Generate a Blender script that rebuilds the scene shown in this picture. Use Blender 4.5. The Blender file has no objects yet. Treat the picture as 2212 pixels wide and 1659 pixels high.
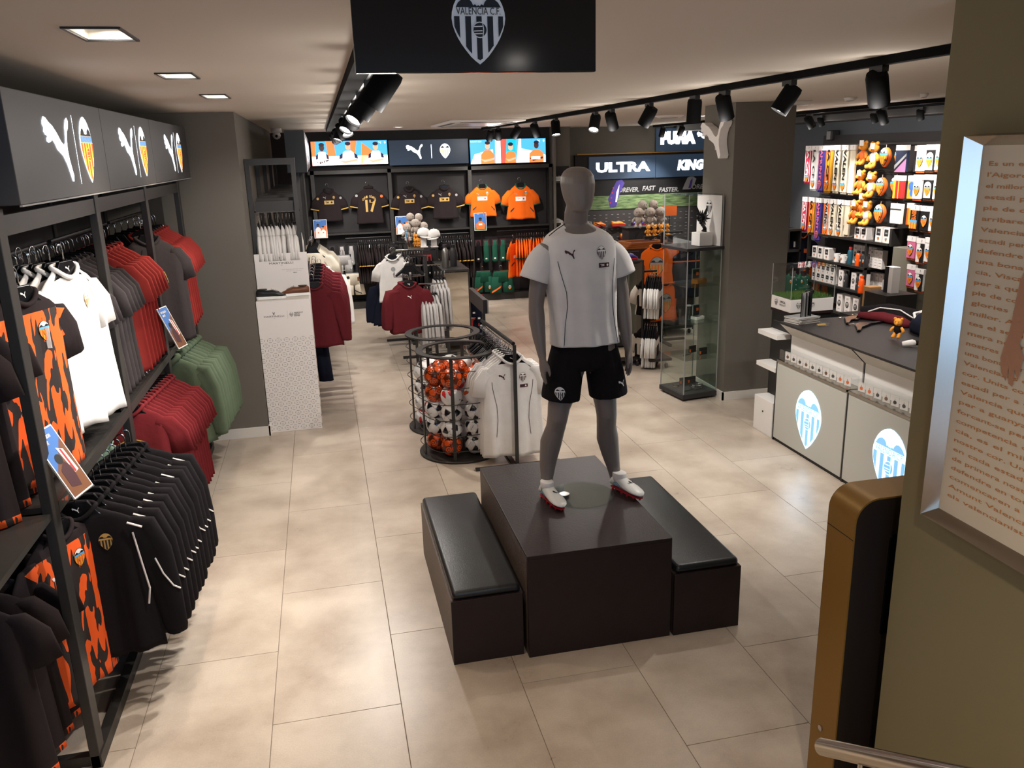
import bpy, bmesh, math, random
from math import sin, cos, pi, sqrt, radians, atan2, hypot
from mathutils import Vector, Matrix
from mathutils.bvhtree import BVHTree
from mathutils.geometry import tessellate_polygon

S = bpy.context.scene
COL = S.collection
# ------------------------------------------------------------------ camera
F_PX, YAW, PITCH, ROLL, EYE = 1783.92, 0.217434, 0.274264, -0.0278604, 2.52
fw = Vector((sin(YAW)*cos(PITCH), cos(YAW)*cos(PITCH), -sin(PITCH)))
rt = Vector((cos(YAW), -sin(YAW), 0)); upv = rt.cross(fw)
r2 = cos(ROLL)*rt + sin(ROLL)*upv; u2 = -sin(ROLL)*rt + cos(ROLL)*upv
cam = bpy.data.cameras.new('camera'); cam.sensor_width = 36; cam.lens = F_PX/2212*36; cam.clip_start = .05
cam_o = bpy.data.objects.new('camera', cam); COL.objects.link(cam_o)
cam_o.matrix_world = Matrix((( r2.x, u2.x, -fw.x, 0), (r2.y, u2.y, -fw.y, 0), (r2.z, u2.z, -fw.z, EYE), (0, 0, 0, 1)))
S.camera = cam_o
# ------------------------------------------------------------------ world, exposure
S.cycles.transparent_max_bounces = 40
S.view_settings.view_transform = 'Standard'; S.view_settings.look = 'None'
S.view_settings.exposure = 0.52; S.view_settings.gamma = 1; S.view_settings.use_curve_mapping = False
W = bpy.data.worlds.new('world'); S.world = W; W.use_nodes = True
W.node_tree.nodes['Background'].inputs[0].default_value = (.55, .72, 1, 1)
W.node_tree.nodes['Background'].inputs[1].default_value = .6
WARM = (1, .80, .58); NEUT = (1, .945, .885); COOL = (.80, .90, 1)
def light(name, kind, loc, power, color=NEUT, aim=None, size=.08, angle=75, blend=.6, parent=None):
    l = bpy.data.lights.new(name, kind); l.energy = power; l.color = color
    if kind == 'AREA': l.size = size
    else: l.shadow_soft_size = size
    if kind == 'SPOT': l.spot_size = radians(angle); l.spot_blend = blend
    o = bpy.data.objects.new(name, l); COL.objects.link(o); o.location = loc
    if aim is not None:
        o.rotation_euler = (Vector(aim)-Vector(loc)).to_track_quat('-Z', 'Y').to_euler()
    if parent: o.parent = parent
    return o
# ------------------------------------------------------------------ materials
def lin(c):
    r = []
    for x in c:
        x /= 255
        r.append(x/12.92 if x <= .04045 else ((x+.055)/1.055)**2.4)
    return tuple(r)
MATS = {}
def mk(name, rgb, rough=.6, metal=0, spec=.5, emit=0, trans=0, bump=0, bscale=60, var=0, vscale=3, alpha=1, coat=0, ior=1.45):
    m = bpy.data.materials.new(name); m.use_nodes = True; nt = m.node_tree; b = nt.nodes['Principled BSDF']
    c = lin(rgb)+(1,)
    b.inputs['Base Color'].default_value = c; b.inputs['Roughness'].default_value = rough
    b.inputs['Metallic'].default_value = metal; b.inputs['Specular IOR Level'].default_value = spec; b.inputs['IOR'].default_value = ior
    if trans: b.inputs['Transmission Weight'].default_value = trans
    if coat: b.inputs['Coat Weight'].default_value = coat
    if alpha < 1: b.inputs['Alpha'].default_value = alpha
    if emit: b.inputs['Emission Color'].default_value = c; b.inputs['Emission Strength'].default_value = emit
    if bump or var:
        tc = nt.nodes.new('ShaderNodeTexCoord')
        if var:
            n = nt.nodes.new('ShaderNodeTexNoise'); n.inputs['Scale'].default_value = vscale; n.inputs['Detail'].default_value = 6
            nt.links.new(tc.outputs['Object'], n.inputs['Vector'])
            mx = nt.nodes.new('ShaderNodeMix'); mx.data_type = 'RGBA'
            mx.inputs[6].default_value = tuple(x*(1-var) for x in c[:3])+(1,); mx.inputs[7].default_value = tuple(min(1, x*(1+var)) for x in c[:3])+(1,)
            nt.links.new(n.outputs['Fac'], mx.inputs[0]); nt.links.new(mx.outputs[2], b.inputs['Base Color'])
        if bump:
            n2 = nt.nodes.new('ShaderNodeTexNoise'); n2.inputs['Scale'].default_value = bscale; n2.inputs['Detail'].default_value = 3
            nt.links.new(tc.outputs['Object'], n2.inputs['Vector'])
            bp = nt.nodes.new('ShaderNodeBump'); bp.inputs['Strength'].default_value = bump; bp.inputs['Distance'].default_value = .01
            nt.links.new(n2.outputs['Fac'], bp.inputs['Height']); nt.links.new(bp.outputs['Normal'], b.inputs['Normal'])
    MATS[name] = m; return m
def fab(name, rgb, bump=.35, var=.12, sc=9): return mk(name, rgb, .9, 0, .15, bump=bump, bscale=14, var=var, vscale=sc)
mk('wall_grey', (108,103,95), .85, bump=.05, bscale=200, var=.05)
mk('wall_dark', (58,56,56), .8, var=.08)
mk('wall_olive', (136,126,94), .8, bump=.05, bscale=220, var=.04, vscale=1.5)
mk('wall_black', (36,33,34), .7, var=.1)
mk('wall_shade', (78,82,88), .8)
mk('ceiling_paint', (204,192,178), .9, var=.03, vscale=.8)
mk('skirting', (222,217,210), .5)
mk('grout', (120,108,96), .9)
mk('steel_dark', (62,60,58), .45, .55, var=.12, vscale=12)
mk('steel_black', (30,29,30), .4, .3)
mk('black_paint', (24,24,25), .45)
mk('matt_black', (15,15,16), .85, spec=.12)
mk('black_gloss', (12,13,16), .12, 0, .5)
mk('plastic_black', (16,16,18), .22)
mk('chrome', (205,205,205), .12, 1)
mk('brushed', (165,160,150), .25, 1, bump=.05, bscale=400)
mk('satin_steel', (190,182,170), .2, 1)
mk('white_gloss', (235,232,228), .3)
mk('white_card', (236,230,226), .55)
mk('white_shade', (206,200,190), .5)
mk('panel_white', (190,190,182), .35)
mk('mannequin_grey', (122,113,107), .42, spec=.4)
mk('worktop_black', (36,33,34), .5)
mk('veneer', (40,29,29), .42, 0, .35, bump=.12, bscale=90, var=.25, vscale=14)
mk('veneer_lit', (84,70,62), .5, 0, .5, bump=.3, bscale=70, var=.3, vscale=30)  # lighter copy of veneer: light on the left sides put into the colour
mk('leather', (30,32,34), .33, 0, .5, bump=.12, bscale=160)
def pane(name, rgb, k, rough=.03):   # thin clear sheet : see-through with a fresnel reflection
    m = bpy.data.materials.new(name); m.use_nodes = True; nt = m.node_tree; N = nt.nodes; L = nt.links; out = N['Material Output']; N.remove(N['Principled BSDF'])
    t = N.new('ShaderNodeBsdfTransparent'); t.inputs[0].default_value = tuple(x/255 for x in rgb)+(1,); g = N.new('ShaderNodeBsdfGlossy'); g.inputs['Roughness'].default_value = rough
    w = N.new('ShaderNodeLayerWeight'); w.inputs[0].default_value = .5; p = N.new('ShaderNodeMath'); p.operation = 'POWER'; p.inputs[1].default_value = 4; L.new(w.outputs['Facing'], p.inputs[0]); f = N.new('ShaderNodeMath'); f.operation = 'MULTIPLY_ADD'; f.inputs[1].default_value = .5; f.inputs[2].default_value = k; L.new(p.outputs[0], f.inputs[0]); mx = N.new('ShaderNodeMixShader'); L.new(f.outputs[0], mx.inputs[0]); L.new(t.outputs[0], mx.inputs[1]); L.new(g.outputs[0], mx.inputs[2]); L.new(mx.outputs[0], out.inputs[0]); MATS[name] = m
pane('glass_clear', (238,247,243), .035); pane('glass_green', (232,241,237), .05); pane('acrylic', (250,252,252), .04)
mk('mirror', (215,208,200), .03, 1)
mk('gold_paint', (150,112,48), .38, .35, bump=.03, bscale=300)
mk('kiosk_black', (40,33,30), .35)
mk('emit_white', (255,252,245), emit=9)
mk('emit_lamp', (255,248,238), emit=40)
mk('daylight_pane', (150,200,255), emit=1.8)
mk('emit_logo', (235,245,255), emit=2.2)
mk('emit_ice', (190,232,255), emit=1.3)
mk('emit_ice2', (116,168,208), emit=.8)
mk('emit_ice3', (150,205,240), emit=1.0)
mk('emit_yel', (255,190,70), emit=1.1); mk('emit_red', (225,90,40), emit=1.0); mk('emit_blue', (90,150,210), emit=1.0)
mk('sign_face', (66,65,66), .5, .0, bump=.03, bscale=300)
mk('sign_navy', (46,60,78), .35, emit=.35)
mk('lamp_reflector', (236,226,208), .3, .3, emit=.12)
for n, c in dict(white=(226,222,218), cream=(222,212,195), black=(26,23,25), charcoal=(58,53,54), red=(112,36,40), maroon=(96,32,38), green=(90,104,84), mint=(150,176,154), grey=(176,172,170), navy=(24,27,42), orange=(240,104,26), dkgreen=(34,84,66), gold=(200,160,80), kit_black=(40,33,34), redor=(146,50,46), plum=(56,28,34)).items():
    fab('f_'+n, c)
for n, c in dict(white=(240,238,234), black=(20,20,22), grey=(130,128,126), orange=(236,110,40), red=(196,44,44), crimson=(205,40,80), yellow=(246,176,50), blue=(60,110,180), sky=(90,170,225), teal=(30,160,190), navy=(24,34,60), purple=(70,54,140), gold=(196,158,86), brown=(110,66,34), skin=(190,140,110), skin2=(84,56,44), pink=(214,110,150), green=(60,120,60), text=(60,60,62), plum=(64,26,34), cardboard=(150,112,72), orange_text=(206,140,84), paper=(226,214,190), silver=(150,150,150), dk=(46,44,46)).items():
    mk('p_'+n, c, .55)
for n, c in dict(sky=(70,160,225), orange=(240,120,60), white=(255,250,250), teal=(20,165,190), skin=(220,160,130), skin2=(60,40,36), black=(30,28,40), red=(200,80,70), blue=(40,110,210), navy=(20,26,60)).items():
    mk('s_'+n, c, .4, emit=1.15)
mk('rubber_red', (170,30,40), .4)
mk('leather_white', (222,222,216), .35)
mk('leather_brown', (110,62,36), .45)
mk('plush_yellow', (238,160,60), .95, bump=.5, bscale=80)
mk('plush_grey', (172,160,150), .98, bump=.9, bscale=60)
mk('wood', (150,88,42), .35, bump=.1, bscale=30, var=.25, vscale=8)
mk('steel_bottle', (150,146,142), .3, .9)
mk('bottle_orange', (236,84,20), .35)
mk('bottle_teal', (34,84,100), .35)
mk('ball_white', (232,228,224), .22, coat=.3); mk('ball_black', (24,24,28), .22, coat=.3); mk('ball_orange', (226,86,24), .22, coat=.3)
mk('ball_brown', (96,38,16), .22, coat=.3); mk('ball_red', (200,44,50), .22, coat=.3); mk('ball_seam', (110,106,104), .4)
mk('gold_foil', (200,130,30), .25, .9, bump=.6, bscale=120)

# floor tile material : stone-look porcelain, blotches in world space
def floor_mat():
    m = bpy.data.materials.new('porcelain_tile'); m.use_nodes = True; nt = m.node_tree; N = nt.nodes; L = nt.links; b = N['Principled BSDF']
    g = N.new('ShaderNodeNewGeometry'); n1 = N.new('ShaderNodeTexNoise'); n1.inputs['Scale'].default_value = 2.1; n1.inputs['Detail'].default_value = 9; n1.inputs['Roughness'].default_value = .62
    L.new(g.outputs['Position'], n1.inputs['Vector'])
    r = N.new('ShaderNodeValToRGB'); r.color_ramp.elements[0].position = .36; r.color_ramp.elements[1].position = .62
    r.color_ramp.elements[0].color = lin((176,160,144))+(1,); r.color_ramp.elements[1].color = lin((202,188,172))+(1,)
    L.new(n1.outputs['Fac'], r.inputs[0])
    n2 = N.new('ShaderNodeTexNoise'); n2.inputs['Scale'].default_value = 120; n2.inputs['Detail'].default_value = 3; L.new(g.outputs['Position'], n2.inputs['Vector'])
    oi = N.new('ShaderNodeObjectInfo'); mr = N.new('ShaderNodeMapRange'); mr.inputs[3].default_value = .93; mr.inputs[4].default_value = 1.03
    L.new(oi.outputs['Random'], mr.inputs[0])
    mm = N.new('ShaderNodeVectorMath'); mm.operation = 'SCALE'; L.new(r.outputs[0], mm.inputs[0]); L.new(mr.outputs[0], mm.inputs[3])
    mx = N.new('ShaderNodeMix'); mx.data_type = 'RGBA'; mx.blend_type = 'MULTIPLY'; mx.inputs[0].default_value = .22
    L.new(mm.outputs[0], mx.inputs[6]); L.new(n2.outputs['Fac'], mx.inputs[7]); L.new(mx.outputs[2], b.inputs['Base Color'])
    m3 = N.new('ShaderNodeMapRange'); m3.inputs[3].default_value = .2; m3.inputs[4].default_value = .42; L.new(n1.outputs['Fac'], m3.inputs[0]); L.new(m3.outputs[0], b.inputs['Roughness'])
    bp = N.new('ShaderNodeBump'); bp.inputs['Strength'].default_value = .06; bp.inputs['Distance'].default_value = .004; L.new(n2.outputs['Fac'], bp.inputs['Height']); L.new(bp.outputs['Normal'], b.inputs['Normal'])
    MATS['porcelain'] = m
floor_mat()
def flame_mat():   # orange/black brushed kit print, drawn in object space
    m = bpy.data.materials.new('kit_orange_black'); m.use_nodes = True; nt = m.node_tree; N = nt.nodes; L = nt.links; b = N['Principled BSDF']
    tc = N.new('ShaderNodeTexCoord'); mp = N.new('ShaderNodeMapping'); mp.inputs['Scale'].default_value = (26, 0.0, 6.5); L.new(tc.outputs['Object'], mp.inputs[0])
    n = N.new('ShaderNodeTexNoise'); n.inputs['Scale'].default_value = 1.0; n.inputs['Detail'].default_value = 1.5; n.inputs['Distortion'].default_value = .5; L.new(mp.outputs[0], n.inputs['Vector'])
    r = N.new('ShaderNodeValToRGB'); r.color_ramp.interpolation = 'CONSTANT'; r.color_ramp.elements[0].color = lin((38,28,26))+(1,); r.color_ramp.elements[1].position = .49; r.color_ramp.elements[1].color = lin((244,92,20))+(1,)
    L.new(n.outputs['Fac'], r.inputs[0]); L.new(r.outputs[0], b.inputs['Base Color']); b.inputs['Roughness'].default_value = .85; MATS['kit_flame'] = m
flame_mat()
def turf_mat():
    m = bpy.data.materials.new('pitch_print'); m.use_nodes = True; nt = m.node_tree; N = nt.nodes; L = nt.links; b = N['Principled BSDF']
    tc = N.new('ShaderNodeTexCoord'); mp = N.new('ShaderNodeMapping'); mp.inputs['Scale'].default_value = (4, 4, 26); L.new(tc.outputs['Object'], mp.inputs[0])
    n = N.new('ShaderNodeTexNoise'); n.inputs['Scale'].default_value = 1.6; n.inputs['Detail'].default_value = 8; L.new(mp.outputs[0], n.inputs['Vector'])
    r = N.new('ShaderNodeValToRGB'); r.color_ramp.elements[0].position = .3; r.color_ramp.elements[1].position = .72; r.color_ramp.elements[0].color = lin((52,76,44))+(1,); r.color_ramp.elements[1].color = lin((132,156,104))+(1,)
    L.new(n.outputs['Fac'], r.inputs[0]); L.new(r.outputs[0], b.inputs['Base Color']); b.inputs['Roughness'].default_value = .6; MATS['pitch'] = m
turf_mat()
# ------------------------------------------------------------------ mesh helper
class M:
    def __init__(s): s.v = []; s.f = []; s.k = []; s.names = []
    def mi(s, m):
        if m not in s.names: s.names.append(m)
        return s.names.index(m)
    def add(s, vs, fs, m):
        b = len(s.v); s.v += [tuple(x) for x in vs]; i = s.mi(m)
        for f in fs: s.f.append([b+j for j in f]); s.k.append(i)
        return s
    def box(s, x0, x1, y0, y1, z0, z1, m):
        if x0 > x1: x0, x1 = x1, x0
        if y0 > y1: y0, y1 = y1, y0
        if z0 > z1: z0, z1 = z1, z0
        return s.add([(x0,y0,z0),(x1,y0,z0),(x1,y1,z0),(x0,y1,z0),(x0,y0,z1),(x1,y0,z1),(x1,y1,z1),(x0,y1,z1)],
              [(0,3,2,1),(4,5,6,7),(0,1,5,4),(1,2,6,5),(2,3,7,6),(3,0,4,7)], m)
    def rings(s, R, m, cap=(True, True), close=False):
        n = len(R[0]); vs = [p for r in R for p in r]; fs = []
        K = len(R)
        for i in range(K if close else K-1):
            a = i*n; b = ((i+1) % K)*n
            for j in range(n): fs.append((a+j, a+(j+1) % n, b+(j+1) % n, b+j))
        if cap[0] and not close: fs.append(tuple(range(n-1, -1, -1)))
        if cap[1] and not close: fs.append(tuple(range((K-1)*n, K*n)))
        return s.add(vs, fs, m)
    def tube(s, path, r, m, n=8, close=False):
        P = [Vector(p) for p in path]; R = []; ref = None; K = len(P)
        for i, p in enumerate(P):
            if close: t = P[(i+1) % K]-P[i-1]
            else: t = P[min(i+1, K-1)]-P[max(i-1, 0)]
            t.normalize()
            if ref is None: ref = Vector((0,0,1)) if abs(t.z) < .9 else Vector((1,0,0))
            a = t.cross(ref)
            if a.length < 1e-5: ref = Vector((0,1,0)); a = t.cross(ref)
            a.normalize(); b = a.cross(t); ref = b.copy()
            rr = r[i] if isinstance(r, (list, tuple)) else r
            R.append([p+rr*(cos(2*pi*j/n)*a+sin(2*pi*j/n)*b) for j in range(n)])
        return s.rings(R, m, close=close)
    def cyl(s, a, b, r, m, n=12, r2=None): return s.tube([a, b], [r, r if r2 is None else r2], m, n)
    def lathe(s, prof, c, m, n=20, axis='z'):
        R = []
        for r, z in prof:
            ring = []
            for j in range(n):
                x, y = r*cos(2*pi*j/n), r*sin(2*pi*j/n)
                ring.append((c[0]+x, c[1]+y, c[2]+z) if axis == 'z' else (c[0]+x, c[1]-z, c[2]+y))
            R.append(ring)
        if prof[0][0] > .004:
            return s.rings(R if R[0] != R[-1] else R[:-1], m, close=True)
        return s.rings(R, m)
    def ball(s, c, r, m, n=12, sc=(1,1,1)):
        R = []
        for i in range(n//2+1):
            a = max(.02, min(pi-.02, pi*i/(n//2)))
            R.append([(c[0]+r*sc[0]*sin(a)*cos(2*pi*j/n), c[1]+r*sc[1]*sin(a)*sin(2*pi*j/n), c[2]-r*sc[2]*cos(a)) for j in range(n)])
        return s.rings(R, m)
    def prism(s, pts, a, b, m, plane='xz'):
        """extrude 2-D outline; plane xz -> along y, xy -> along z, yz -> along x"""
        f = {'xz': lambda p, t: (p[0], t, p[1]), 'xy': lambda p, t: (p[0], p[1], t), 'yz': lambda p, t: (t, p[0], p[1])}[plane]
        n = len(pts); vs = [f(p, a) for p in pts]+[f(p, b) for p in pts]
        fs = [(i, (i+1) % n, n+(i+1) % n, n+i) for i in range(n)]+[tuple(range(n-1, -1, -1)), tuple(range(n, 2*n))]
        return s.add(vs, fs, m)
    def xf(s, mat, start=0):
        for i in range(start, len(s.v)): s.v[i] = tuple(mat @ Vector(s.v[i]))
        return s
    def build(s, name, parent=None, smooth=False, bevel=0, off=None, loc=None, rz=0, fix=True, **kw):
        me = bpy.data.meshes.new(name)
        vs = s.v if off is None else [(x-off[0], y-off[1], z-off[2]) for x, y, z in s.v]
        me.from_pydata(vs, [], s.f)
        for n in s.names: me.materials.append(MATS[n])
        me.polygons.foreach_set('material_index', s.k)
        if smooth: me.polygons.foreach_set('use_smooth', [True]*len(s.f))
        me.update()
        if fix:
            b = bmesh.new(); b.from_mesh(me); bmesh.ops.recalc_face_normals(b, faces=b.faces); b.to_mesh(me); b.free()
        o = bpy.data.objects.new(name, me); COL.objects.link(o)
        if bevel:
            md = o.modifiers.new('bevel', 'BEVEL'); md.width = bevel; md.segments = 2; md.limit_method = 'ANGLE'
        if smooth == 'auto':
            md = o.modifiers.new('split', 'EDGE_SPLIT'); md.split_angle = radians(40)
        if parent is not None: o.parent = parent
        if loc is not None: o.location = loc
        if rz: o.rotation_euler = (0, 0, rz)
        for k, v in kw.items(): o[{'cat': 'category'}.get(k, k)] = v
        return o
def thing(name, label, cat, loc=(0,0,0), rz=0, group=None):
    o = bpy.data.objects.new(name, None); COL.objects.link(o); o.location = loc; o.rotation_euler = (0,0,rz); o.empty_display_size = .1
    o['label'] = label; o['category'] = cat
    if group: o['group'] = group
    return o
def dup(root, loc=None, rz=None, label=None, group=None):
    def cp(o, par):
        c = o.copy(); COL.objects.link(c)
        if par is not None: c.parent = par
        for ch in KIDS.get(o.name, None) or [x for x in o.children]: cp(ch, c)
        return c
    r = cp(root, None)
    if loc is not None: r.location = loc
    if rz is not None: r.rotation_euler = (0, 0, rz)
    if label: r['label'] = label
    if group: r['group'] = group
    return r
KIDS = {}
ORD = ['first','second','third','fourth','fifth','sixth','seventh','eighth','ninth','tenth','eleventh','twelfth','thirteenth','fourteenth','fifteenth','sixteenth','seventeenth','eighteenth','nineteenth','twentieth']
# ------------------------------------------------------------------ flat artwork : lists of (points, material, layer)
def circ(x, y, r, n=20, ry=None): return [(x+r*cos(2*pi*i/n), y+(ry or r)*sin(2*pi*i/n)) for i in range(n)]
def rect(x0, y0, x1, y1): return [(x0,y0),(x1,y0),(x1,y1),(x0,y1)]
_P = [(1447,340),(1460,328),(1480,330),(1500,342),(1530,353),(1560,373),(1590,400),(1612,411),(1626,402),(1634,384),(1643,352),(1658,330),(1678,321),(1689,333),(1679,354),(1660,368),(1648,395),(1642,425),(1645,455),(1655,485),(1664,510),(1656,529),(1641,528),(1628,500),(1612,472),(1588,446),(1562,434),(1542,426),(1528,408),(1510,396),(1496,402),(1476,406),(1460,402),(1462,392),(1474,386),(1455,382),(1444,372),(1452,362),(1442,352)]
PUMA = [((x-1567)/245, (425-y)/245) for x, y in _P]        # about 1 wide, centred
def puma(x, y, w, m, lay=1, flip=False): return [([(x+(-px if flip else px)*w, y+py*w) for px, py in PUMA], m, lay)]
_HW = [(0,.05),(.02,.13),(.05,.22),(.10,.31),(.17,.39),(.25,.45),(.34,.49),(.42,.5),(.5,.485),(.58,.45),(.66,.4),(.74,.335),(.82,.255),(.9,.165),(.96,.075),(1,0.0)]
def hw(v):
    for (a, p), (b, q) in zip(_HW, _HW[1:]):
        if a <= v <= b: return p+(q-p)*(v-a)/(b-a)
    return 0
def vlow(x):
    v = 1.0
    while hw(v) < abs(x) and v > .3: v -= .005
    return v
def outline(k=1.0): return [(hw(v)*k, v) for v, _ in _HW]+[(-hw(v)*k, v) for v, _ in reversed(_HW)]
def crest(cx, cy, h, base, dark, band=None, txt=None, stripe=None, field=None, ball=True, top=None, lay=1, text='VALENCIA C.F.', txtm=None):
    """cx,cy centre, h height. base outline colour, dark wings, stripes"""
    H = h/1.36; A = []
    def T(pts): return [(cx+x*H, cy+h/2-v*h) for x, v in pts]
    A.append((T(outline()), base, lay))
    if field:  # inner shield in another colour
        A.append((T([(x*.93, .02+v*.955) for x, v in outline()]), field, lay+1))
    if top:
        A.append((T([(x*.93, .02+v*.955) for x, v in outline() if v <= .28]), top, lay+2))
    for s in (1, -1):
        A.append((T([(s*x, v) for x, v in [(.42,.285),(.37,.225),(.31,.19),(.24,.172),(.165,.185),(.12,.22),(.095,.262),(.06,.245),(.03,.268),(0,.258),(0,.285)]]), dark, lay+3))
    b0, b1 = .29, .385
    if band: A.append((T([(-hw(b0)*.93, b0),(hw(b0)*.93, b0),(hw(b1)*.93, b1),(-hw(b1)*.93, b1)]), band, lay+3))
    st = stripe or dark
    for x0, x1 in ((-.455,-.355),(-.25,-.145),(-.045,.055),(.16,.265),(.365,.455)):
        lo = [(x1-(x1-x0)*i/4, min(.965, vlow(x1-(x1-x0)*i/4)-.045)) for i in range(5)]
        if all(v > b1+.03 for _, v in lo[1:-1]): A.append((T([(x0, b1+.01),(x1, b1+.01)]+[(x, max(v, b1+.012)) for x, v in lo]), st, lay+3))
    if ball:
        bc = [(.015+.14*cos(2*pi*i/20), .565+.14/1.36*sin(2*pi*i/20)) for i in range(20)]
        A.append((T(bc), field or base, lay+4)); A.append((T([(.015+(x-.015)*.88, .565+(v-.565)*.88) for x, v in bc]), st, lay+5))
        for dy in (-.04, .015, .05): A.append((T([(-.1,.56+dy),(.06,.555+dy),(.06,.567+dy),(-.1,.572+dy)]), field or base, lay+6))
        A.append((T([(.06,.48),(.075,.48),(.09,.56),(.075,.65),(.06,.65),(.075,.56)]), field or base, lay+6))
    if txt: A.append(('TEXT', text, cx, cy+h/2-.337*h, .095*h, txt, lay+5, .82*H))
    return A
_TX = {}
def text_polys(s, bold=.0):
    key = (s, bold)
    if key not in _TX:
        cu = bpy.data.curves.new('t', 'FONT'); cu.body = s; cu.size = 1; cu.offset = bold; cu.resolution_u = 2
        cu.align_x = 'CENTER'; cu.align_y = 'CENTER'
        o = bpy.data.objects.new('t', cu); me = bpy.data.meshes.new_from_object(o)
        vs = [tuple(v.co) for v in me.vertices]; fs = [tuple(p.vertices) for p in me.polygons]
        bpy.data.objects.remove(o); bpy.data.curves.remove(cu); bpy.data.meshes.remove(me); _TX[key] = (vs, fs)
    return _TX[key]
def txt(s, x, y, size, m, lay=1, width=None, bold=0, shear=0, vert=False):
    return ('TEXT', s, x, y, size, m, lay, width, bold, shear, vert)
def art(name, items, parent, mat=None, eps=.0006, drape=None, split=.03, loc=None, thick=0, **kw):
    """items in a plane: x right, y up -> local (x, -lay*eps, y) i.e. facing -Y; mat applied after"""
    g = M()
    for it in items:
        if it[0] == 'TEXT':
            s, x, y, size, m, lay = it[1:7]; width = it[7] if len(it) > 7 else None; bold = it[8] if len(it) > 8 else 0; sh = it[9] if len(it) > 9 else 0; vert = it[10] if len(it) > 10 else False
            vs, fs = text_polys(s, bold)
            if not vs: continue
            sx = size*1.35
            if width: w0 = max(v[0] for v in vs)-min(v[0] for v in vs); sx = width/w0
            P = [(v[0]*sx+sh*v[1]*size*1.35, v[1]*size*1.35) for v in vs]
            if vert: P = [(b, -a) for a, b in P]
            g.add([(x+a, -lay*eps, y+b) for a, b in P], fs, m)
        else:
            pts, m, lay = it
            if drape or len(pts) > 4:
                tri = tessellate_polygon([[Vector((a, b, 0)) for a, b in pts]])
                vs = [(a, -lay*eps, b) for a, b in pts]
                if drape:
                    tv = list(vs); tf = list(tri)
                    out = []; st = [tuple(tv[i] for i in t) for t in tf]
                    while st:
                        a, b, c = st.pop(); e = [(hypot(a[0]-b[0], a[2]-b[2]), 0), (hypot(b[0]-c[0], b[2]-c[2]), 1), (hypot(c[0]-a[0], c[2]-a[2]), 2)]
                        l, k = max(e)
                        if l > split and len(out)+len(st) < 6000:
                            p = [a, b, c]; q, r, o = p[k], p[(k+1) % 3], p[(k+2) % 3]; mid = tuple((q[i]+r[i])/2 for i in range(3))
                            st += [(q, mid, o), (mid, r, o)]
                        else: out.append((a, b, c))
                    vs = [p for t in out for p in t]; tri = [(3*i, 3*i+1, 3*i+2) for i in range(len(out))]
                g.add(vs, tri, m)
            else: g.add([(a, -lay*eps, b) for a, b in pts], [tuple(range(len(pts)))], m)
    if drape:
        bvh, off = drape
        for i, (x, y, z) in enumerate(g.v):
            h = bvh.ray_cast(Vector((x+off[0], -2, z+off[2])), Vector((0, 1, 0)))
            if h[0] is not None: g.v[i] = (x+off[0], h[0].y+y*1.0-.0015, z+off[2])
            else: g.v[i] = (x+off[0], off[1]+y, z+off[2])
    if thick:
        ys = [p[1] for p in g.v]
    if mat is not None: g.xf(mat)
    return g.build(name, parent, fix=False, loc=loc, **kw)
def bvh_of(g): return BVHTree.FromPolygons([Vector(p) for p in g.v], [tuple(f) for f in g.f])
RX = lambda a: Matrix.Rotation(a, 4, 'X'); RY = lambda a: Matrix.Rotation(a, 4, 'Y'); RZ = lambda a: Matrix.Rotation(a, 4, 'Z'); TR = lambda x, y, z: Matrix.Translation((x, y, z))
# crest colourways
def crest_bw(cx, cy, h, lay=1, text=True): return crest(cx, cy, h, 'p_white', 'p_black', txt='p_black' if text else None, lay=lay, ball=h > .05)
def crest_col(cx, cy, h, lay=1, text=False): return crest(cx, cy, h, 'p_black', 'p_black', band='p_sky', stripe='p_orange', field='p_yellow', top='p_white', ball=h > .08, lay=lay, txt='p_navy' if text else None)
def crest_dark(cx, cy, h, m='p_plum', w='p_white', lay=1): return crest(cx, cy, h, m, m, band=w, stripe=m, field=w, top=None, ball=False, lay=lay)
# ================================================================== SETTING
CEIL = 2.91
def struct(g, name, **kw): return g.build(name, kind='structure', **kw)
# floor : grout bed + one object per tile (running bond .592 x 1.216)
fl = struct(M().box(-1.9, 7.4, .9, 16.2, -.06, -.004, 'grout'), 'floor')
tg = M().box(.001, .591, .001, 1.214, -.02, 0, 'porcelain')
t0 = tg.build('tile', fl, bevel=.0012); nt = 0
X0 = .068*2.52-4*.5925
for i in range(16):
    x = X0+i*.593; 
    off = 1.6*2.52 if i % 2 == 0 else 1.36*2.52
    # columns share the joint phase measured in the photograph
    k0 = -2
    for k in range(-2, 11):
        y = off+k*1.216
        if y < .9 or y > 15.5 or x < -1.9 or x > 7.0: continue
        if x > 4.4 and y < 4: continue
        o = t0 if nt == 0 else t0.copy()
        if nt: COL.objects.link(o); o.parent = fl
        o.location = (x, y, 0); nt += 1
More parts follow.
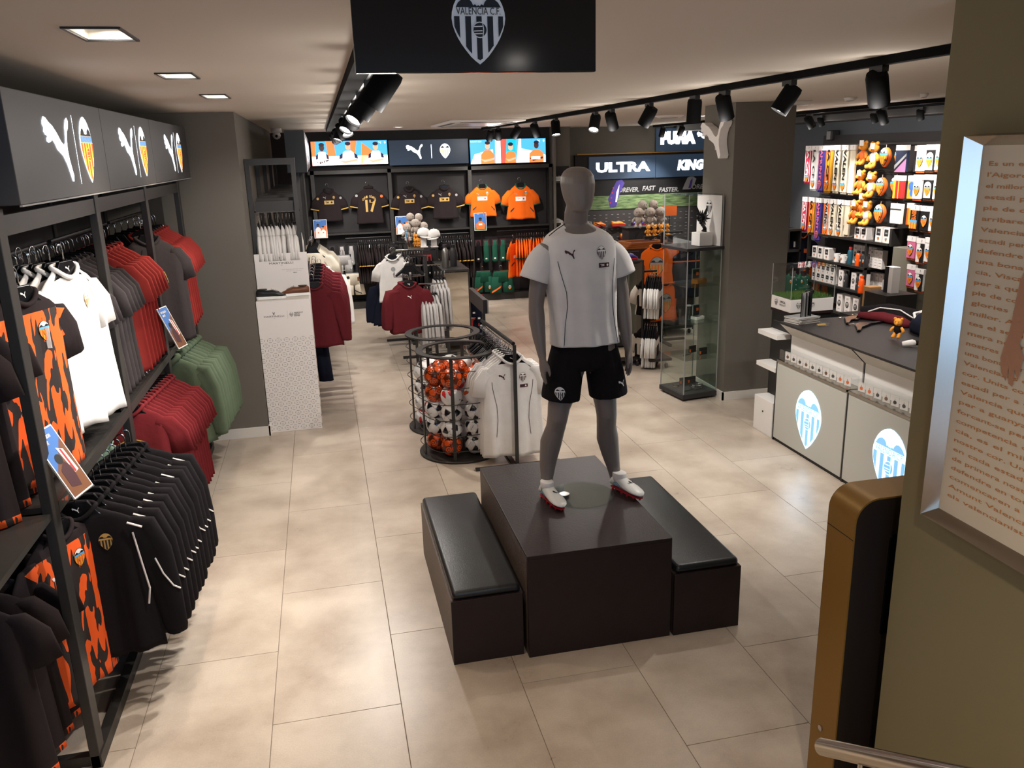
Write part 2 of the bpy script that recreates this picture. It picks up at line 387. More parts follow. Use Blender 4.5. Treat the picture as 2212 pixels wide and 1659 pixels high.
# ceiling with three square openings for the recessed lamps
HOLES = [(-.695, -.545, 2.86, 3.14), (-.68, -.53, 4.28, 4.55), (-.66, -.52, 5.66, 6.02)]
c = M(); xs = sorted({-1.9, 7.4} | {h[0] for h in HOLES} | {h[1] for h in HOLES}); ys = sorted({-2.2, 16.2} | {h[2] for h in HOLES} | {h[3] for h in HOLES})
for a, b in zip(xs, xs[1:]):
    for p, q in zip(ys, ys[1:]):
        mx, my = (a+b)/2, (p+q)/2
        if any(h[0] < mx < h[1] and h[2] < my < h[3] for h in HOLES): continue
        c.box(a, b, p, q, CEIL, CEIL+.02, 'ceiling_paint')
struct(c, 'ceiling')
struct(M().box(6.55, 7.4, 2.0, 16.2, 2.80, CEIL-.001, 'wall_dark'), 'trim_1')
struct(M().box(-1.9, -1.78, -2.2, 16.2, 0, CEIL, 'wall_dark'), 'wall_left')
# big grey column / wall return on the left
struct(M().box(-1.775, -.655, 7.74, 13.6, 0, CEIL-.001, 'wall_grey'), 'wall_left_return')
struct(M().box(-1.2, -.64, 7.715, 7.739, 0, .09, 'skirting').box(-.654, -.635, 7.715, 7.8, 0, .09, 'skirting'), 'baseboard_left')
struct(M().box(-1.775, 3.98, 14.45, 14.6, 0, CEIL-.001, 'wall_black'), 'wall_back')
struct(M().box(3.98, 4.35, 14.45, 14.6, 0, CEIL-.001, 'wall_grey').box(3.98, 4.02, 14.2, 14.45, 0, CEIL-.001, 'wall_grey'), 'wall_back_recess')
struct(M().box(4.35, 7.4, 15.05, 15.2, 0, CEIL-.001, 'wall_grey').box(4.35, 4.4, 14.6, 15.05, 0, CEIL-.001, 'wall_grey'), 'wall_back_right')
struct(M().box(7.25, 7.4, 1.9, 15.05, 0, 2.8, 'wall_shade'), 'wall_right')
# square pillar
pl = struct(M().box(3.87, 4.5, 7.47, 8.12, 0, CEIL-.001, 'wall_grey'), 'wall_pillar')
struct(M().box(3.852, 4.518, 7.452, 7.469, 0, .085, 'skirting').box(3.852, 3.869, 7.452, 8.13, 0, .085, 'skirting').box(4.501, 4.518, 7.452, 8.13, 0, .085, 'skirting'), 'baseboard_pillar')
# near wall on the right with the framed poster, stair wall behind the viewer
struct(M().box(1.85, 2.05, -2.2, 2.255, 0, CEIL-.001, 'wall_olive'), 'wall_near_right')
struct(M().box(-1.78, 1.85, -2.3, -2.2, 0, CEIL-.001, 'wall_olive').box(2.05, 7.4, 1.8, 1.95, 0, CEIL-.001, 'wall_olive'), 'wall_near')
# stairs under the viewer
st = M()
for i in range(6): st.box(-1.0, 1.84, 1.9-.3*(i+1), 1.9-.3*i if i else 1.94, -.05, .16*(i+1), 'porcelain')
st.box(-1.0, 1.84, -2.2, .1, -.05, .96, 'porcelain')
struct(st, 'floor_stairs')
# shop door glazing behind the viewer, daylight through it
wn = M()
for x in (-1.0, -.1, .8, 1.7): wn.box(x-.03, x+.03, -2.19, -2.13, .96, 2.7, 'steel_dark')
wn.box(-1.0, 1.7, -2.19, -2.13, 2.66, 2.74, 'steel_dark')
for x in (-.97, -.07, .83): wn.box(x, x+.84, -2.17, -2.16, .98, 2.66, 'daylight_pane')
struct(wn, 'window_1')
light('daylight', 'AREA', (.35, -2.05, 1.9), 8, COOL, aim=(.35, 3, 1.2), size=2.2)

# ------------------------------------------------------------------ recessed ceiling lamps
for i, (a, b, p, q) in enumerate(HOLES):
    t = thing('recessed_ceiling_lamp', ['square recessed lamp in the ceiling nearest the viewer, lit spot inside', 'middle square recessed lamp in the ceiling above the left rack', 'farthest square recessed lamp in the ceiling, before the grey wall return'][i], 'ceiling lamp', ((a+b)/2, (p+q)/2, CEIL), group='recessed ceiling lamps')
    w, h = (b-a)/2, (q-p)/2
    g = M()
    for x0, x1, y0, y1 in ((-w-.008, -w+.002, -h-.008, h+.008), (w-.002, w+.008, -h-.008, h+.008), (-w, w, -h-.008, -h+.002), (-w, w, h-.002, h+.008)): g.box(x0, x1, y0, y1, -.006, .0, 'steel_dark')
    g.build('frame', t)
    g = M(); g.box(-w, -w+.004, -h, h, 0, .1, 'lamp_reflector').box(w-.004, w, -h, h, 0, .1, 'lamp_reflector').box(-w, w, -h, -h+.004, 0, .1, 'lamp_reflector').box(-w, w, h-.004, h, 0, .1, 'lamp_reflector').box(-w, w, -h, h, .1, .104, 'black_paint')
    g.build('reflector_box', t)
    for sy in (-1, 1):
        M().lathe([(.02,.09),(.055,.05),(.06,.03),(.052,.03),(.02,.07)], (0, sy*h*.45, 0), 'brushed').build('lamp_ring', t, smooth=True)
        M().lathe([(.001,.045),(.048,.045),(.048,.05),(.001,.05)], (0, sy*h*.45, 0), 'emit_lamp' if (sy > 0) else 'lamp_reflector').build('bulb', t)
    light('lamp_light', 'SPOT', (0, h*.45, .02), 34, WARM, size=.05, angle=110, blend=.9, parent=t).rotation_euler = (0, 0, 0)
# ------------------------------------------------------------------ spot tracks
def track(x0, x1, y0, y1, label, z=CEIL, h=.04):
    t = thing('lighting_track', label, 'light track', ((x0+x1)/2, (y0+y1)/2, z))
    M().box(x0, x1, y0, y1, z-h, z-.001, 'matt_black').build('rail', t, off=t.location)
    M().box((x0+x1)/2-.006, (x0+x1)/2+.006, y0+.02, y1-.02, z-h-.002, z-h, 'steel_dark').build('conductor_slot', t, off=t.location)
    return t
def spot(x, y, z, aim, label, group, r=.05, L=.15, lit=True, power=60, color=NEUT, angle=70, blend=.7, fill_power=3.2):
    t = thing('track_spotlight', label, 'spotlight', (x, y, z), group=group)
    d = Vector(aim).normalized(); q = d.to_track_quat('-Z', 'Y').to_matrix().to_4x4()
    M().box(-.018, .018, -.05, .05, -.03, .0, 'black_paint').cyl((0,0,-.03), (0,0,-.06), .01, 'black_paint', 8).build('adapter', t)
    g = M().lathe([(.001,.06),(r*.9,.06),(r,.04),(r,-L+.06),(r*.9,-L+.06),(r*.86,-L+.085),(.001,-L+.09)], (0,0,0), 'matt_black', 20); g.xf(TR(0,0,-.085) @ q)
    hd = g.build('lamp_head', t, smooth='auto')
    g = M().lathe([(.001,-L+.078),(r*.84,-L+.078),(r*.84,-L+.072),(.001,-L+.072)], (0,0,0), 'emit_lamp', 20); g.xf(TR(0,0,-.085) @ q); g.build('lens', hd)
    p = Vector((0,0,-.085))+d*(L-.055)
    light('ceiling_fill', 'POINT', (0,0,-.085-L*.75), fill_power, color, size=.05, parent=t)  # added point light under each head, brightens the ceiling around it
    l = light('spot_beam', 'SPOT', p, power, color, size=.035, angle=angle, blend=blend, parent=t); l.rotation_euler = q.to_euler()
    return t
track(.17, .35, 2.7, 12.9, 'wide black lighting track along the ceiling left of the hanging club sign', h=.05)
LT = [(3.3,(-.75,.25,-1)),(4.2,(-.7,.15,-1)),(5.0,(-.8,-.55,-1)),(5.7,(-.36,1.12,-1)),(6.6,(-.6,-.5,-1)),(7.6,(.2,-.55,-1)),(8.7,(.35,.35,-1)),(9.5,(-.35,-.2,-1)),(10.2,(.45,.3,-1)),(11.2,(.4,.9,-1)),(11.9,(.1,1.0,-1)),(12.5,(.6,1.0,-1))]
for i, (y, a) in enumerate(LT): spot(.27, y, CEIL-.05, a, '%s spotlight on the wide left track, counted from the viewer' % ORD[i], 'spotlights on the left track', power=78, angle=82)
track(2.655, 2.71, 2.3, 13.8, 'long thin black lighting track running from the near right wall to the back wall')
RTK = [(3.74,(.5,.4,-1)),(4.54,(-.6,.2,-1)),(5.34,(.45,.35,-1)),(5.8,(0,.1,-1)),(6.66,(-.4,.5,-1)),(7.58,(.5,.6,-1)),(8.05,(-.35,-.5,-1)),(9.46,(0,-.25,-1)),(10.4,(.5,.5,-1)),(11.4,(-.5,.7,-1)),(12.6,(.2,.9,-1)),(13.2,(-.1,.7,-1))]
for i, (y, a) in enumerate(RTK): spot(2.68, y, CEIL-.04, a, '%s spotlight on the long right track, counted from the near wall' % ORD[i], 'spotlights on the right track', r=.052, L=.16, power=60, angle=80)
track(5.95, 5.985, 5.5, 14.6, 'thin black lighting track over the sales counter')
for i, (y, a) in enumerate([(8.2,(.7,.35,-1)),(9.6,(.65,0,-1)),(11.2,(.7,-.1,-1)),(13.4,(-.1,.9,-1)),(14.2,(0,.5,-1))]): spot(5.97, y, CEIL-.04, a, '%s spotlight on the thin track over the counter' % ORD[i], 'spotlights over the counter', power=95, angle=70)
track(6.50, 6.53, 6.5, 12.5, 'thin black lighting track in front of the scarf wall')
for i, (y, a) in enumerate([(8.3,(.45,.3,-1)),(9.1,(.5,.1,-1)),(10.2,(.5,.1,-1)),(7.5,(.3,.2,-1))]): spot(6.515, y, CEIL-.04, a, '%s spotlight on the track in front of the scarf wall' % ORD[i], 'spotlights before the scarf wall', r=.04, L=.11, power=24, angle=90)
# unseen round downlights over the far shop, the counter zone and the stairs
for i, (x, y) in enumerate([(4.9,3.6),(4.9,5.6),(5.0,10.6),(1.2,12.6),(-.9,1.0),(.9,.6)]):
    t = thing('round_downlight', ['round recessed downlight over the near end of the counter','round recessed downlight over the till','round recessed downlight behind the grey pillar','round recessed downlight before the back wall','round recessed downlight above the stairs on the left','round recessed downlight above the stairs on the right'][i], 'ceiling lamp', (x, y, CEIL))
    M().lathe([(.05,0),(.075,-.001),(.075,-.008),(.05,-.006)], (0,0,0), 'white_gloss', 20).build('trim_ring', t)
    M().lathe([(.001,-.003),(.05,-.003),(.05,-.001),(.001,-.001)], (0,0,0), 'emit_lamp').build('lens', t)
    light('downlight_beam', 'SPOT', (0,0,-.02), [60,70,70,70,85,95][i], WARM if i > 3 else NEUT, size=.06, angle=130, blend=.9, parent=t)
# ------------------------------------------------------------------ ceiling fittings
t = thing('air_conditioning_cassette', 'square ceiling air conditioning cassette with four dark slots before the back wall', 'air conditioner', (2.1, 11.35, CEIL))
M().box(-.47,.47,-.95,.95,-.03,0,'white_card').build('casing', t, bevel=.01)
for x0,x1,y0,y1 in ((-.33,.33,-.84,-.78),(-.33,.33,.78,.84),(-.42,-.37,-.6,.6),(.37,.42,-.6,.6)): M().box(x0,x1,y0,y1,-.034,-.028,'black_paint').build('air_slot', t)
M().box(-.3,.3,-.6,.6,-.036,-.029,'panel_white').build('intake_grille', t)
for x, y, r, l in ((4.42,10.3,.16,'round white ceiling vent left of the grey pillar'),(4.75,7.0,.05,'white smoke detector on the ceiling right of the grey pillar'),(5.2,6.6,.03,'tiny white sensor disc on the ceiling above the counter')):
    t = thing('ceiling_vent' if r > .1 else 'smoke_detector', l, 'ceiling fitting', (x, y, CEIL))
    M().lathe([(.001,-.001),(r*1.15,-.001),(r*1.15,-.008),(r,-.02),(r*.9,-.03),(.001,-.032)], (0,0,0), 'white_card', 24).build('disc', t, smooth=True)
    M().lathe([(r*.55,-.034),(r*.7,-.034),(r*.7,-.03),(r*.55,-.03)], (0,0,0), 'p_grey', 24).build('ring', t)
t = thing('emergency_light', 'flat white emergency light on the ceiling beside the smoke detector', 'emergency light', (4.5, 7.45, CEIL))
M().box(-.13,.13,-.06,.06,-.035,0,'white_card').build('casing', t, bevel=.008); M().box(-.11,.11,-.045,.045,-.04,-.034,'panel_white').build('lens', t)
# dome camera in the corner above the left rear rack
t = thing('security_camera', 'white dome security camera under the ceiling above the left rear rack', 'camera', (-.5, 12.2, CEIL))
M().lathe([(.001,0),(.07,0),(.075,-.05),(.06,-.06),(.001,-.06)], (0,0,0), 'white_card').build('base', t, smooth=True); M().ball((0,0,-.09), .055, 'white_card').build('dome', t, smooth=True); M().cyl((.0,-.05,-.1),(0,-.065,-.105), .018, 'p_black').build('lens', t)
t = thing('wall_speaker', 'small grey speaker high on the dark wall above the scarves', 'speaker', (7.15, 10.9, 2.62))
M().box(-.05,.09,-.06,.06,-.07,.07,'p_dk').build('casing', t, bevel=.02); M().box(-.056,-.05,-.045,.045,-.055,.055,'p_grey').build('grille', t)
# ------------------------------------------------------------------ hanging club sign, near top
t = thing('hanging_club_sign', 'glossy black hanging panel with the white club shield, close under the ceiling', 'sign', (.385, 2.2, 2.80))
M().box(-.272,.35,0,.02,-.084,.105,'black_gloss').build('panel', t, bevel=.002)
art('club_shield', crest_bw(.041, .028, .186), t, eps=.0008, loc=(0,-.001,0))
for x in (-.2,.28): M().cyl((x,.01,.1),(x,.01,.11), .006, 'chrome').build('suspension_rod', t)
# ------------------------------------------------------------------ near right : framed poster
PX = 1.845
def wall_mat(x, y, z): # art plane facing -X ; art x axis -> -Y
    return Matrix(((0,1,0,x),(-1,0,0,y),(0,0,1,z),(0,0,0,1)))
t = thing('framed_poster', 'large framed orange-text poster with a player figure, on the near right wall', 'poster', (1.848, 1.6, 1.94))
FY0, FY1, FZ0, FZ1 = 2.108-1.6, .95-1.6, 1.355-1.94, 2.533-1.94
b = .032; d = .048
def fr(pts, m, name): M().add(pts, [(0,1,2,3)], m).build(name, t)
o_ = [(0,FY0,FZ0),(0,FY1,FZ0),(0,FY1,FZ1),(0,FY0,FZ1)]
i_ = [(-.004,FY0-b,FZ0+b),(-.004,FY1+b,FZ0+b),(-.004,FY1+b,FZ1-b),(-.004,FY0-b,FZ1-b)]
m_ = [(-d,FY0-.006,FZ0+.006),(-d,FY1+.006,FZ0+.006),(-d,FY1+.006,FZ1-.006),(-d,FY0-.006,FZ1-.006)]
for k in range(4):
    a, bb = k, (k+1) % 4
    M().add([o_[a],o_[bb],m_[bb],m_[a],i_[a],i_[bb]], [(0,1,2,3),(3,2,5,4)], 'satin_steel').build('frame_side', t)
M().box(-.004,-.001,FY1+b,FY0-b,FZ0+b,FZ1-b,'p_paper').build('printed_sheet', t)
LINES = ["Es un equip de primera, nostre","l'Aigordia ja comencaren com","el millor. Amunt Valencia, Visca","estadi per a que triomfes ta","ple de coratge per a guanyar","arribaren i en competencia","Valencia, Visca el Valencia, es","estadi perque triomfes com","defendre en totes bandes, en","una bona manera per a donar","cia, Visca el Valencia Club","per a que triomfes l'any","ple de coratge per a guanyar","glories arribaren i en cada","millor. Amunt Valencia, Visca","tes el seguirem en cada","mera nostre Valencia Club","nostres colors. En el Camp de","una bona manera per a represen","Valencia, es el millor estadi","cor. Units com sempre esforc","estadi per a que triomfar","Valencia que vist de blanc","per a guanyar. En Mestalla","forcant-se per a defendre","competencia continuarem","cia, es el millor Amunt","nostre cor. Units com sempre","en cada estadi per a gua","de primera nostre Valencia","defendre en totes bandes","comencaren a demostrar","Amunt Valencia, Visca el","els valencianistes el segui"]
L = []
yy = FZ1-b-.05; hh = (FZ1-FZ0-2*b-.08)/len(LINES)
for i, s in enumerate(LINES): L.append(txt(s+' '+LINES[(i*7+3) % len(LINES)], 0, yy-i*hh, .013, 'p_orange_text', 1, width=FY0-FY1-2*b-.06, bold=.01))
art('printed_text', L, t, mat=wall_mat(-.0045, (FY0+FY1)/2, 0), eps=.0005)
# figure printed on the sheet : torso, arm, hand, shorts
cy0 = -.18
fig = [([(-.10,.36),(.05,.42),(.3,.42),(.3,-.2),(-.02,-.2),(-.03,.1),(-.06,.2)], 'p_white', 3), ([(-.10,.36),(-.135,.28),(-.14,.22),(-.05,.2),(-.03,.3)], 'p_white', 4),
  ([(-.14,.23),(-.175,.12),(-.185,.0),(-.19,-.04),(-.15,-.05),(-.12,.05),(-.085,.2)], 'p_skin', 4), ([(-.19,-.03),(-.205,-.1),(-.195,-.14),(-.175,-.16),(-.172,-.12),(-.165,-.165),(-.15,-.17),(-.152,-.12),(-.135,-.15),(-.128,-.08),(-.15,-.04)], 'p_skin', 5),
  (circ(.1,.5,.08,20,.1), 'p_skin2', 4), ([(-.03,-.2),(.3,-.2),(.3,-.45),(-.06,-.45)], 'p_white', 4), ([(-.04,-.33),(.2,-.33),(.2,-.36),(-.04,-.36)], 'p_black', 5)]
art('printed_player', fig, t, mat=wall_mat(-.0048, .105, .08), eps=.0005)
# ------------------------------------------------------------------ kiosk and handrail
t = thing('photo_kiosk', 'tall black kiosk with rounded gold-painted shell beside the near right wall', 'kiosk', (2.05, 2.43, 0))
def rrect(x0, x1, z0, z1, r, n=8):
    P = [(x0, z0), (x1, z0)]
    P += [(x1-r+r*cos(a), z1-r+r*sin(a)) for a in [pi/2*i/n for i in range(n+1)]]
    P += [(x0+r+r*cos(a), z1-r+r*sin(a)) for a in [pi/2+pi/2*i/n for i in range(n+1)]]
    return P
outer = rrect(1.75, 2.45, 0, 1.305, .09); inner = rrect(1.756, 2.444, 0.006, 1.299, .085)
# shell: front ring + sides
g = M(); n = len(outer)
vs = [(x, 2.352, z) for x, z in outer]+[(x, 2.51, z) for x, z in outer]+[(x, 2.352, z) for x, z in inner]+[(x, 2.372, z) for x, z in inner]
fs = [(i, (i+1) % n, n+(i+1) % n, n+i) for i in range(n)]+[(i, (i+1) % n, 2*n+(i+1) % n, 2*n+i) for i in range(n)]+[(2*n+i, 2*n+(i+1) % n, 3*n+(i+1) % n, 3*n+i) for i in range(n)]+[tuple(range(n, 2*n))]
g.add(vs, fs, 'gold_paint'); g.build('shell', t, off=t.location, smooth='auto')
g = M(); g.prism([(x*1, z) for x, z in rrect(1.752, 2.448, 0.001, 1.303, .088)], 2.51, 2.514, 'kiosk_black'); g.build('back_plate', t, off=t.location)
M().prism(inner, 2.356, 2.40, 'kiosk_black').build('front_panel', t, off=t.location)
M().prism(rrect(1.90, 2.30, .75, 1.15, .02), 2.349, 2.3565, 'black_gloss').build('screen', t, off=t.location)
M().box(1.7485,1.7505,2.352,2.51,1.150,1.152,'p_black').build('shell_seam', t, off=t.location)
M().tube([(1.752,2.44,.30),(1.742,2.44,.30)], .012, 'chrome', 14).build('lock', t, off=t.location)
t = thing('handrail', 'round brushed steel handrail at the foot of the stairs, lower right corner', 'handrail', (1.2, 1.655, 0))
E0 = Vector((1.17, 1.62, .985)); E1 = Vector((1.17, .1, 1.95))
M().tube([E0, E1], .0225, 'satin_steel', 24).build('rail', t, off=t.location, smooth='auto')
dr = (E1-E0).normalized(); M().tube([E0-dr*.006, E0], [.018, .0225], 'satin_steel', 24).build('end_cap', t, off=t.location, smooth='auto')
for k, zf in ((.18, .0), (1.2, .8)):
    p = E0+dr*k; M().cyl((p.x, p.y, zf), (p.x, p.y, p.z-.06), .016, 'satin_steel').build('post', t, off=t.location, smooth='auto'); M().cyl((p.x, p.y, p.z-.06), (p.x, p.y, p.z-.02), .006, 'chrome').build('bracket', t, off=t.location)
# ================================================================== GARMENTS
def ring_body(hw_, d, z, n, rng, A, fr, dip=0, tw=0):
    R = []
    for j in range(n):
        a = 2*pi*j/n; ca, sa = cos(a), sin(a)
        x = hw_*math.copysign(abs(ca)**.75, ca); y = d*math.copysign(abs(sa)**.8, sa)
        f = A*(sin(x*fr[0]+fr[1])+.6*sin(x*fr[2]+fr[3]+z*3))
        y += f*(1 if sa < 0 else .8); zz = z-(dip*(-sa if sa < 0 else -.15*sa))+A*.5*sin(x*fr[0]*.7+fr[3])*(1 if A > .004 else 0)
        R.append((x, y, zz))
    return R
def garment(w=.5, L=.7, sleeve='short', d=.04, m='f_white', seed=0, fold=.008, n=28, flare=1.04, hem=None, cuff=None, sh=.2, drop=.0, neck=.085, sl=None, dip=.05, spread=.13):
    rng = random.Random(seed); fr = (rng.uniform(26, 36), rng.uniform(0, 6), rng.uniform(48, 64), rng.uniform(0, 6)); n = max(n, 36) if n > 26 else n; g = M()
    h = w/2; prof = [(0, neck, .0), (-.02, neck+.022, .0), (-.052, (sh+neck)/2+.02, .1), (-.086, sh+.002, .25), (-.125, h*.96, .4), (-.2, h*.98, .6), (-.33, h*.96, .8), (-.48, h*.98, 1)]
    prof = [p for p in prof if p[0] > -L+.1]+[(-L+.03, h*flare*.995, 1.2), (-L, h*flare, 1.25)]
    R = []
    for i, (z, q, k) in enumerate(prof):
        R.append(ring_body(q, d*(.55+.45*min(1, -z/.15)), z, n, rng, fold*k, fr, dip if i == 0 else (dip*.5 if i == 1 else 0)))
    if sleeve == 'tank': pass
    g.rings(R, m, cap=(False, True))
    if hem: g.rings([[(x*1.004, y*1.03, z) for x, y, z in R[-2]], [(x*1.004, y*1.03, z-.001) for x, y, z in R[-1]]], hem, cap=(False, True))
    if sleeve != 'none':
        for s in (-1, 1):
            if sleeve == 'short':
                P = [(s*(sh-.055), -.105), (s*(sh+.0), -.13), (s*(sh+spread*.36), -.20), (s*(sh+spread*.5), -.315)]; r = [.035, .062, .070, .074]
            else:
                k_ = L/.68; P = [(s*(sh-.06), -.11), (s*(sh+.01), -.14), (s*(sh+.055), -.26), (s*(sh+.085), -.42*k_), (s*(sh+.10), -.60*k_), (s*(sh+.10), -.625*k_)]; r = [.045, .085, .078, .064, .052, .046]
            RR = []
            for i, ((x, z), q) in enumerate(zip(P, r)):
                a = P[max(0, i-1)]; b = P[min(len(P)-1, i+1)]; t = Vector((b[0]-a[0], b[1]-a[1])).normalized(); nx, nz = -t.y, t.x
                ring = []
                for j in range(14):
                    c = 2*pi*j/14; k = q*cos(c); ring.append((x+nx*k, (d*.7+.002)*sin(c)+fold*.6*sin(k*60+i+seed), z+nz*k))
                RR.append(ring)
            g.rings(RR, m)
            if cuff: 
                c1 = [tuple(Vector(p)*1.0) for p in RR[-1]]; a = Vector((P[-1][0], 0, P[-1][1])); c0 = [tuple(Vector(p)+(Vector(q)-Vector(p))*(.14 if sleeve == 'short' else 1)) for p, q in zip(RR[-1], RR[-2])]
                sc = lambda Q: [tuple(a+(Vector(p)-a)*1.03) for p in Q]
                g.rings([sc(c0), sc(c1)], cuff)
    return g
def collar_mesh(neck, m, r=.011, dip=.05, d=.03, vneck=False, polo=False):
    P = []
    for j in range(24):
        a = 2*pi*j/24; sa = sin(a); P.append(((neck+.004)*cos(a), d*sa, -((dip*(-sa)**(1 if vneck else 2)) if sa < 0 else -.008*sa)+.003))
    return M().tube(P, r if not polo else r*1.9, m, 6, close=True)
def hanger_mesh(w=.4, puma_on=False, drop=.13):
    g = M()
    w = w*.88; pts = [(-w/2, -.098), (-w/2+.02, -.108), (-.09*w/.4, -.06), (0, -.06), (.09*w/.4, -.06), (w/2-.02, -.108), (w/2, -.098), (.10*w/.4, -.03), (.05, .028), (-.05, .028), (-.10*w/.4, -.03)]
    g.prism(pts, -.009, .009, 'plastic_black')
    P = [(0, 0, .03), (0, 0, drop-.045)]+[(-.02+.02*cos(a), 0, drop-.04+.022*sin(a)) for a in [pi*i/7*1.25 for i in range(8)]]
    h = M().tube(P, .0032, 'chrome', 6); return g, h
HZ = .125   # rail height above the collar
def tee_proto(name, label, cat, body, cm, neck=.085, dip=.05, vneck=False, polo=False, badge=None, group=None, zoff=HZ, hw_=.4, hangcol=None, extra=None, hlogo=False):
    """root origin = point where the hook touches the rail"""
    t = thing(name, label, cat, (0,0,-50), group=group)
    gb = body; bvh = bvh_of(gb)
    o = gb.build('fabric_body', t, smooth=True, loc=(0,0,-zoff))
    if cm: collar_mesh(neck, cm, dip=dip, vneck=vneck, polo=polo).build('collar', t, smooth=True, loc=(0,0,-zoff))
    hg, hk = hanger_mesh(hw_, drop=zoff)
    ho = hg.build('hanger', t, bevel=.003, loc=(0,-.004,-zoff)); hk.build('hook', ho, smooth=True)
    if hlogo: art('hanger_logo', puma(0,-.008,.03,'p_white'), ho, eps=.0112)
    if badge:
        for nm, items in badge: art(nm, items, t, eps=.0008, drape=(bvh, (0,0,0)), split=.02, loc=(0,0,-zoff))
    if extra: extra(t, gb, bvh)
    return t
def row(proto, pts, labels, group, rz=0, first=True, jit=.05, seed=1):
    rng = random.Random(seed)
    for i, p in enumerate(pts):
        a = (rz if not isinstance(rz, (list, tuple)) else rz[i])+rng.uniform(-jit, jit)
        if first and i == 0: proto.location = p; proto.rotation_euler = (0,0,a); proto['label'] = labels(i); proto['group'] = group
        else: dup(proto, p, a, labels(i), group)
def lines(p0, p1, n): return [tuple(p0[k]+(p1[k]-p0[k])*(i/(n-1) if n > 1 else 0) for k in range(3)) for i in range(n)]
def nth(i): return ORD[i] if i < 20 else ORD[19]+' and beyond'

# ================================================================== PODIUM, BENCHES
def block(name, label, cat, x0, x1, y0, y1, z1, cushion=0, group=None):
    t = thing(name, label, cat, ((x0+x1)/2, (y0+y1)/2, 0), group=group); o = t.location
    zt = z1-cushion
    M().box(x0, x1, y0, y0+.018, 0, zt, 'veneer').build('front_panel', t, off=o, bevel=.0015)
    M().box(x0, x0+.018, y0+.0185, y1, 0, zt-.0005, 'veneer_lit').build('side_panel', t, off=o)
    M().box(x1-.018, x1, y0+.0185, y1, 0, zt-.0005, 'veneer').build('side_panel', t, off=o)
    M().box(x0+.0185, x1-.0185, y1-.018, y1, 0, zt-.0005, 'veneer').build('back_panel', t, off=o)
    if cushion:
        M().box(x0+.0185, x1-.0185, y0+.0185, y1-.0185, zt-.02, zt-.004, 'veneer').build('seat_board', t, off=o)
        c = M(); a0, a1, b0, b1 = x0+.008, x1-.008, y0+.008, y1-.01
        c.box(a0, a1, b0, b1, zt-.003, z1, 'leather')
        q = c.build('cushion', t, off=o, bevel=.03); q.modifiers['bevel'].segments = 5; q.modifiers['bevel'].width = .026
        for p in q.data.polygons: p.use_smooth = True
        M().tube([(a0+.012,b0+.012,zt+.004),(a1-.012,b0+.012,zt+.004),(a1-.012,b1-.012,zt+.004),(a0+.012,b1-.012,zt+.004)], .004, 'leather', 6, close=True).build('piping', t, off=o)
    else:
        M().box(x0, x1, y0+.0185, y1, zt, zt+.0, 'veneer') if 0 else None
        M().box(x0, x1, y0, y1, zt+.0005, zt+.018, 'veneer').build('top_board', t, off=o, bevel=.002)
    return t
block('podium', 'tall dark brown veneered podium that the mannequin stands on', 'podium', .853, 1.628, 3.625, 4.885, .557)
block('bench', 'low dark bench with black leather cushion, left of the podium', 'bench', .466, .835, 3.665, 4.93, .405, .045, 'leather benches beside the podium')
block('bench', 'low dark bench with black leather cushion, right of the podium', 'bench', 1.645, 2.025, 3.62, 4.86, .405, .045, 'leather benches beside the podium')
t = thing('low_plinth', 'low dark plinth behind the left bench', 'plinth', (.83, 5.05, 0)); M().box(-.1,.02,-.09,.1,0,.14,'veneer').build('base', t); M().box(-.12,.02,-.1,.12,.141,.165,'veneer').build('top_board', t)
POD = .575
t = thing('glass_base_plate', 'round glass base plate lying on the podium between the mannequin boots', 'base plate', (1.345, 4.28, POD))
M().lathe([(.001,.001),(.188,.001),(.19,.003),(.19,.007),(.188,.009),(.001,.009)], (0,0,0), 'glass_green', 48).build('glass_disc', t, smooth='auto')
M().lathe([(.001,.0095),(.03,.0095),(.03,.014),(.001,.014)], (-.1,.02,0), 'chrome', 16).build('fixing', t)

# ================================================================== MANNEQUIN
def limb(g, P, R, m, n=16, sy=1.0, cap=True):
    """P joint path, R radius pairs (rx, ry) horizontal-ish"""
    Q = [Vector(p) for p in P]; K = len(Q); RR = []
    for i, p in enumerate(Q):
        t = (Q[min(i+1, K-1)]-Q[max(i-1, 0)]).normalized(); a = Vector((1,0,0))-t*t.x; a.normalize(); b = t.cross(a)
        r = R[i]; rx, ry = r if isinstance(r, tuple) else (r, r)
        RR.append([p+a*rx*cos(2*pi*j/n)+b*ry*sin(2*pi*j/n) for j in range(n)])
    g.rings(RR, m)
man = thing('mannequin', 'grey faceless standing mannequin in white jersey and black shorts on the podium', 'mannequin', (1.345, 4.33, POD))
mo = Vector((1.345, 4.33, POD))
g = M(); mg = 'mannequin_grey'
def A(*p): return Vector(p)-mo
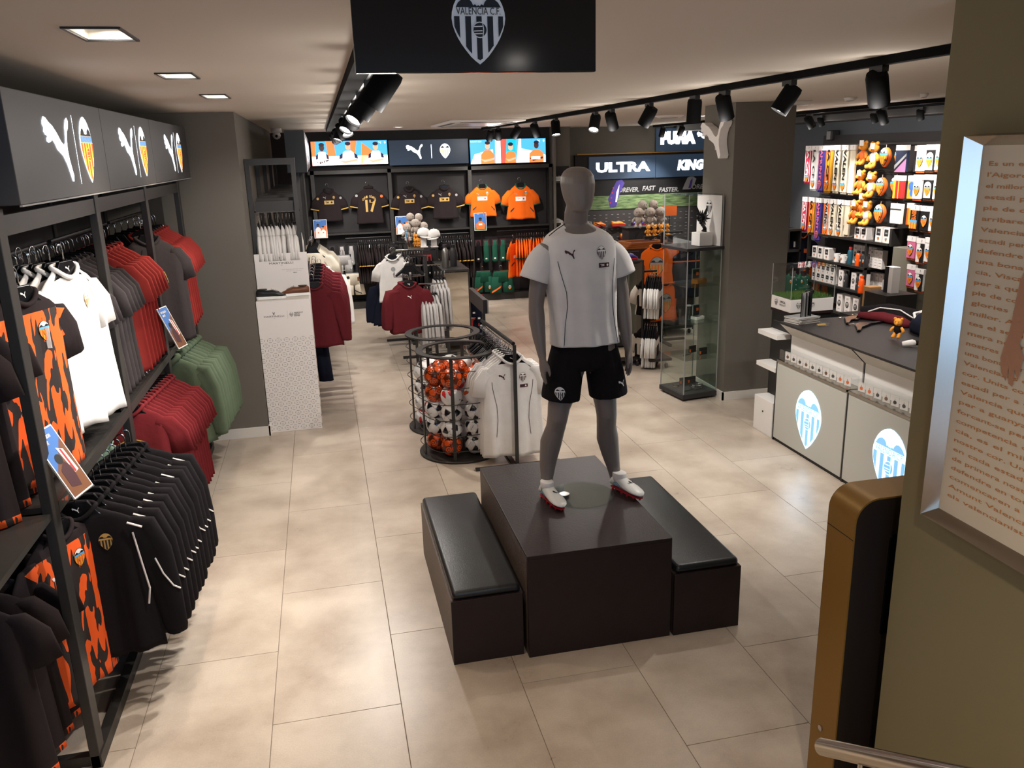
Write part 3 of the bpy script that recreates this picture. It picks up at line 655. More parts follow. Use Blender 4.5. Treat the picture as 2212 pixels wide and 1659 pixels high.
# legs (viewer left = its right leg)
limb(g, [A(1.315,4.36,1.50),A(1.30,4.35,1.38),A(1.262,4.335,1.22),A(1.222,4.315,1.12),A(1.212,4.31,1.055),A(1.205,4.33,.99),A(1.180,4.345,.90),A(1.160,4.34,.79),A(1.148,4.325,.70),A(1.140,4.32,.64),A(1.138,4.31,.605)],
     [(.09,.105),(.098,.108),(.082,.09),(.064,.072),(.058,.066),(.055,.062),(.063,.066),(.05,.053),(.037,.043),(.034,.042),(.036,.045)], mg)
limb(g, [A(1.47,4.36,1.50),A(1.478,4.35,1.38),A(1.49,4.33,1.24),A(1.498,4.31,1.12),A(1.502,4.30,1.05),A(1.508,4.32,.98),A(1.524,4.345,.89),A(1.543,4.345,.79),A(1.560,4.335,.70),A(1.570,4.33,.65),A(1.572,4.32,.61)],
     [(.09,.105),(.098,.108),(.08,.09),(.063,.072),(.058,.066),(.056,.062),(.064,.066),(.052,.054),(.038,.043),(.034,.042),(.036,.045)], mg)
# torso
limb(g, [A(1.392,4.36,1.44),A(1.392,4.36,1.52),A(1.388,4.36,1.62),A(1.38,4.355,1.72),A(1.368,4.35,1.82),A(1.358,4.35,1.93),A(1.352,4.355,2.02),A(1.350,4.36,2.075),A(1.349,4.365,2.11),A(1.347,4.37,2.14)],
     [(.165,.105),(.172,.108),(.152,.1),(.155,.105),(.18,.122),(.195,.122),(.19,.105),(.15,.085),(.095,.07),(.062,.062)], mg, 22)
# neck + head
limb(g, [A(1.347,4.37,2.09),A(1.344,4.365,2.14),A(1.342,4.35,2.19),A(1.345,4.335,2.225)], [.074,.065,.064,.062], mg)
H = [(2.195,4.31,.03,.035),(2.21,4.305,.048,.062),(2.235,4.315,.060,.082),(2.27,4.325,.072,.094),(2.31,4.335,.080,.100),(2.35,4.342,.0835,.104),(2.385,4.348,.079,.098),(2.412,4.352,.063,.078),(2.428,4.354,.041,.05),(2.434,4.355,.012,.015)]
g.rings([[A(1.348+rx*1.08*cos(2*pi*j/20)+.006*(-sin(2*pi*j/20)), y+ry*sin(2*pi*j/20), z) for j in range(20)] for z, y, rx, ry in H], mg)
# arms : viewer left hangs slightly out, viewer right too
def hand(g, w, s, tilt=0):
    """w wrist, s=+1 thumb towards +x"""
    w = Vector(w)
    limb(g, [w, w+Vector((0,-.005,-.03)), w+Vector((.0,-.012,-.065)), w+Vector((.0,-.016,-.095))], [(.020,.027),(.019,.036),(.0185,.042),(.015,.04)], mg, 14)
    for i, (dy, l) in enumerate(((-.046,.068),(-.025,.078),(-.004,.074),(.016,.06))):
        b = w+Vector((0,dy-.0,-.085)); c = Vector((-s*.004,-.004,-1)).normalized()
        limb(g, [b, b+c*l*.45, b+c*l*.75+Vector((s*.006,0,0)), b+c*l+Vector((s*.014,0,0))], [.0088,.0085,.0075,.0055], mg, 8)
    b = w+Vector((s*.004,-.028,-.025)); limb(g, [b, b+Vector((s*.014,-.024,-.03)), b+Vector((s*.02,-.034,-.06)), b+Vector((s*.02,-.036,-.082))], [.013,.0115,.0095,.006], mg, 8)
limb(g, [A(1.19,4.355,2.015),A(1.158,4.35,1.96),A(1.13,4.345,1.86),A(1.11,4.335,1.76),A(1.104,4.33,1.70),A(1.104,4.32,1.64),A(1.108,4.295,1.54),A(1.113,4.27,1.46),A(1.116,4.262,1.43)],
     [(.06,.062),(.06,.062),(.052,.056),(.045,.05),(.042,.046),(.045,.047),(.037,.039),(.026,.029),(.0225,.027)], mg)
hand(g, A(1.116,4.262,1.44), 1)
limb(g, [A(1.512,4.36,2.01),A(1.542,4.36,1.95),A(1.575,4.36,1.86),A(1.6,4.355,1.76),A(1.608,4.35,1.70),A(1.612,4.34,1.64),A(1.618,4.315,1.54),A(1.622,4.295,1.46),A(1.624,4.287,1.43)],
     [(.06,.062),(.06,.062),(.052,.056),(.045,.05),(.042,.046),(.045,.047),(.037,.039),(.026,.029),(.0225,.027)], mg)
hand(g, A(1.624,4.287,1.44), -1)
bo = g.build('body', man, smooth=True)
md = bo.modifiers.new('remesh', 'REMESH'); md.mode = 'VOXEL'; md.voxel_size = .0052; md.use_smooth_shade = True
md = bo.modifiers.new('smooth', 'SMOOTH'); md.factor = .6; md.iterations = 6
# jersey on the mannequin
g = M(); n = 40; rng = random.Random(4)
def jring(cx, cy, rx, ry, z, A_, ph, dip=0, hs=0):
    R = []
    for j in range(n):
        a = 2*pi*j/n; ca, sa = cos(a), sin(a)
        f = A_*(sin(ca*8+ph+z*3)+.9*sin(ca*15+ph*2.1+z*9))
        R.append(A(cx+rx*math.copysign(abs(ca)**.85, ca), cy+ry*math.copysign(abs(sa)**.85, sa)-f*(1 if sa < 0 else -.5), z-(dip*(-sa) if sa < 0 else 0)))
    return R
JR = [jring(1.348,4.362,.079,.074,2.135,0,0,.052), jring(1.349,4.36,.098,.082,2.12,0,0,.032), jring(1.352,4.36,.165,.098,2.088,0,0,.01), jring(1.354,4.358,.203,.112,2.05,0,0), jring(1.358,4.355,.212,.128,1.98,.001,1),
      jring(1.362,4.352,.206,.137,1.90,.003,1.5), jring(1.368,4.35,.199,.136,1.80,.005,2), jring(1.374,4.352,.193,.13,1.70,.006,2.4), jring(1.380,4.355,.19,.128,1.60,.007,2.8), jring(1.386,4.355,.197,.132,1.51,.008,3.1), jring(1.388,4.355,.2,.134,1.475,.008,3.2)]
g.rings(JR, 'f_white', cap=(False, False))
for s, P in ((-1, [(1.215,4.355,2.03),(1.178,4.352,2.005),(1.145,4.35,1.958),(1.115,4.347,1.90),(1.095,4.344,1.845)]), (1, [(1.485,4.36,2.03),(1.522,4.36,2.005),(1.557,4.36,1.958),(1.585,4.36,1.90),(1.602,4.358,1.845)])):
    Q = [A(*p) for p in P]; RR = []
    for i, p in enumerate(Q):
        t_ = (Q[min(i+1, 4)]-Q[max(i-1, 0)]).normalized(); a = Vector((1,0,0))-t_*t_.x; a.normalize(); b_ = t_.cross(a); r = [.03,.056,.077,.082,.084][i]
        RR.append([p+a*(r*.98+.003*sin(5*cos(2*pi*j/20)+i))*cos(2*pi*j/20)+b_*(r*1.02)*sin(2*pi*j/20) for j in range(20)])
    g.rings(RR, 'f_white', cap=(True, False))
jb = bvh_of(g)
jo = g.build('jersey', man, smooth=True); md = jo.modifiers.new('sub', 'SUBSURF'); md.levels = 1; md.render_levels = 2
md = jo.modifiers.new('thick', 'SOLIDIFY'); md.thickness = .002
def jart(nm, items, ox=0, oz=0, sp=.015): return art(nm, items, man, eps=.0007, drape=(jb, (ox, 0, oz)), split=sp)
cx = 1.362-mo.x
jart('chest_logo', puma(0,0,.056,'p_plum'), cx-.09, 1.985-POD)
jart('club_badge', crest_dark(0,0,.072), cx+.085, 1.985-POD)
jart('sponsor_patch', [(rect(-.032,-.012,.032,.012), 'p_plum', 1), txt('TM', -.012, 0, .013, 'p_white', 3, bold=.03), (circ(.02,0,.006), 'p_white', 3)], cx+.098, 1.92-POD)
def line2(P, w):
    o = []
    for (a, b), (c, d_) in zip(P, P[1:]):
        L_ = hypot(c-a, d_-b); nx, ny = -(d_-b)/L_*w/2, (c-a)/L_*w/2; o.append(([(a+nx,b+ny),(a-nx,b-ny),(c-nx,d_-ny),(c+nx,d_+ny)], 'p_dk', 1))
    return o
jart('side_piping', line2([(cx-.155,1.95-POD),(cx-.145,1.90-POD),(cx-.112,1.78-POD),(cx-.105,1.70-POD),(cx-.118,1.58-POD),(cx-.125,1.475-POD)], .0035))
jart('side_piping', line2([(cx+.168,1.95-POD),(cx+.160,1.90-POD),(cx+.150,1.80-POD),(cx+.155,1.70-POD),(cx+.172,1.58-POD),(cx+.19,1.475-POD)], .0035))
for s in (-1, 1):
    P = [A(1.35+s*.085,4.318,2.132), A(1.352+s*.13,4.315,2.108), A(1.354+s*.175,4.32,2.075)]
    M().tube([p+Vector((0,-.004,.006)) for p in P], .0028, 'p_dk', 6).build('shoulder_piping', man)
M().tube([A(1.348+.08*cos(2*pi*j/28), 4.362+.075*sin(2*pi*j/28), 2.137-(.052*max(0,-sin(2*pi*j/28)))) for j in range(28)], .0055, 'f_white', 6, close=True).build('neckband', man, smooth=True)
# shorts
g = M(); R0 = [[A(1.385+rx*cos(2*pi*j/28), 4.357+ry*sin(2*pi*j/28), z) for j in range(28)] for z, rx, ry in ((1.53,.178,.118),(1.50,.183,.122),(1.44,.192,.128),(1.385,.197,.132),(1.35,.195,.130),(1.33,.15,.10),(1.318,.07,.06),(1.312,.02,.02))]
g.rings(R0, 'f_black', cap=(True, True))
for x0, x1, s in ((1.29,1.236,-1),(1.482,1.522,1)):
    RR = []
    for i, (z, k) in enumerate(((1.43,0),(1.36,.3),(1.28,.62),(1.20,.9),(1.165,1.0))):
        r = .098+.013*k; c_ = x0+(x1-x0)*k
        RR.append([A(c_+(r+.002*sin(6*cos(2*pi*j/24)+i))*cos(2*pi*j/24), 4.352-.02*k+(r*1.08)*sin(2*pi*j/24), z+.012*s*cos(2*pi*j/24)) for j in range(24)])
    g.rings(RR, 'f_black', cap=(True, True))
sb = bvh_of(g); so = g.build('shorts', man, smooth=True); md = so.modifiers.new('remesh', 'REMESH'); md.mode = 'VOXEL'; md.voxel_size = .006; md.use_smooth_shade = True; md = so.modifiers.new('smooth', 'SMOOTH'); md.factor = .5; md.iterations = 3
for nm, it, x, z in (('club_badge', crest_bw(0,0,.074, text=False), 1.205, 1.222), ('shorts_logo', puma(0,0,.042,'p_white'), 1.568, 1.246)):
    art(nm, it, man, eps=.0012, drape=(sb, (x-mo.x, 0, z-POD)), split=.012)
# boots : football boot with sock, sole, studs
def boot(t, x, y, ang, nm):
    b = M(); prof = [(-.075,.030,.05,.028),(-.055,.036,.075,.036),(-.02,.036,.09,.038),(.02,.038,.075,.036),(.06,.042,.058,.034),(.10,.046,.048,.03),(.135,.042,.036,.026),(.16,.03,.026,.02),(.172,.012,.014,.014)]
    R = []
    for u, w, h, c_ in prof:
        R.append([(w*cos(2*pi*j/18), -u, .022+h/2+(h/2)*sin(2*pi*j/18)+(0 if sin(2*pi*j/18) > 0 else .004)) for j in range(18)])
    b.rings(R, 'leather_white'); ro = TR(x, y, 0) @ RZ(ang); b.xf(ro)
    q = b.build('boot', t, smooth=True)
    s = M(); pts = [(w*.62*cc, -u) for u, w, h, c_ in prof for cc in (1,)]+[(-w*.62, -u) for u, w, h, c_ in reversed(prof)]
    s.prism(pts, .013, .021, 'rubber_red', 'xy'); s.xf(ro); s.build('sole', q)
    for a, c_ in ((-.055,.02),(-.055,-.02),(.03,.028),(.03,-.028),(.08,.03),(.08,-.03),(.125,.022),(.125,-.022),(.155,0)):
        k = M().cyl((c_,-a,.013),(c_,-a,.0005), .007, 'rubber_red', 8, .0045); k.xf(ro); k.build('stud', q)
    k = M().rings([[ (rx*cos(2*pi*j/16), .02+ry*sin(2*pi*j/16), z) for j in range(16)] for z, rx, ry in ((.06,.037,.05),(.09,.036,.048),(.115,.037,.046),(.118,.034,.043))], 'f_white', cap=(True,True)); k.xf(ro); k.build('sock', t, smooth=True)
    k = M()
    for sd in (-1, 1): art_ = puma(0, 0, .05, 'p_black'); 
    p2 = art('side_logo', puma(0,0,.045,'p_black'), q, eps=.0005, mat=ro @ TR(.012,-.075,.0745) @ RX(-.95) @ RZ(.3))
    for dz in (0, .012): art('side_pattern', [([(-.03,dz),(.0,.018+dz),(.03,dz),(.03,dz+.004),(.0,.022+dz),(-.03,dz+.004)], 'p_teal', 1)], q, eps=.0005, mat=ro @ TR(-.041,.0,.04) @ RZ(-pi/2))
boot(man, 1.138-mo.x, 4.225-mo.y+.03, radians(12), 0)
boot(man, 1.585-mo.x, 4.235-mo.y+.03, radians(22), 1)
# ================================================================== CARDBOARD SHOE DISPLAY
t = thing('shoe_display', 'tall white cardboard shoe display with printed lattice pattern, beside the grey wall return', 'display stand', (-.405, 7.97, 0))
o = t.location
M().box(-.65,-.165,7.79,8.15,0,1.262,'white_card').build('pedestal', t, off=o, bevel=.003)
M().box(-.65,-.165,8.13,8.148,1.263,1.655,'white_card').build('back_board', t, off=o, bevel=.002)
M().box(-.64,-.175,7.80,8.125,1.263,1.267,'white_shade').build('shoe_shelf', t, off=o)
L = []
for r in range(19):
    for c_ in range(7):
        x = -.225+c_*.075+(.0 if r % 2 == 0 else .0375)-.003; y = .04+r*.0475
        if abs(x) > .228: continue
        for k in range(4):
            a0 = pi/4+k*pi/2+.25; pts = [(x+.026*cos(a0+q*.27), y+.021*sin(a0+q*.27)) for q in range(5)]+[(x+.0225*cos(a0+q*.27), y+.0175*sin(a0+q*.27)) for q in range(4,-1,-1)]
            L.append((pts, 'p_grey', 1))
        s = 1 if (r+c_) % 2 else -1
        L.append(([(x-.009,y+.006*s),(x,y-.005*s),(x+.009,y+.006*s),(x+.007,y+.007*s),(x,y-.002*s),(x-.007,y+.007*s)], 'p_silver', 1))
art('lattice_print', L, t, mat=TR(-.4075-o.x, 7.79-o.y, 0), eps=.0008)
V = lambda x, y, s: ([(x-.018*s,y+.02*s),(x-.011*s,y+.022*s),(x,y-.002*s),(x+.011*s,y+.022*s),(x+.018*s,y+.02*s),(x+.004*s,y-.018*s),(x-.004*s,y-.018*s)], 'p_text', 1)
art('front_print', [V(-.095,1.145,.6), txt('MARTINELLI', -.095, 1.118, .016, 'p_text', 1, width=.18), txt('1978', -.095, 1.10, .006, 'p_grey', 1), (rect(.026,1.09,.0275,1.165), 'p_silver', 1),
    txt('VALENCIA CF', .125, 1.142, .011, 'p_text', 1, width=.08, bold=.03), txt('OFFICIAL', .112, 1.127, .011, 'p_text', 1, width=.055, bold=.03), txt('PARTNER', .11, 1.112, .011, 'p_text', 1, width=.052, bold=.03)]+crest_dark(.062, 1.128, .045, 'p_text'), t, mat=TR(-.4075-o.x, 7.79-o.y, 0), eps=.0008)
art('board_print', [V(.0,1.60,1), txt('MARTINELLI', 0, 1.562, .02, 'p_text', 1, width=.22), txt('1978', 0, 1.542, .007, 'p_grey', 1), txt('PASO QUE UN PARTIDO AMUNT', .10, 1.50, .006, 'p_grey', 1, width=.2), txt('descubre la coleccion', .11, 1.485, .005, 'p_grey', 1, width=.14), txt('AMUNT', .12, 1.468, .008, 'p_text', 1, bold=.03)], t, mat=TR(-.4075-o.x, 8.13-o.y, 0), eps=.0008)
def sneaker(name, label, m, loc, rz, group=None, sole='p_white', L=.27):
    t = thing(name, label, 'shoe', loc, rz, group); k = L/.27
    pr = [(-.13,.030,.022,.075),(-.115,.038,.022,.092),(-.07,.040,.022,.085),(-.02,.040,.022,.08),(.02,.042,.022,.085),(.06,.046,.022,.068),(.095,.046,.022,.05),(.12,.036,.022,.04),(.134,.014,.022,.028)]
    R = [[(u*k, w*k*cos(2*pi*j/14), (z0+(z1-z0)/2+(z1-z0)/2*sin(2*pi*j/14))*k) for j in range(14)] for u, w, z0, z1 in pr]
    M().rings(R, m).build('upper', t, smooth=True)
    pts = [(u*k, w*1.06*k) for u, w, a, b in pr]+[(u*k, -w*1.06*k) for u, w, a, b in reversed(pr)]
    M().prism(pts, .001, .026*k, sole, 'xy').build('sole', t, bevel=.003)
    M().rings([[((-.072+.042*cos(a))*k, .026*k*sin(a), (.086+z)*k) for a in [2*pi*j/14 for j in range(14)]] for z in (0, .008)], 'p_dk').build('opening', t)
    M().box(.0*k,.055*k,-.012*k,.012*k,.066*k,.084*k,m).xf(RY(.3)).build('tongue', t)
    for i in range(4): M().tube([((.008+.016*i)*k,-.022*k,(.085-.006*i)*k),((.012+.016*i)*k,0,(.094-.006*i)*k),((.008+.016*i)*k,.022*k,(.085-.006*i)*k)], .0022, 'p_silver' if m != 'leather_white' else 'p_white', 5).build('lace', t)
    return t
sneaker('sneaker', 'black leather sneaker with thick white sole on the cardboard display', 'black_gloss' if 0 else 'leather', (-.515, 7.89, 1.268), 0)
sneaker('sneaker', 'brown leather sneaker with white sole on the cardboard display', 'leather_brown', (-.30, 8.0, 1.268), pi)
# ================================================================== BALL BASKETS
PHI = (1+sqrt(5))/2
ICO = [Vector(v).normalized() for v in [(0,1,PHI),(0,-1,PHI),(0,1,-PHI),(0,-1,-PHI),(1,PHI,0),(-1,PHI,0),(1,-PHI,0),(-1,-PHI,0),(PHI,0,1),(-PHI,0,1),(PHI,0,-1),(-PHI,0,-1)]]
DOD = [Vector(v).normalized() for v in [(a,b,c_) for a in (1,-1) for b in (1,-1) for c_ in (1,-1)]+[(0,a/PHI,b*PHI) for a in (1,-1) for b in (1,-1)]+[(a/PHI,b*PHI,0) for a in (1,-1) for b in (1,-1)]+[(a*PHI,0,b/PHI) for a in (1,-1) for b in (1,-1)]]
def ball_mesh(kind, r):
    bm = bmesh.new(); bmesh.ops.create_icosphere(bm, subdivisions=5, radius=r); me = bpy.data.meshes.new('ball_'+kind)
    names = {'classic':('ball_white','ball_black','ball_seam'),'orange':('ball_orange','ball_brown','ball_brown'),'red':('ball_white','ball_red','ball_seam'),'puma':('ball_white','ball_black','ball_seam'),'tri':('ball_white','ball_orange','bottle_teal')}[kind]
    for x in names: me.materials.append(MATS[x])
    for f in bm.faces:
        d = f.calc_center_median().normalized(); f.smooth = True
        if kind in ('classic', 'orange'):
            p = sorted([d.dot(v)-.0 for v in ICO], reverse=True)[:2]; h = sorted([d.dot(v)-.0 for v in DOD], reverse=True)[:2]
            pv = p[0]+.0; hv = h[0]-.0
            # weighted power diagram of the truncated icosahedron
            pd = pv*1.0/.9393; hd = hv*1.0/.9149
            pd = pv/.9393-0; hd = hv/.9149
            if kind == 'classic':
                if pv*.9149*1.0 > hv*.9393*.993 if 0 else (pv/ .9149 > hv/.9393*1.0 and False): pass
                ang = math.acos(min(1, pv))
                # pentagon if p plane is crossed first: smallest distance to face planes
                tp = .926/pv if pv > 0 else 9; th = .9149/hv if hv > 0 else 9
                if tp < th: k = 1 if th-tp > .004 else 2
                else:
                    k = 2 if (abs(.9149/h[0]-.9149/h[1]) < .011 or th > tp-.004) else 0
            else:
                a1 = math.acos(min(1, pv)); a2 = math.acos(min(1, hv))
                k = 1 if (.30 < a1 < .36 or .10 < a1 < .17 or a2 > .34 and a1 > .33 or .285 < a2 < .315) else 0
            f.material_index = k
        else:
            q = Vector((d.x*.8+.3*sin(3*d.z), d.y, d.z)); v = sin(5*q.x+2*q.y)*sin(4*q.z+1.5*q.x)
            f.material_index = 1 if v > .42 else (2 if .36 < v < .42 else 0)
    bm.to_mesh(me); bm.free(); return me
BR = .092
BM_ = {k: ball_mesh(k, BR) for k in ('classic','orange','red','puma','tri')}
BN = {'classic':'black and white panelled football','orange':'orange football with brown ring pattern','red':'white football with red swirls','puma':'white football with bold black shapes','tri':'white football with orange and teal marks'}
def ball(kind, x, y, z, label, group):
    o = bpy.data.objects.new('football', BM_[kind]); COL.objects.link(o); o.location = (x, y, z); rng = random.Random(hash((round(x*100), round(z*100))) % 999)
    o.rotation_euler = (rng.uniform(0,6), rng.uniform(0,6), rng.uniform(0,6)); o['label'] = label; o['category'] = 'ball'; o['group'] = group
def basket(cx, cy, R, h, label, where, fill, levels, seed):
    t = thing('ball_basket', label, 'basket', (cx, cy, 0), group='round ball baskets')
    M().lathe([(.001,.004),(R+.03,.004),(R+.035,.008),(R+.035,.016),(R+.03,.02),(.001,.02)], (0,0,0), 'steel_dark', 48).build('base_disc', t)
    M().lathe([(R-.035,h),(R+.025,h),(R+.025,h+.012),(R-.035,h+.012),(R-.035,h)], (0,0,0), 'steel_dark', 48).build('top_ring', t)
    for i in range(6):
        a = 2*pi*i/6+.22+pi/2*0
        M().box(-.014,.014,-.005,.005,.018,h,'steel_dark').xf(TR(R*cos(a),R*sin(a),0) @ RZ(a+pi/2)).build('upright', t)
    for i in range(6):
        z = .10+i*(h-.16)/5.4
        M().tube([((R+.012+(.014*sin(5*pi*2*j/40)))*cos(2*pi*j/40),(R+.012+(.014*sin(5*pi*2*j/40)))*sin(2*pi*j/40),z) for j in range(40)], .0035, 'steel_dark', 6, close=True).build('wire_hoop', t)
    rng = random.Random(seed); nb = 0
    for lv in range(levels):
        z = .021+BR+lv*.148; ro = R-BR-.03; N = 6 if ro > .2 else 5
        for i in range(N+1):
            if i == N: x = y = 0
            else: a = 2*pi*i/N+(lv*.55) % (pi/N); x, y = ro*cos(a), ro*sin(a)
            kind = fill(lv, i, rng); front = y < .02
            if i == N and lv < levels-1: continue
            ball(kind, cx+x, cy+y, z+(0 if i < N else .03), '%s, %s basket, %s layer, %s' % (BN[kind], where, ['bottom','second','third','fourth','fifth'][lv], 'centre' if i == N else (['right side','right rear','left rear','left side','left front','right front'] if N == 6 else ['right side','rear','left rear','left front','right front'])[i]), 'footballs in the %s basket' % where); nb += 1
def f1(lv, i, rng): return 'orange' if (lv == 0 and i in (0,3,4)) or (lv == 3 and i in (2,3)) or (lv == 4) and rng.random() < .55 else ('classic' if lv < 3 else rng.choice(['puma','tri','classic','orange','red']))
def f2(lv, i, rng): return rng.choice(['classic','classic','puma','red']) if lv else 'red'
basket(1.025, 6.80, .325, .905, 'front round wire ball basket with flat steel top ring, filled with footballs', 'front', f1, 5, 3)
basket(1.01, 7.53, .325, .905, 'rear round wire ball basket with flat steel top ring, partly filled', 'rear', f2, 4, 5)
# ================================================================== WHITE JERSEY RACK
t = thing('garment_rack', 'grey steel T-shaped garment rack with white jerseys behind the podium', 'clothes rack', (1.33, 6.7, 0)); o = t.location
M().box(1.404,1.43,6.28,6.305,.02,1.03,'steel_dark').build('post', t, off=o); M().box(1.345,1.372,7.25,7.28,.02,1.13,'steel_dark').build('post', t, off=o)
M().tube([(1.405,6.27,1.045),(1.345,7.28,1.045)], .016, 'steel_black', 8).build('top_bar', t, off=o)
M().box(1.06,1.78,6.25,6.29,.0,.02,'steel_dark').box(1.345,1.75,7.26,7.30,.0,.02,'steel_dark').box(1.37,1.41,6.29,7.26,0,.018,'steel_dark').build('base_frame', t, off=o)
M().box(1.345,1.372,7.25,7.28,1.131,1.2,'steel_dark').build('sign_stem', t, off=o)
M().box(1.28,1.32,6.85,7.55,1.19,1.31,'steel_dark').box(1.315,1.325,6.84,6.85,1.19,1.31,'p_silver').build('sign_holder', t, off=o)
def badge_home(cx=0): return [('chest_logo', puma(-.085,-.155,.055,'p_plum')), ('club_badge', [x for x in crest_dark(.085,-.165,.078)]), ('sponsor_patch', [(rect(.06,-.25,.125,-.224), 'p_plum', 1), (circ(.108,-.237,.007), 'p_white', 2)])]
def piping(t, gb, bvh):
    for s in (-1, 1): art('side_piping', [(q, 'p_plum', 1) for q in [x[0] for x in line2([(s*.17,-.19),(s*.165,-.25),(s*.135,-.40),(s*.13,-.52),(s*.145,-.66)], .004)]], t, eps=.0008, drape=(bvh, (0,0,0)), loc=(0,0,-HZ))
wj = tee_proto('white_jersey', '', 'jersey', garment(.50,.84,'short',.022,'f_white',3,.009), 'f_white', badge=badge_home(), extra=piping, hlogo=True)
row(wj, lines((1.40,6.33,1.045),(1.385,6.56,1.045),5), lambda i: '%s white training jersey from the front on the T-shaped rack behind the podium' % ORD[i], 'white jerseys on the T-shaped rack', jit=.06)
# empty black hangers on the rack
def hanger_thing(label, group):
    t = thing('clothes_hanger', label, 'hanger', (0,0,-50), group=group); hg, hk = hanger_mesh(.4, drop=HZ)
    hg.build('hanger_body', t, loc=(0,0,-HZ), bevel=.003); hk.build('hook', t, smooth=True, loc=(0,0,-HZ))
    M().tube([(-.2,0,-.07),(-.19,.0,-.115),(-.1,0,-.118),(.1,0,-.118),(.19,0,-.115),(.2,0,-.07)], .003, 'chrome', 6).build('trouser_bar', t, loc=(0,0,-HZ)); return t
eh = hanger_thing('', '')
row(eh, lines((1.372,6.62,1.045),(1.35,7.2,1.045),16), lambda i: '%s empty black hanger from the jerseys along the T-shaped rack' % nth(i), 'empty hangers on the T-shaped rack', jit=.12)
# ================================================================== LEFT RACK
def poster_art(w, h, bg, kind):
    A_ = [(rect(-w/2,-h/2,w/2,h/2), 'p_white', 1), (rect(-w/2+.006,-h/2+.006,w/2-.006,h/2-.006), bg, 2)]
    if kind == 'duo':
        A_ += [([(-w/2+.006,-h*.1),(w/2-.006,h*.22),(w/2-.006,-h/2+.006),(-w/2+.006,-h/2+.006)], 'p_orange', 3)]
        for x, sk, dz in ((-w*.18,'p_skin2',.02),(w*.2,'p_skin',-.02)):
            A_ += [(circ(x, h*.12+dz, w*.11), sk, 4), ([(x-w*.2,-h/2+.008),(x-w*.2,-h*.08+dz),(x-w*.08,h*.03+dz),(x+w*.08,h*.03+dz),(x+w*.2,-h*.08+dz),(x+w*.2,-h/2+.008)], 'p_white', 5), (circ(x, h*.18+dz, w*.09, 14, w*.06), 'p_black', 5), (circ(x,-h*.2,w*.05), 'p_orange', 6)]
        A_ += [txt('NEW SEASON', -w*.12, h*.42, h*.03, 'p_white', 5)]
    elif kind == 'solo':
        A_ += [([(-w/2+.006,-h*.3),(w/2-.006,-h*.3),(w/2-.006,-h/2+.006),(-w/2+.006,-h/2+.006)], 'p_green', 3), ([(-w*.33,-h*.42),(-w*.36,-h*.12),(-w*.1,h*.02),(w*.1,h*.02),(w*.36,-h*.12),(w*.33,-h*.42)], 'p_orange', 4), (circ(0,h*.12,w*.12), 'p_skin2', 4), (circ(0,h*.18,w*.13,14,w*.08), 'p_black', 5), (rect(-w*.14,-h*.2,w*.14,-h*.1), 'p_white', 5), txt('AMUNT', -w*.15, h*.42, h*.03, 'p_white', 5)]
    else:
        A_ += [([(-w/2+.006,-h*.1),(w/2-.006,h*.3),(w/2-.006,-h/2+.006),(-w/2+.006,-h/2+.006)], 'p_brown', 3), (circ(-w*.1,h*.05,w*.15), 'p_black', 4), ([(-w*.3,-h*.35),(-w*.3,-h*.1),(0,0),(w*.2,-h*.12),(w*.1,-h*.4)], 'p_plum', 5), ([(w*.05,h*.2),(w*.3,h*.14),(w*.36,-h*.2),(w*.16,-h*.22)], 'p_white', 5), ([(w*.14,h*.17),(w*.22,h*.15),(w*.26,-h*.2),(w*.18,-h*.22)], 'p_red', 6),
               txt('NEW SEASON', -w*.1, h*.38, h*.05, 'p_white', 6, width=w*.55, bold=.03), txt('AMUNT', -w*.2, h*.3, h*.05, 'p_white', 6, width=w*.3, bold=.03)]
    return A_
def stand_poster(label, loc, rz, w, h, bg, kind, tilt=.12, group='small product posters'):
    t = thing('counter_poster', label, 'poster', loc, rz, group)
    M().box(-w/2-.003,w/2+.003,.0,.003,.0,h+.003,'acrylic').xf(RX(-tilt)).build('acrylic_front', t)
    M().box(-w/2-.003,w/2+.003,-.005,.055,-.003,.0,'acrylic').build('acrylic_foot', t)
    g_ = art('printed_sheet', poster_art(w, h, bg, kind), t, eps=.0004, mat=RX(-tilt) @ TR(0,-.0008,h/2)); M().box(-w/2,w/2,.0035,.0045,0,h,'p_white').xf(RX(-tilt)).build('backing_sheet', t); return t
PY = [3.37, 4.76, 6.07, 7.46]
t = thing('wall_rack', 'dark steel wall rack of three bays along the left wall', 'clothes rack', (-1.45, 5.4, 0)); o = t.location
for y in PY:
    M().box(-1.17,-1.13,y-.04,y+.04,0,2.37,'steel_dark').build('upright', t, off=o, bevel=.003)
    M().box(-1.76,-1.72,y-.03,y+.03,0,2.37,'steel_dark').build('rear_upright', t, off=o)
    M().box(-1.76,-1.13,y-.02,y+.02,-.0,.05,'steel_dark').build('foot', t, off=o)
M().box(-1.17,-1.125,3.33,7.5,.0,.06,'steel_dark').build('base_beam', t, off=o)
for a, b_ in zip(PY, PY[1:]):
    M().box(-1.165,-1.135,a+.04,b_-.04,2.27,2.345,'steel_dark').build('top_beam', t, off=o)
    M().box(-1.75,-1.14,a+.04,b_-.04,1.17,1.195,'steel_dark').build('shelf', t, off=o)
    M().box(-1.15,-1.13,a+.04,b_-.04,1.165,1.215,'steel_dark').build('shelf_lip', t, off=o)
    M().box(-1.74,-1.73,a+.04,b_-.04,.1,2.3,'wall_black').build('back_panel', t, off=o)
    for z in (2.13, 1.10): 
        M().tube([(-1.40,a+.04,z),(-1.40,b_-.04,z)], .011, 'steel_black', 8).build('hanging_rail', t, off=o)
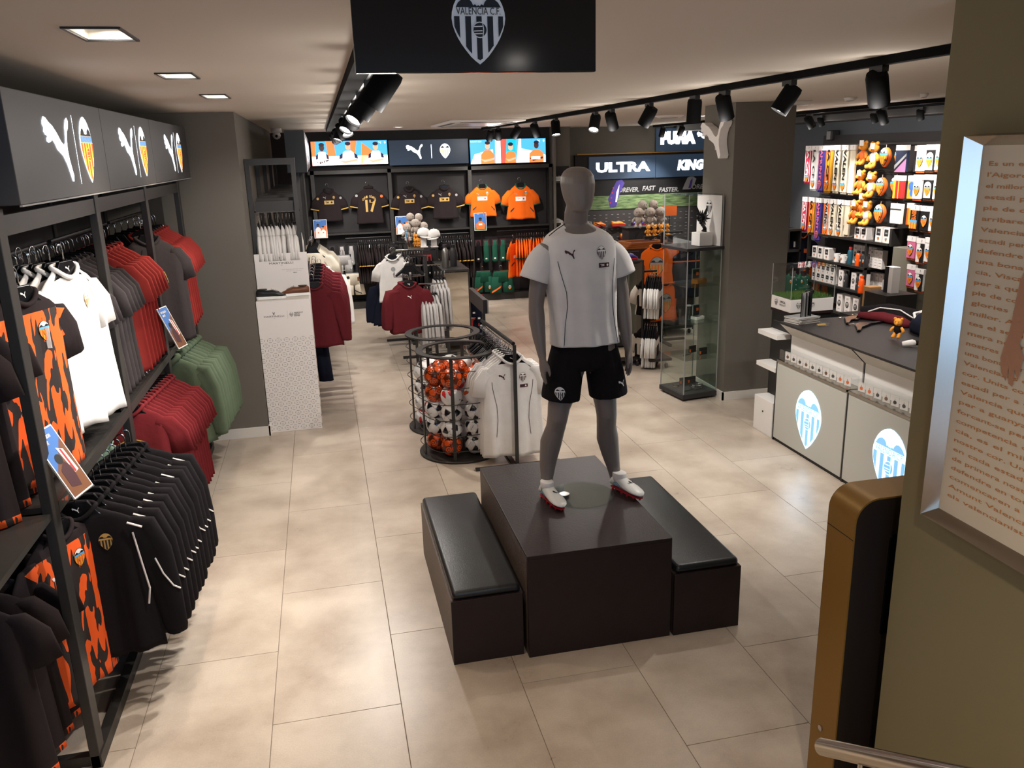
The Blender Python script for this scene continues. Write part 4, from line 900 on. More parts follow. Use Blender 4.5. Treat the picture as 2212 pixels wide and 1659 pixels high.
M().box(-1.75,-1.14,2.0,3.33,1.17,1.195,'steel_dark').build('shelf', t, off=o); M().tube([(-1.42,2.0,1.10),(-1.42,3.33,1.10)], .011, 'steel_black', 8).build('hanging_rail', t, off=o); M().tube([(-1.42,2.0,2.13),(-1.42,3.33,2.13)], .011, 'steel_black', 8).build('hanging_rail', t, off=o)
SY = [3.37, 4.765, 6.085, 7.68]
for i, (a, b_) in enumerate(zip(SY, SY[1:])):
    t = thing('illuminated_sign', '%s illuminated grey fascia sign with leaping cat and club shield over the left rack' % ['nearest','middle','farthest'][i], 'sign', (-1.25, (a+b_)/2, 2.38), group='fascia signs above the left rack')
    w = (b_-a)/2-.002
    M().box(-.3,.195,-w,w,0,.41,'sign_face').build('box', t, bevel=.003); M().box(.19,.2,-w,w,-.006,.0,'p_silver').build('bottom_trim', t)
    # art faces +X, art x axis -> +Y
    mm = Matrix(((0,-1,0,.1965),(1,0,0,0),(0,0,1,.2),(0,0,0,1)))
    art('logo_cat', [([(x, y*.84) for x, y in puma(-.10,0,.38,'emit_logo')[0][0]], 'emit_logo', 1)], t, mat=mm, eps=.0008); art('logo_line', [(rect(.150,-.15,.155,.15), 'emit_logo', 1)], t, mat=mm, eps=.0008)
    art('logo_shield', crest(.345,0,.30,'emit_logo','p_dk',band='emit_blue',stripe='emit_red',field='emit_yel',top='emit_logo',ball=True,txt='p_white'), t, mat=mm, eps=.0008)
    M().box(-.35,-.3,-w,w,.0,.41,'black_paint').build('rear_bracket', t)
# garments, bay by bay
kit = tee_proto('striped_jersey', '', 'jersey', garment(.43,.78,'short',.024,'kit_flame',7,.007,cuff=None), 'f_kit_black', neck=.08,
    badge=[('chest_logo', puma(-.075,-.20,.055,'p_white')), ('club_badge', crest_col(.07,-.17,.085))], hlogo=True)
for ch in list(kit.children):   # black shoulders and sleeves
    if ch.name.startswith('fabric_body'):
        me = ch.data; me.materials.append(MATS['f_kit_black'])
        for p in me.polygons:
            c_ = p.center
            if abs(c_.x) > .185+max(0,(-c_.z-.25))*.2 or c_.z > -.075: p.material_index = 1
LR = 'left rack, %s rail, %s bay'
pts = lines((-1.21,3.66,2.15),(-1.40,3.68,2.15),3)
row(kit, pts, lambda i: (['frontmost orange and black striped jersey','second orange and black striped jersey','third orange and black striped jersey'][i]+' on the upper rail of the left rack, nearest bay') if i < 3 else '%s orange and black striped jersey on the rear upper rail beyond the first post' % ORD[i-3], 'striped jerseys on the left rack', rz=[1.25]*3)
row(kit, [(-1.20,3.54,1.17)], lambda i: 'orange and black striped jersey below the tilted poster on the lower rail', 'striped jerseys on the left rack', rz=[1.2], first=False)
kb = tee_proto('dark_jersey', '', 'jersey', garment(.48,.80,'short',.026,'f_kit_black',8,.014), 'f_kit_black', neck=.08)
for ch in kb.children:
    if ch.name.startswith('fabric_body'):
        ch.data.materials.append(MATS['kit_flame'])
        for p in ch.data.polygons:
            if p.center.z < -.66 and p.center.z > -.84 and abs(p.center.x) < .26: p.material_index = 1
row(kb, lines((-1.45,3.05,1.10),(-1.47,3.55,1.08),5), lambda i: '%s black jersey with orange hem, hanging low beyond the first post' % ORD[i], 'black jerseys beyond the first post', rz=.35)
row(kb, lines((-1.46,3.2,2.12),(-1.48,3.5,2.12),3), lambda i: '%s black jersey with orange hem, hanging high beyond the first post' % ORD[i], 'black jerseys beyond the first post', rz=.35, first=False)
tagw = M().box(-.02,.02,-.002,.002,-.09,0,'p_paper')
tg_ = thing('price_tag', 'white price tag hanging from the frontmost striped jersey', 'tag', (-1.165,3.72,1.87)); M().box(-.02,.02,-.001,.001,-.09,0,'p_white').build('card', tg_); M().tube([(0,0,.0),(0,.0,.04)], .0012, 'p_black', 5).build('string', tg_)
wt = tee_proto('white_shirt', '', 'shirt', garment(.50,.76,'short',.024,'f_white',11,.016,flare=1.1), 'f_white', badge=[('club_badge', crest_dark(.09,-.17,.075,'p_gold','p_white'))], hlogo=True)
row(wt, lines((-1.17,4.16,2.19),(-1.58,4.2,2.17),8), lambda i: '%s white shirt from the front, ' % ORD[i]+LR % ('upper', 'nearest'), 'white shirts on the left rack', rz=1.3, seed=4)
dk = tee_proto('dark_shirt', '', 'shirt', garment(.52,.74,'short',.026,'f_charcoal',13,.014), 'f_charcoal')
row(dk, lines((-1.42,4.52,2.13),(-1.42,4.70,2.13),3), lambda i: '%s charcoal shirt from the front behind white ones, ' % ORD[i]+LR % ('upper', 'nearest'), 'charcoal shirts on the left rack', rz=.1)
row(dk, lines((-1.40,4.86,2.13),(-1.40,5.22,2.13),5), lambda i: '%s charcoal shirt from the front, ' % ORD[i]+LR % ('upper', 'middle'), 'charcoal shirts on the left rack', rz=.12, first=False)
rd = tee_proto('red_shirt', '', 'shirt', garment(.52,.74,'short',.026,'f_redor',15,.014), 'f_redor')
row(rd, lines((-1.37,5.34,2.13),(-1.37,5.85,2.13),6), lambda i: '%s brick red shirt from the front, ' % ORD[i]+LR % ('upper', 'middle'), 'red shirts on the left rack', rz=.1)
row(rd, lines((-1.28,6.50,2.13),(-1.30,7.2,2.13),7), lambda i: '%s brick red shirt from the front, ' % ORD[i]+LR % ('upper', 'farthest'), 'red shirts on the left rack', rz=.1, first=False, seed=8)
bat = [([(-.10,-.02),(-.075,.06),(-.02,.085),(-.015,.11),(0,.098),(.015,.11),(.02,.085),(.075,.06),(.10,-.02),(.097,-.02),(.07,.055),(.02,.08),(.0,.092),(-.02,.08),(-.07,.055),(-.097,-.02)], 'p_gold', 1), txt('VCF', 0, .02, .05, 'p_gold', 1, width=.075), ([(-.10,-.02),(-.06,.0),(-.03,-.02),(0,-.01),(.03,-.02),(.06,0),(.10,-.02),(.06,-.006),(.03,-.026),(0,-.016),(-.03,-.026),(-.06,-.006)], 'p_gold', 1)]
def batprint(z, w=1.0): return [((it[0], *it[1:]) if it[0] == 'TEXT' else ([(x*w, y*w+z) for x, y in it[0]], it[1], it[2])) if it[0] != 'TEXT' else txt('VCF', 0, z+.02, .05, 'p_gold', 1, width=.075) for it in bat]
dv = tee_proto('dark_shirt', 'charcoal shirt with gold line print of a bat, front of the upper rail, farthest bay', 'shirt', garment(.54,.76,'short',.04,'f_charcoal',17,.008), 'f_charcoal', badge=[('chest_print', batprint(-.3)+puma(.0,-.38,.05,'p_gold'))], hlogo=True)
dv.location = (-1.20,6.25,2.13); dv.rotation_euler = (0,0,.7)
# lower rails
jk = tee_proto('black_jacket', '', 'jacket', garment(.54,.74,'long',.03,'f_black',19,.014,sh=.23,neck=.075), 'f_black', neck=.075, badge=[('club_badge', crest_dark(.10,-.17,.085,'p_black','p_gold'))], hlogo=True,
    extra=lambda t, gb, bvh: [M().tube([(s*.215,-.03,-.14),(s*.235,-.034,-.30),(s*.25,-.034,-.42),(s*.235,-.03,-.50)], .0045, 'f_white', 5).build('white_piping', t, loc=(0,0,-HZ)) for s in (-1,1)]+[M().tube([(s*.29,-.028,-.28),(s*.315,-.03,-.36),(s*.35,-.026,-.43),(s*.375,-.014,-.455)], .0042, 'f_white', 5).build('sleeve_piping', t, loc=(0,0,-HZ)) for s in (-1,1)]+[M().tube([(s*.20,-.04,-.085),(s*.26,-.05,-.11)], .005, 'f_white', 5).build('white_piping', t, loc=(0,0,-HZ)) for s in (-1,1)])
row(jk, lines((-1.16,3.70,1.19),(-1.13,4.66,1.13),11), lambda i: '%s black jacket with white piping from the front, ' % ORD[i]+LR % ('lower', 'nearest'), 'black jackets on the left rack', rz=.1, jit=.09, seed=3)
mt = tee_proto('mint_hoodie', 'pale mint hoodie at the near end of the lower rail, middle bay', 'hoodie', garment(.5,.6,'long',.05,'f_mint',21,.008), 'f_mint', polo=True); mt.location = (-1.38,4.88,1.10)
rl = tee_proto('red_shirt', '', 'shirt', garment(.52,.76,'short',.026,'f_red',23,.014), 'f_red', badge=[('chest_print', batprint(-.27))], hlogo=True)
row(rl, lines((-1.20,4.98,1.27),(-1.18,5.92,1.20),13), lambda i: '%s dark red bat-print shirt from the front, ' % ORD[i]+LR % ('lower', 'middle'), 'dark red shirts on the left rack', rz=.08, jit=.07, seed=6)
gh = tee_proto('green_hoodie', '', 'hoodie', garment(.56,.68,'long',.034,'f_green',25,.016,sh=.22), 'f_green', polo=True)
row(gh, lines((-1.20,6.30,1.26),(-1.17,7.2,1.21),9), lambda i: '%s sage green hoodie from the front, ' % ORD[i]+LR % ('lower', 'farthest'), 'green hoodies on the left rack', rz=.08, jit=.1, seed=7)
stand_poster('tilted poster with blue sky and players on the left rack shelf, nearest bay', (-1.035,3.43,1.235), 1.35, .15, .30, 'p_blue', 'old', tilt=.45)
stand_poster('tilted poster with blue sky on the left rack shelf, middle bay', (-1.0,5.9,1.29), 1.3, .14, .30, 'p_blue', 'old', tilt=.4)
eh2 = hanger_thing('', '')
row(eh2, lines((-1.45,3.45,2.13),(-1.42,4.66,2.13),9), lambda i: '%s empty black hanger from the front on the upper rail, nearest bay' % ORD[i], 'empty hangers on the left rack', jit=.1)
row(eh2, lines((-1.42,6.15,2.13),(-1.4,7.1,2.13),6), lambda i: '%s empty black hanger from the front on the upper rail, farthest bay' % ORD[i], 'empty hangers on the left rack', first=False, jit=.1)
# ================================================================== BACK WALL UNIT  (front plane y = 14.3)
BX = [-.09, 1.16, 2.51, 3.93]
t = thing('back_wall_rack', 'dark three-bay display rack with shelf line along the back wall', 'clothes rack', (1.9, 14.35, 0)); o = t.location
for x in BX: M().box(x-.03,x+.03,14.22,14.27,0,2.30,'steel_dark').build('upright', t, off=o)
M().box(-.16,3.97,14.22,14.44,2.24,2.30,'steel_dark').build('top_beam', t, off=o)
for a, b_ in zip(BX, BX[1:]):
    M().box(a+.03,b_-.03,14.24,14.44,1.255,1.285,'steel_dark').build('shelf', t, off=o)
    M().box(a+.03,b_-.03,14.20,14.44,0,.12,'steel_dark').build('base_board', t, off=o)
    M().box(a+.03,b_-.03,14.42,14.445,.13,2.24,'wall_black').build('back_panel', t, off=o)
    M().tube([(a+.45,14.28,1.19),(b_-.05,14.28,1.19)], .01, 'steel_black', 8).build('hanging_rail', t, off=o)
# screens and fascia
def screen(name, label, x0, x1, z0, z1, people, seed):
    t = thing(name, label, 'screen', ((x0+x1)/2, 14.30, (z0+z1)/2), group='screens over the back wall'); w, h = x1-x0, z1-z0
    M().box(-w/2,w/2,0,.06,-h/2,h/2,'black_gloss').build('casing', t)
    A_ = [(rect(-w/2+.008,-h/2+.008,w/2-.008,h/2-.008), 's_sky', 1)]; H = h-.016
    if seed == 0:
        A_ += [([(-w*.28,-H/2),(-w*.3,H/2),(-w*.2,H/2),(-w*.17,-H/2)], 's_orange', 2), ([(w*.0,-H/2),(.02,H/2),(.12,H/2),(.06,-H/2)], 's_orange', 2), ([(.17,-H/2),(.2,H*.42),(.38,H*.05),(.36,-H/2)], 's_orange', 2), (rect(-w/2+.008,-H/2,w/2-.008,-H*.12), 's_white', 2), (rect(-w/2+.008,-H/2,-w*.44,H*.5), 's_orange', 2)]
        ppl = [(-w*.36,'s_skin2','s_white',.14,0),(-w*.02,'s_skin','s_white',.2,.01),(w*.34,'s_skin','s_white',.17,.0)]
        tx = [txt('NOS QUE BRILLE', -w*.33, -H*.37, .04, 's_white', 8, width=.34, bold=.03), txt('SPECIAL EDITION', -w*.36, -H*.46, .016, 's_white', 8, width=.26)]
    else:
        A_ += [([(-w*.5+.01,-H/2),(-w*.44,-H*.1),(-w*.2,H*.1),(-w*.2,-H/2)], 's_white', 2), ([(-w*.17,-H/2),(-w*.17,H/2),(-w*.1,H/2),(-w*.1,-H/2)], 's_white', 2), ([(-w*.1,-H/2),(-w*.1,H/2),(-w*.02,H/2),(-w*.04,-H/2)], 's_red', 2), ([(-w*.04,-H/2),(-w*.02,H/2),(w*.1,H/2),(w*.08,-H/2)], 's_teal', 2), ([(w*.1,-H/2),(w*.14,H/2),(w*.17,H/2),(w*.17,-H/2)], 's_white', 2), ([(w*.17,H*.1),(w*.3,-.0),(w*.5-.01,-H*.2),(w*.5-.01,-H/2),(w*.17,-H/2)], 's_white', 2)]
        ppl = [(-w*.27,'s_skin','s_orange',.16,.0),(w*.03,'s_skin','s_orange',.12,-.03),(w*.37,'s_skin2','s_orange',.17,-.01)]
        tx = [txt('AMUNT 2024', -w*.42, H*.42, .025, 's_white', 8)]
        A_ += [(rect(w*.3,-H*.38,w*.42,-H*.25), 's_white', 6)]
    for x, sk, sh_, k, dz in ppl:
        A_ += [(circ(x, H*.24+dz, .042, 18, .055), sk, 4), (circ(x, H*.36+dz, .045, 14, .03), 's_black', 5), ([(x-k*.75,-H/2),(x-k*.72,-H*.12),(x-.05,H*.06+dz),(x+.05,H*.06+dz),(x+k*.72,-H*.12),(x+k*.75,-H/2)], sh_, 4), ([(x-k*.8,-H*.3),(x-k*.35,-H*.44),(x+k*.7,-H*.34),(x+k*.7,-H*.26),(x-k*.3,-H*.34)], sk, 5)]
        if seed == 0: A_ += [([(x-k*.72,-H*.1),(x-k*.45,-.0),(x-k*.5,-H*.22),(x-k*.75,-H*.25)], 's_navy', 5), ([(x+k*.72,-H*.1),(x+k*.45,-.0),(x+k*.5,-H*.22),(x+k*.75,-H*.25)], 's_navy', 5)]
    A_ += tx+puma(w*.40,H*.40,.045,'s_white',8)+[([(w*.46,H*.44),(w*.475,H*.44),(w*.478,H*.4),(w*.4675,H*.34),(w*.457,H*.4)], 's_white', 8)]
    art('picture', A_, t, eps=.0008, mat=TR(0,-.001,0)); return t
screen('video_screen', 'bright video screen at the left end of the back wall, three players and orange shapes', -.075, 1.165, 2.375, 2.768, 3, 0)
screen('video_screen', 'bright video screen at the right end of the back wall, players in orange shirts', 2.54, 3.876, 2.325, 2.735, 3, 1)
t = thing('illuminated_sign', 'dark fascia panel between the two screens with cat and shield logos', 'sign', (1.85, 14.30, 2.55))
M().box(-.665,.665,0,.06,-.2,.2,'sign_navy').build('box', t)
art('logo_cat', puma(-.24,.01,.28,'emit_logo'), t, eps=.001); art('logo_line', [(rect(.035,-.1,.045,.12), 'emit_logo', 1)], t, eps=.001)
art('logo_shield', crest(.27,.01,.24,'emit_logo','p_dk',stripe='emit_yel',ball=False), t, eps=.001)
# jerseys displayed face-on
def wl(s, i=0): return s
dj = tee_proto('dark_jersey', '', 'jersey', garment(.40,.50,'short',.035,'f_kit_black',31,.006,sh=.16,spread=.16,neck=.065,cuff='f_gold'), 'f_kit_black', neck=.065, polo=True, hw_=.3,
    badge=[('chest_logo', puma(-.075,-.12,.05,'p_silver')), ('club_badge', crest_dark(.075,-.12,.055,'p_brown','p_gold')), ('sponsor_patch', [(rect(-.085,-.225,.07,-.165), 'p_gold', 1), txt('TM', -.04, -.195, .03, 'p_black', 2, bold=.04), (circ(.035,-.195,.016), 'p_black', 2)]), ('sleeve_patch', circ and [(circ(.185,-.13,.02), 'p_silver', 1), (circ(-.185,-.13,.02), 'p_gold', 1)])])
dj.location = (.148,14.24,2.115); dj.rotation_euler = (0,0,.12); dj['label'] = 'small dark brown jersey with gold patch, leftmost on the back wall'
for n_, (x, z, s) in enumerate(((1.47,2.105,1.06),(2.07,2.11,1.06))):
    d = dup(dj, (x,14.24,z), [.1,-.15][n_], ['dark brown jersey with gold patch above the middle poster on the back wall','dark brown jersey with gold patch next left of the orange jerseys'][n_]); d.scale = (s,s,s)
dj['group'] = 'dark jerseys on the back wall'
bk = tee_proto('dark_jersey', 'dark brown jersey seen from the back with gold name and number 17', 'jersey', garment(.43,.58,'short',.035,'f_kit_black',33,.005,sh=.17,spread=.16,neck=.06,cuff='f_gold',dip=.0), 'f_kit_black', neck=.06, dip=-.01, polo=True, hw_=.3,
    badge=[('number', [txt('17', 0, -.30, .19, 'p_gold', 1, width=.18, bold=.045)]), ('player_name', [txt(ch, .115*sin((i-4.5)*.23), -.14-.06*(1-cos((i-4.5)*.23))*1.6, .038, 'p_gold', 1, width=.026, bold=.02) for i, ch in enumerate('DANI GÓMEZ') if ch != ' ']), ('sleeve_patch', [(circ(.205,-.14,.024), 'p_orange', 1), (circ(-.205,-.12,.022), 'p_silver', 1)])])
bk.location = (.80,14.24,2.13); bk['group'] = 'dark jerseys on the back wall'
oj = tee_proto('orange_jersey', '', 'jersey', garment(.44,.52,'short',.045,'f_orange',35,.010,sh=.17,spread=.17,neck=.075,cuff='f_dkgreen',flare=1.08), 'f_dkgreen', neck=.075, vneck=True, dip=.07, hw_=.3,
    badge=[('chest_logo', puma(-.085,-.14,.05,'p_silver')), ('club_badge', crest_col(.075,-.14,.075)), ('sponsor_patch', [(rect(-.095,-.245,.075,-.18), 'p_white', 1), (circ(.035,-.212,.014), 'p_red', 2), txt('TM', -.04, -.212, .026, 'p_red', 2)]), ('side_stripe', [([(-.2,-.40),(-.12,-.34),(-.12,-.36),(-.2,-.43)], 'p_dk', 1), ([(.2,-.40),(.14,-.34),(.14,-.36),(.2,-.43)], 'p_dk', 1)])])
oj.location = (2.72,14.24,2.10); oj['label'] = 'orange jersey with green collar partly behind the rack post'; oj['group'] = 'orange jerseys on the back wall'
d = dup(oj, (3.39,14.24,2.11), .1, 'orange jersey with green collar, rightmost on the back wall'); d.scale = (1.12,1,1.12)
for i, (x, k, bg) in enumerate(((-.03,'duo','p_blue'),(1.315,'duo','p_blue'),(2.655,'solo','p_blue'))):
    stand_poster(['small player poster on the back wall shelf, leftmost','small player poster on the back wall shelf, beside the middle post','small player poster below the orange jersey'][i], (x,14.17,1.225), 0, .215, .30, bg, k, tilt=.05)
# edge-on rows
def rowx(proto, x0, x1, y, z, n, lab, grp, rz=pi/2, first=True, seed=5): row(proto, lines((x0,y,z),(x1,y,z),n), lab, grp, rz=rz, first=first, jit=.12, seed=seed)
dk2 = tee_proto('dark_jersey', '', 'jersey', garment(.40,.60,'short',.022,'f_kit_black',37,.004,n=18,cuff='f_gold',sh=.17), None, hw_=.34, badge=[('sleeve_print', [(circ(.20,-.14,.02,8), 'p_gold', 1)])])
rowx(dk2, .55, 1.09, 14.10, 1.19, 18, lambda i: '%s dark jersey from the left in the tight row, left bay of the back wall' % nth(i), 'dark jerseys hanging edge-on in the left bay')
rowx(dk2, 1.95, 2.46, 14.10, 1.19, 14, lambda i: '%s dark jersey from the left in the tight row, middle bay of the back wall' % nth(i), 'dark jerseys hanging edge-on in the middle bay', first=False)
oj2 = tee_proto('orange_jersey', '', 'jersey', garment(.44,.62,'short',.022,'f_orange',39,.006,n=18,cuff='f_dkgreen',sh=.17), None, hw_=.34, badge=[('side_print', [([(-.15,-.4),(0,-.36),(0,-.38),(-.15,-.43)], 'p_dk', 1), (rect(-.05,-.3,.08,-.25), 'p_white', 1)])])
oj2.location = (3.20,14.08,1.16); oj2.rotation_euler = (0,0,.95); oj2['label'] = 'orange jersey turned outwards at the left of the orange row'; oj2['group'] = 'orange jerseys hanging edge-on in the right bay'
rowx(oj2, 3.27, 3.75, 14.10, 1.18, 12, lambda i: '%s orange jersey from the left in the tight row, right bay' % ORD[i], 'orange jerseys hanging edge-on in the right bay', first=False, rz=1.3)
wh2 = tee_proto('white_jersey', 'white jersey with dark trim hanging below the orange row on the back wall', 'jersey', garment(.44,.60,'none',.03,'f_white',41,.01,n=20,flare=1.1), 'f_black', hw_=.34, badge=[('chest_print', [(rect(-.08,-.2,.06,-.15), 'p_black', 1), (circ(0,-.07,.02), 'p_black', 1)])]); wh2.location = (3.62,13.75,.98); wh2.rotation_euler = (0,0,.3)
# socks in packs, shorts
def pack(name, label, m, w, h, loc, group, rz=0, card='p_dk'):
    t = thing(name, label, 'socks', loc, rz, group)
    M().box(-w/2,w/2,-.012,.012,-h*.28,0,card).build('header_card', t); M().rings([[(w*.44*k*cos(a), .02*sin(a), z) for a in [2*pi*j/12 for j in range(12)]] for z, k in ((-.02,.8),(-h*.3,1),(-h*.7,1.0),(-h*.9,1.15),(-h,.9))], m).build('sock', t, smooth=True)
    M().cyl((0,.012,-.01),(0,.12,-.01), .004, 'chrome', 6).build('peg', t); art('card_print', puma(0,-h*.13,w*.6,'p_silver'), t, eps=.0125); art('sock_print', [(rect(-w*.2,-h*.86,w*.1,-h*.8), 'p_white', 1)], t, eps=.022); return t
for i, x in enumerate((-.036,.13,.29,.443)): pack('sock_pack', '%s black sock pack from the left on the left bay of the back wall' % ORD[i] if i < 2 else ['first pale sock pack beside the dark jersey row','second pale sock pack beside the dark jersey row'][i-2], 'f_black' if i < 2 else 'f_grey', .10, .34, (x,14.28,1.08), 'sock packs in the left bay')
for i, x in enumerate((2.62,2.76,2.915,3.06)): pack('sock_pack', '%s dark green sock pack from the left in the right bay of the back wall' % ORD[i], 'f_black' if i < 1 else 'f_dkgreen', .11, .40, (x,14.28,1.06), 'green sock packs in the right bay', card='p_plum')
def shorts_proto(name, label, m, W_=.36, L=.36, badge=None, seed=1, trim=None):
    t = thing(name, label, 'shorts', (0,0,-50)); g = M(); rng = random.Random(seed)
    g.rings([[(W_*.42*k*cos(a), .035*sin(a)+.006*sin(9*cos(a)+seed), z) for a in [2*pi*j/24 for j in range(24)]] for z, k in ((0,.9),(-.03,.95),(-L*.5,1.08))], m)
    for s in (-1, 1): g.rings([[(s*c_+r*cos(a), .034*sin(a)+.006*sin(7*cos(a)+s), z) for a in [2*pi*j/18 for j in range(18)]] for z, c_, r in ((-L*.25,W_*.21,W_*.23),(-L*.6,W_*.25,W_*.235),(-L,W_*.29,W_*.25))], m)
    bv = bvh_of(g); g.build('fabric_body', t, smooth=True, loc=(0,0,-.1))
    h = M().box(-W_*.42,W_*.42,-.008,.008,-.012,.004,'chrome'); h.box(-W_*.42,-W_*.36,-.014,.014,-.03,.01,'plastic_black').box(W_*.36,W_*.42,-.014,.014,-.03,.01,'plastic_black'); h.tube([(0,0,.0),(0,0,.06)]+[(-.018+.018*cos(a), 0, .065+.02*sin(a)) for a in [pi*i/6*1.2 for i in range(7)]], .004, 'chrome', 6); h.build('clip_hanger', t, loc=(0,0,-.09))
    for nm, it in badge or []: art(nm, it, t, eps=.0008, drape=(bv, (0,0,0)), loc=(0,0,-.1))
    return t
gs = shorts_proto('green_shorts', 'dark green shorts with orange side stripe, left of the pair on the back wall', 'f_dkgreen', .34, .36, badge=[('club_badge', crest_col(.10,-.28,.07)), ('stripe', [([(-.16,-.33),(-.02,-.24),(-.02,-.27),(-.16,-.36)], 'p_orange', 1)])])
gs.location = (2.67,14.16,.62); gs['group'] = 'green shorts in the right bay'; dup(gs, (3.0,14.14,.62), .08, 'dark green shorts with orange side stripe, right of the pair on the back wall').scale = (1.25,1,1.05)
cs = shorts_proto('cream_shorts', 'cream shorts with dark round patch hanging low in the left bay of the back wall', 'f_cream', .34, .36, badge=[('side_pocket', [([(.0,-.27),(.12,-.33),(.12,-.345),(.0,-.29)], 'p_black', 1)]), ('patch', [(circ(-.09,-.06,.025), 'p_black', 1), (rect(.06,-.12,.09,-.05), 'p_brown', 1)])])
cs.location = (.44,14.1,.72); cs['group'] = 'cream shorts in the left bay'; dup(cs, (.16,14.1,.70), .5, 'cream shorts turned sideways in the left bay of the back wall')
gs2 = shorts_proto('grey_shorts', 'pale grey shorts with hem tag hanging above the cream shorts', 'f_grey', .3, .3, badge=[('patch', [(rect(-.06,-.25,.02,-.24), 'p_white', 1)])]); gs2.location = (.30,14.18,1.02)
# wall socket
t = thing('wall_socket', 'small grey wall socket low in the right bay of the back wall', 'socket', (3.15,14.41,.40)); M().box(-.04,.04,-.01,.005,-.04,.04,'p_silver').build('plate', t, bevel=.004); M().lathe([(.001,.012),(.02,.012),(.02,.008),(.001,.008)], (0,0,0), 'p_dk', axis='y').build('outlet', t)
# sneakers on ledges at right edge
t = thing('wall_ledge', 'dark narrow ledge unit in the recess right of the back wall rack', 'shelf', (4.1,14.42,1.25))
M().box(-.10,.22,-.2,.02,0,.03,'steel_dark').build('shelf', t); M().box(-.10,.22,-.2,.02,.72,.75,'steel_dark').build('shelf', t); M().box(-.10,.22,-.0,.02,-1.25,1.0,'wall_black').build('back_panel', t)
sneaker('sneaker', 'white sneaker on the lower ledge behind the mannequin shoulder', 'leather_white', (4.05,14.32,1.282), .2, L=.26); sneaker('sneaker', 'white sneaker on the upper ledge behind the mannequin head', 'leather_white', (4.10,14.32,2.002), .2, L=.26)
# ================================================================== BOOT WALL (y = 15)
t = thing('boot_wall', 'dark slotted boot wall with football pitch banner right of the mannequin', 'wall display', (5.9, 15.0, 0)); o = t.location
M().box(4.6,7.2,14.96,15.04,1.99,2.42,'wall_black').build('sign_backing', t, off=o)
M().box(4.6,7.2,14.97,15.03,1.43,1.98,'black_paint').build('banner_board', t, off=o)
M().box(4.6,7.2,14.965,14.9695,1.43,1.68,'pitch').build('pitch_print', t, off=o)
M().box(4.6,7.2,14.98,15.03,.2,1.42,'wall_dark').build('peg_board', t, off=o)
M().box(4.62,7.2,14.90,14.95,2.425,2.445,'gold_paint').build('light_strip', t, off=o)
for r, z in enumerate((1.33,1.27,1.21,1.12,1.06,1.0,.92,.86)):
    for i in range(20): M().box(-.02,.02,-.003,.0,-.004,.004,'p_silver').build('slot', t, loc=(4.75+i*.115-o.x,14.979-o.y,z)) if r % 2 == 0 or i % 2 == 0 else None
art('slogan_print', [txt('ASTER.', -1.12, 1.755, .075, 's_white' if 0 else 'p_silver', 1, width=.34, bold=.04, shear=.2), txt('FOREVER.', -.28, 1.77, .085, 'p_silver', 1, width=.46, bold=.03, shear=.2), txt('FAST', .14, 1.785, .085, 'p_silver', 1, width=.25, bold=.03, shear=.2), txt('FASTER.', .55, 1.745, .085, 'p_silver', 1, width=.40, bold=.03, shear=.2), txt('FOREVER', 1.2, 1.78, .085, 'p_silver', 1, width=.5, bold=.03, shear=.2)]+puma(-1.22,2.0,.12,'p_silver')+
    [([(-.62,1.47),(-.66,1.62),(-.58,1.80),(-.50,1.94),(-.40,1.97),(-.34,1.90),(-.42,1.75),(-.47,1.60),(-.5,1.48)], 'p_purple', 2), ([(-.52,1.56),(-.50,1.74),(-.44,1.88),(-.46,1.7),(-.49,1.56)], 'p_white', 3), ([(.82,1.74),(.86,1.84),(.92,1.96),(1.02,1.99),(1.10,1.93),(1.06,1.82),(.98,1.74)], 'p_silver', 2), ([(.94,1.76),(.98,1.9),(1.02,1.95),(1.02,1.88),(.99,1.76)], 'p_purple', 3)]+[(circ(-.62-.0+.02*i,1.55+.09*i,.015,8), 'p_red', 3) for i in range(4)], t, eps=.001, mat=TR(0, 14.963-o.y, 0))
def lit_sign(label, x0, x1, z0, z1, items, y=14.93, face='sign_navy'):
    t = thing('illuminated_sign', label, 'sign', ((x0+x1)/2, y, (z0+z1)/2)); w, h = x1-x0, z1-z0
    M().box(-w/2,w/2,0,.03,-h/2,h/2,face).build('panel', t)
    for nm, it in items: art(nm, it, t, eps=.003)
    return t
lit_sign('navy sign panel with glowing white ULTRA lettering', 4.86, 6.15, 1.98, 2.385, [('lettering', [txt('ULTRA', .0, 0, .17, 'emit_logo', 1, width=1.06, bold=.05)])])
lit_sign('navy sign panel with glowing white KING lettering', 6.16, 7.2, 1.98, 2.385, [('lettering', [txt('KING', .18, 0, .17, 'emit_logo', 1, width=.52, bold=.07, shear=.15)])])
lit_sign('blue lit sign panel with overexposed white brand lettering high on the rear wall', 6.16, 7.24, 2.45, 2.86, [('lettering', [txt('PUMA', -.12, .02, .2, 'emit_white', 1, width=.7, bold=.09)]), ('logo_cat', puma(.40,.02,.26,'emit_white'))], face='p_blue' if 0 else 'sign_navy')
def boot_item(label, m, loc, rz, group, L=.26): return sneaker('football_boot', label, m, loc, rz, group, sole='rubber_red', L=L)
mk('boot_orange', (245,140,50), .4); mk('boot_purple', (70,56,130), .35)
bi = boot_item('orange football boot on the boot wall, first from the left', 'boot_orange', (5.05,14.9,1.13), .15, 'boots on the boot wall'); 
for k, (x, z, m, lb) in enumerate(((5.42,1.12,'boot_orange','orange football boot on the boot wall, left of the purple one'),(5.83,1.10,'boot_purple','purple football boot on the upper row of the boot wall'),(5.6,.88,'boot_orange','orange football boot on the lower row, just right of the jersey sleeve'),(5.15,.88,'boot_orange','orange football boot hidden low behind the mannequin shoulder'),(6.2,.88,'boot_purple','purple football boot on the lower row of the boot wall'))):
    boot_item(lb, m, (x,14.9,z), .15, 'boots on the boot wall', L=.3)
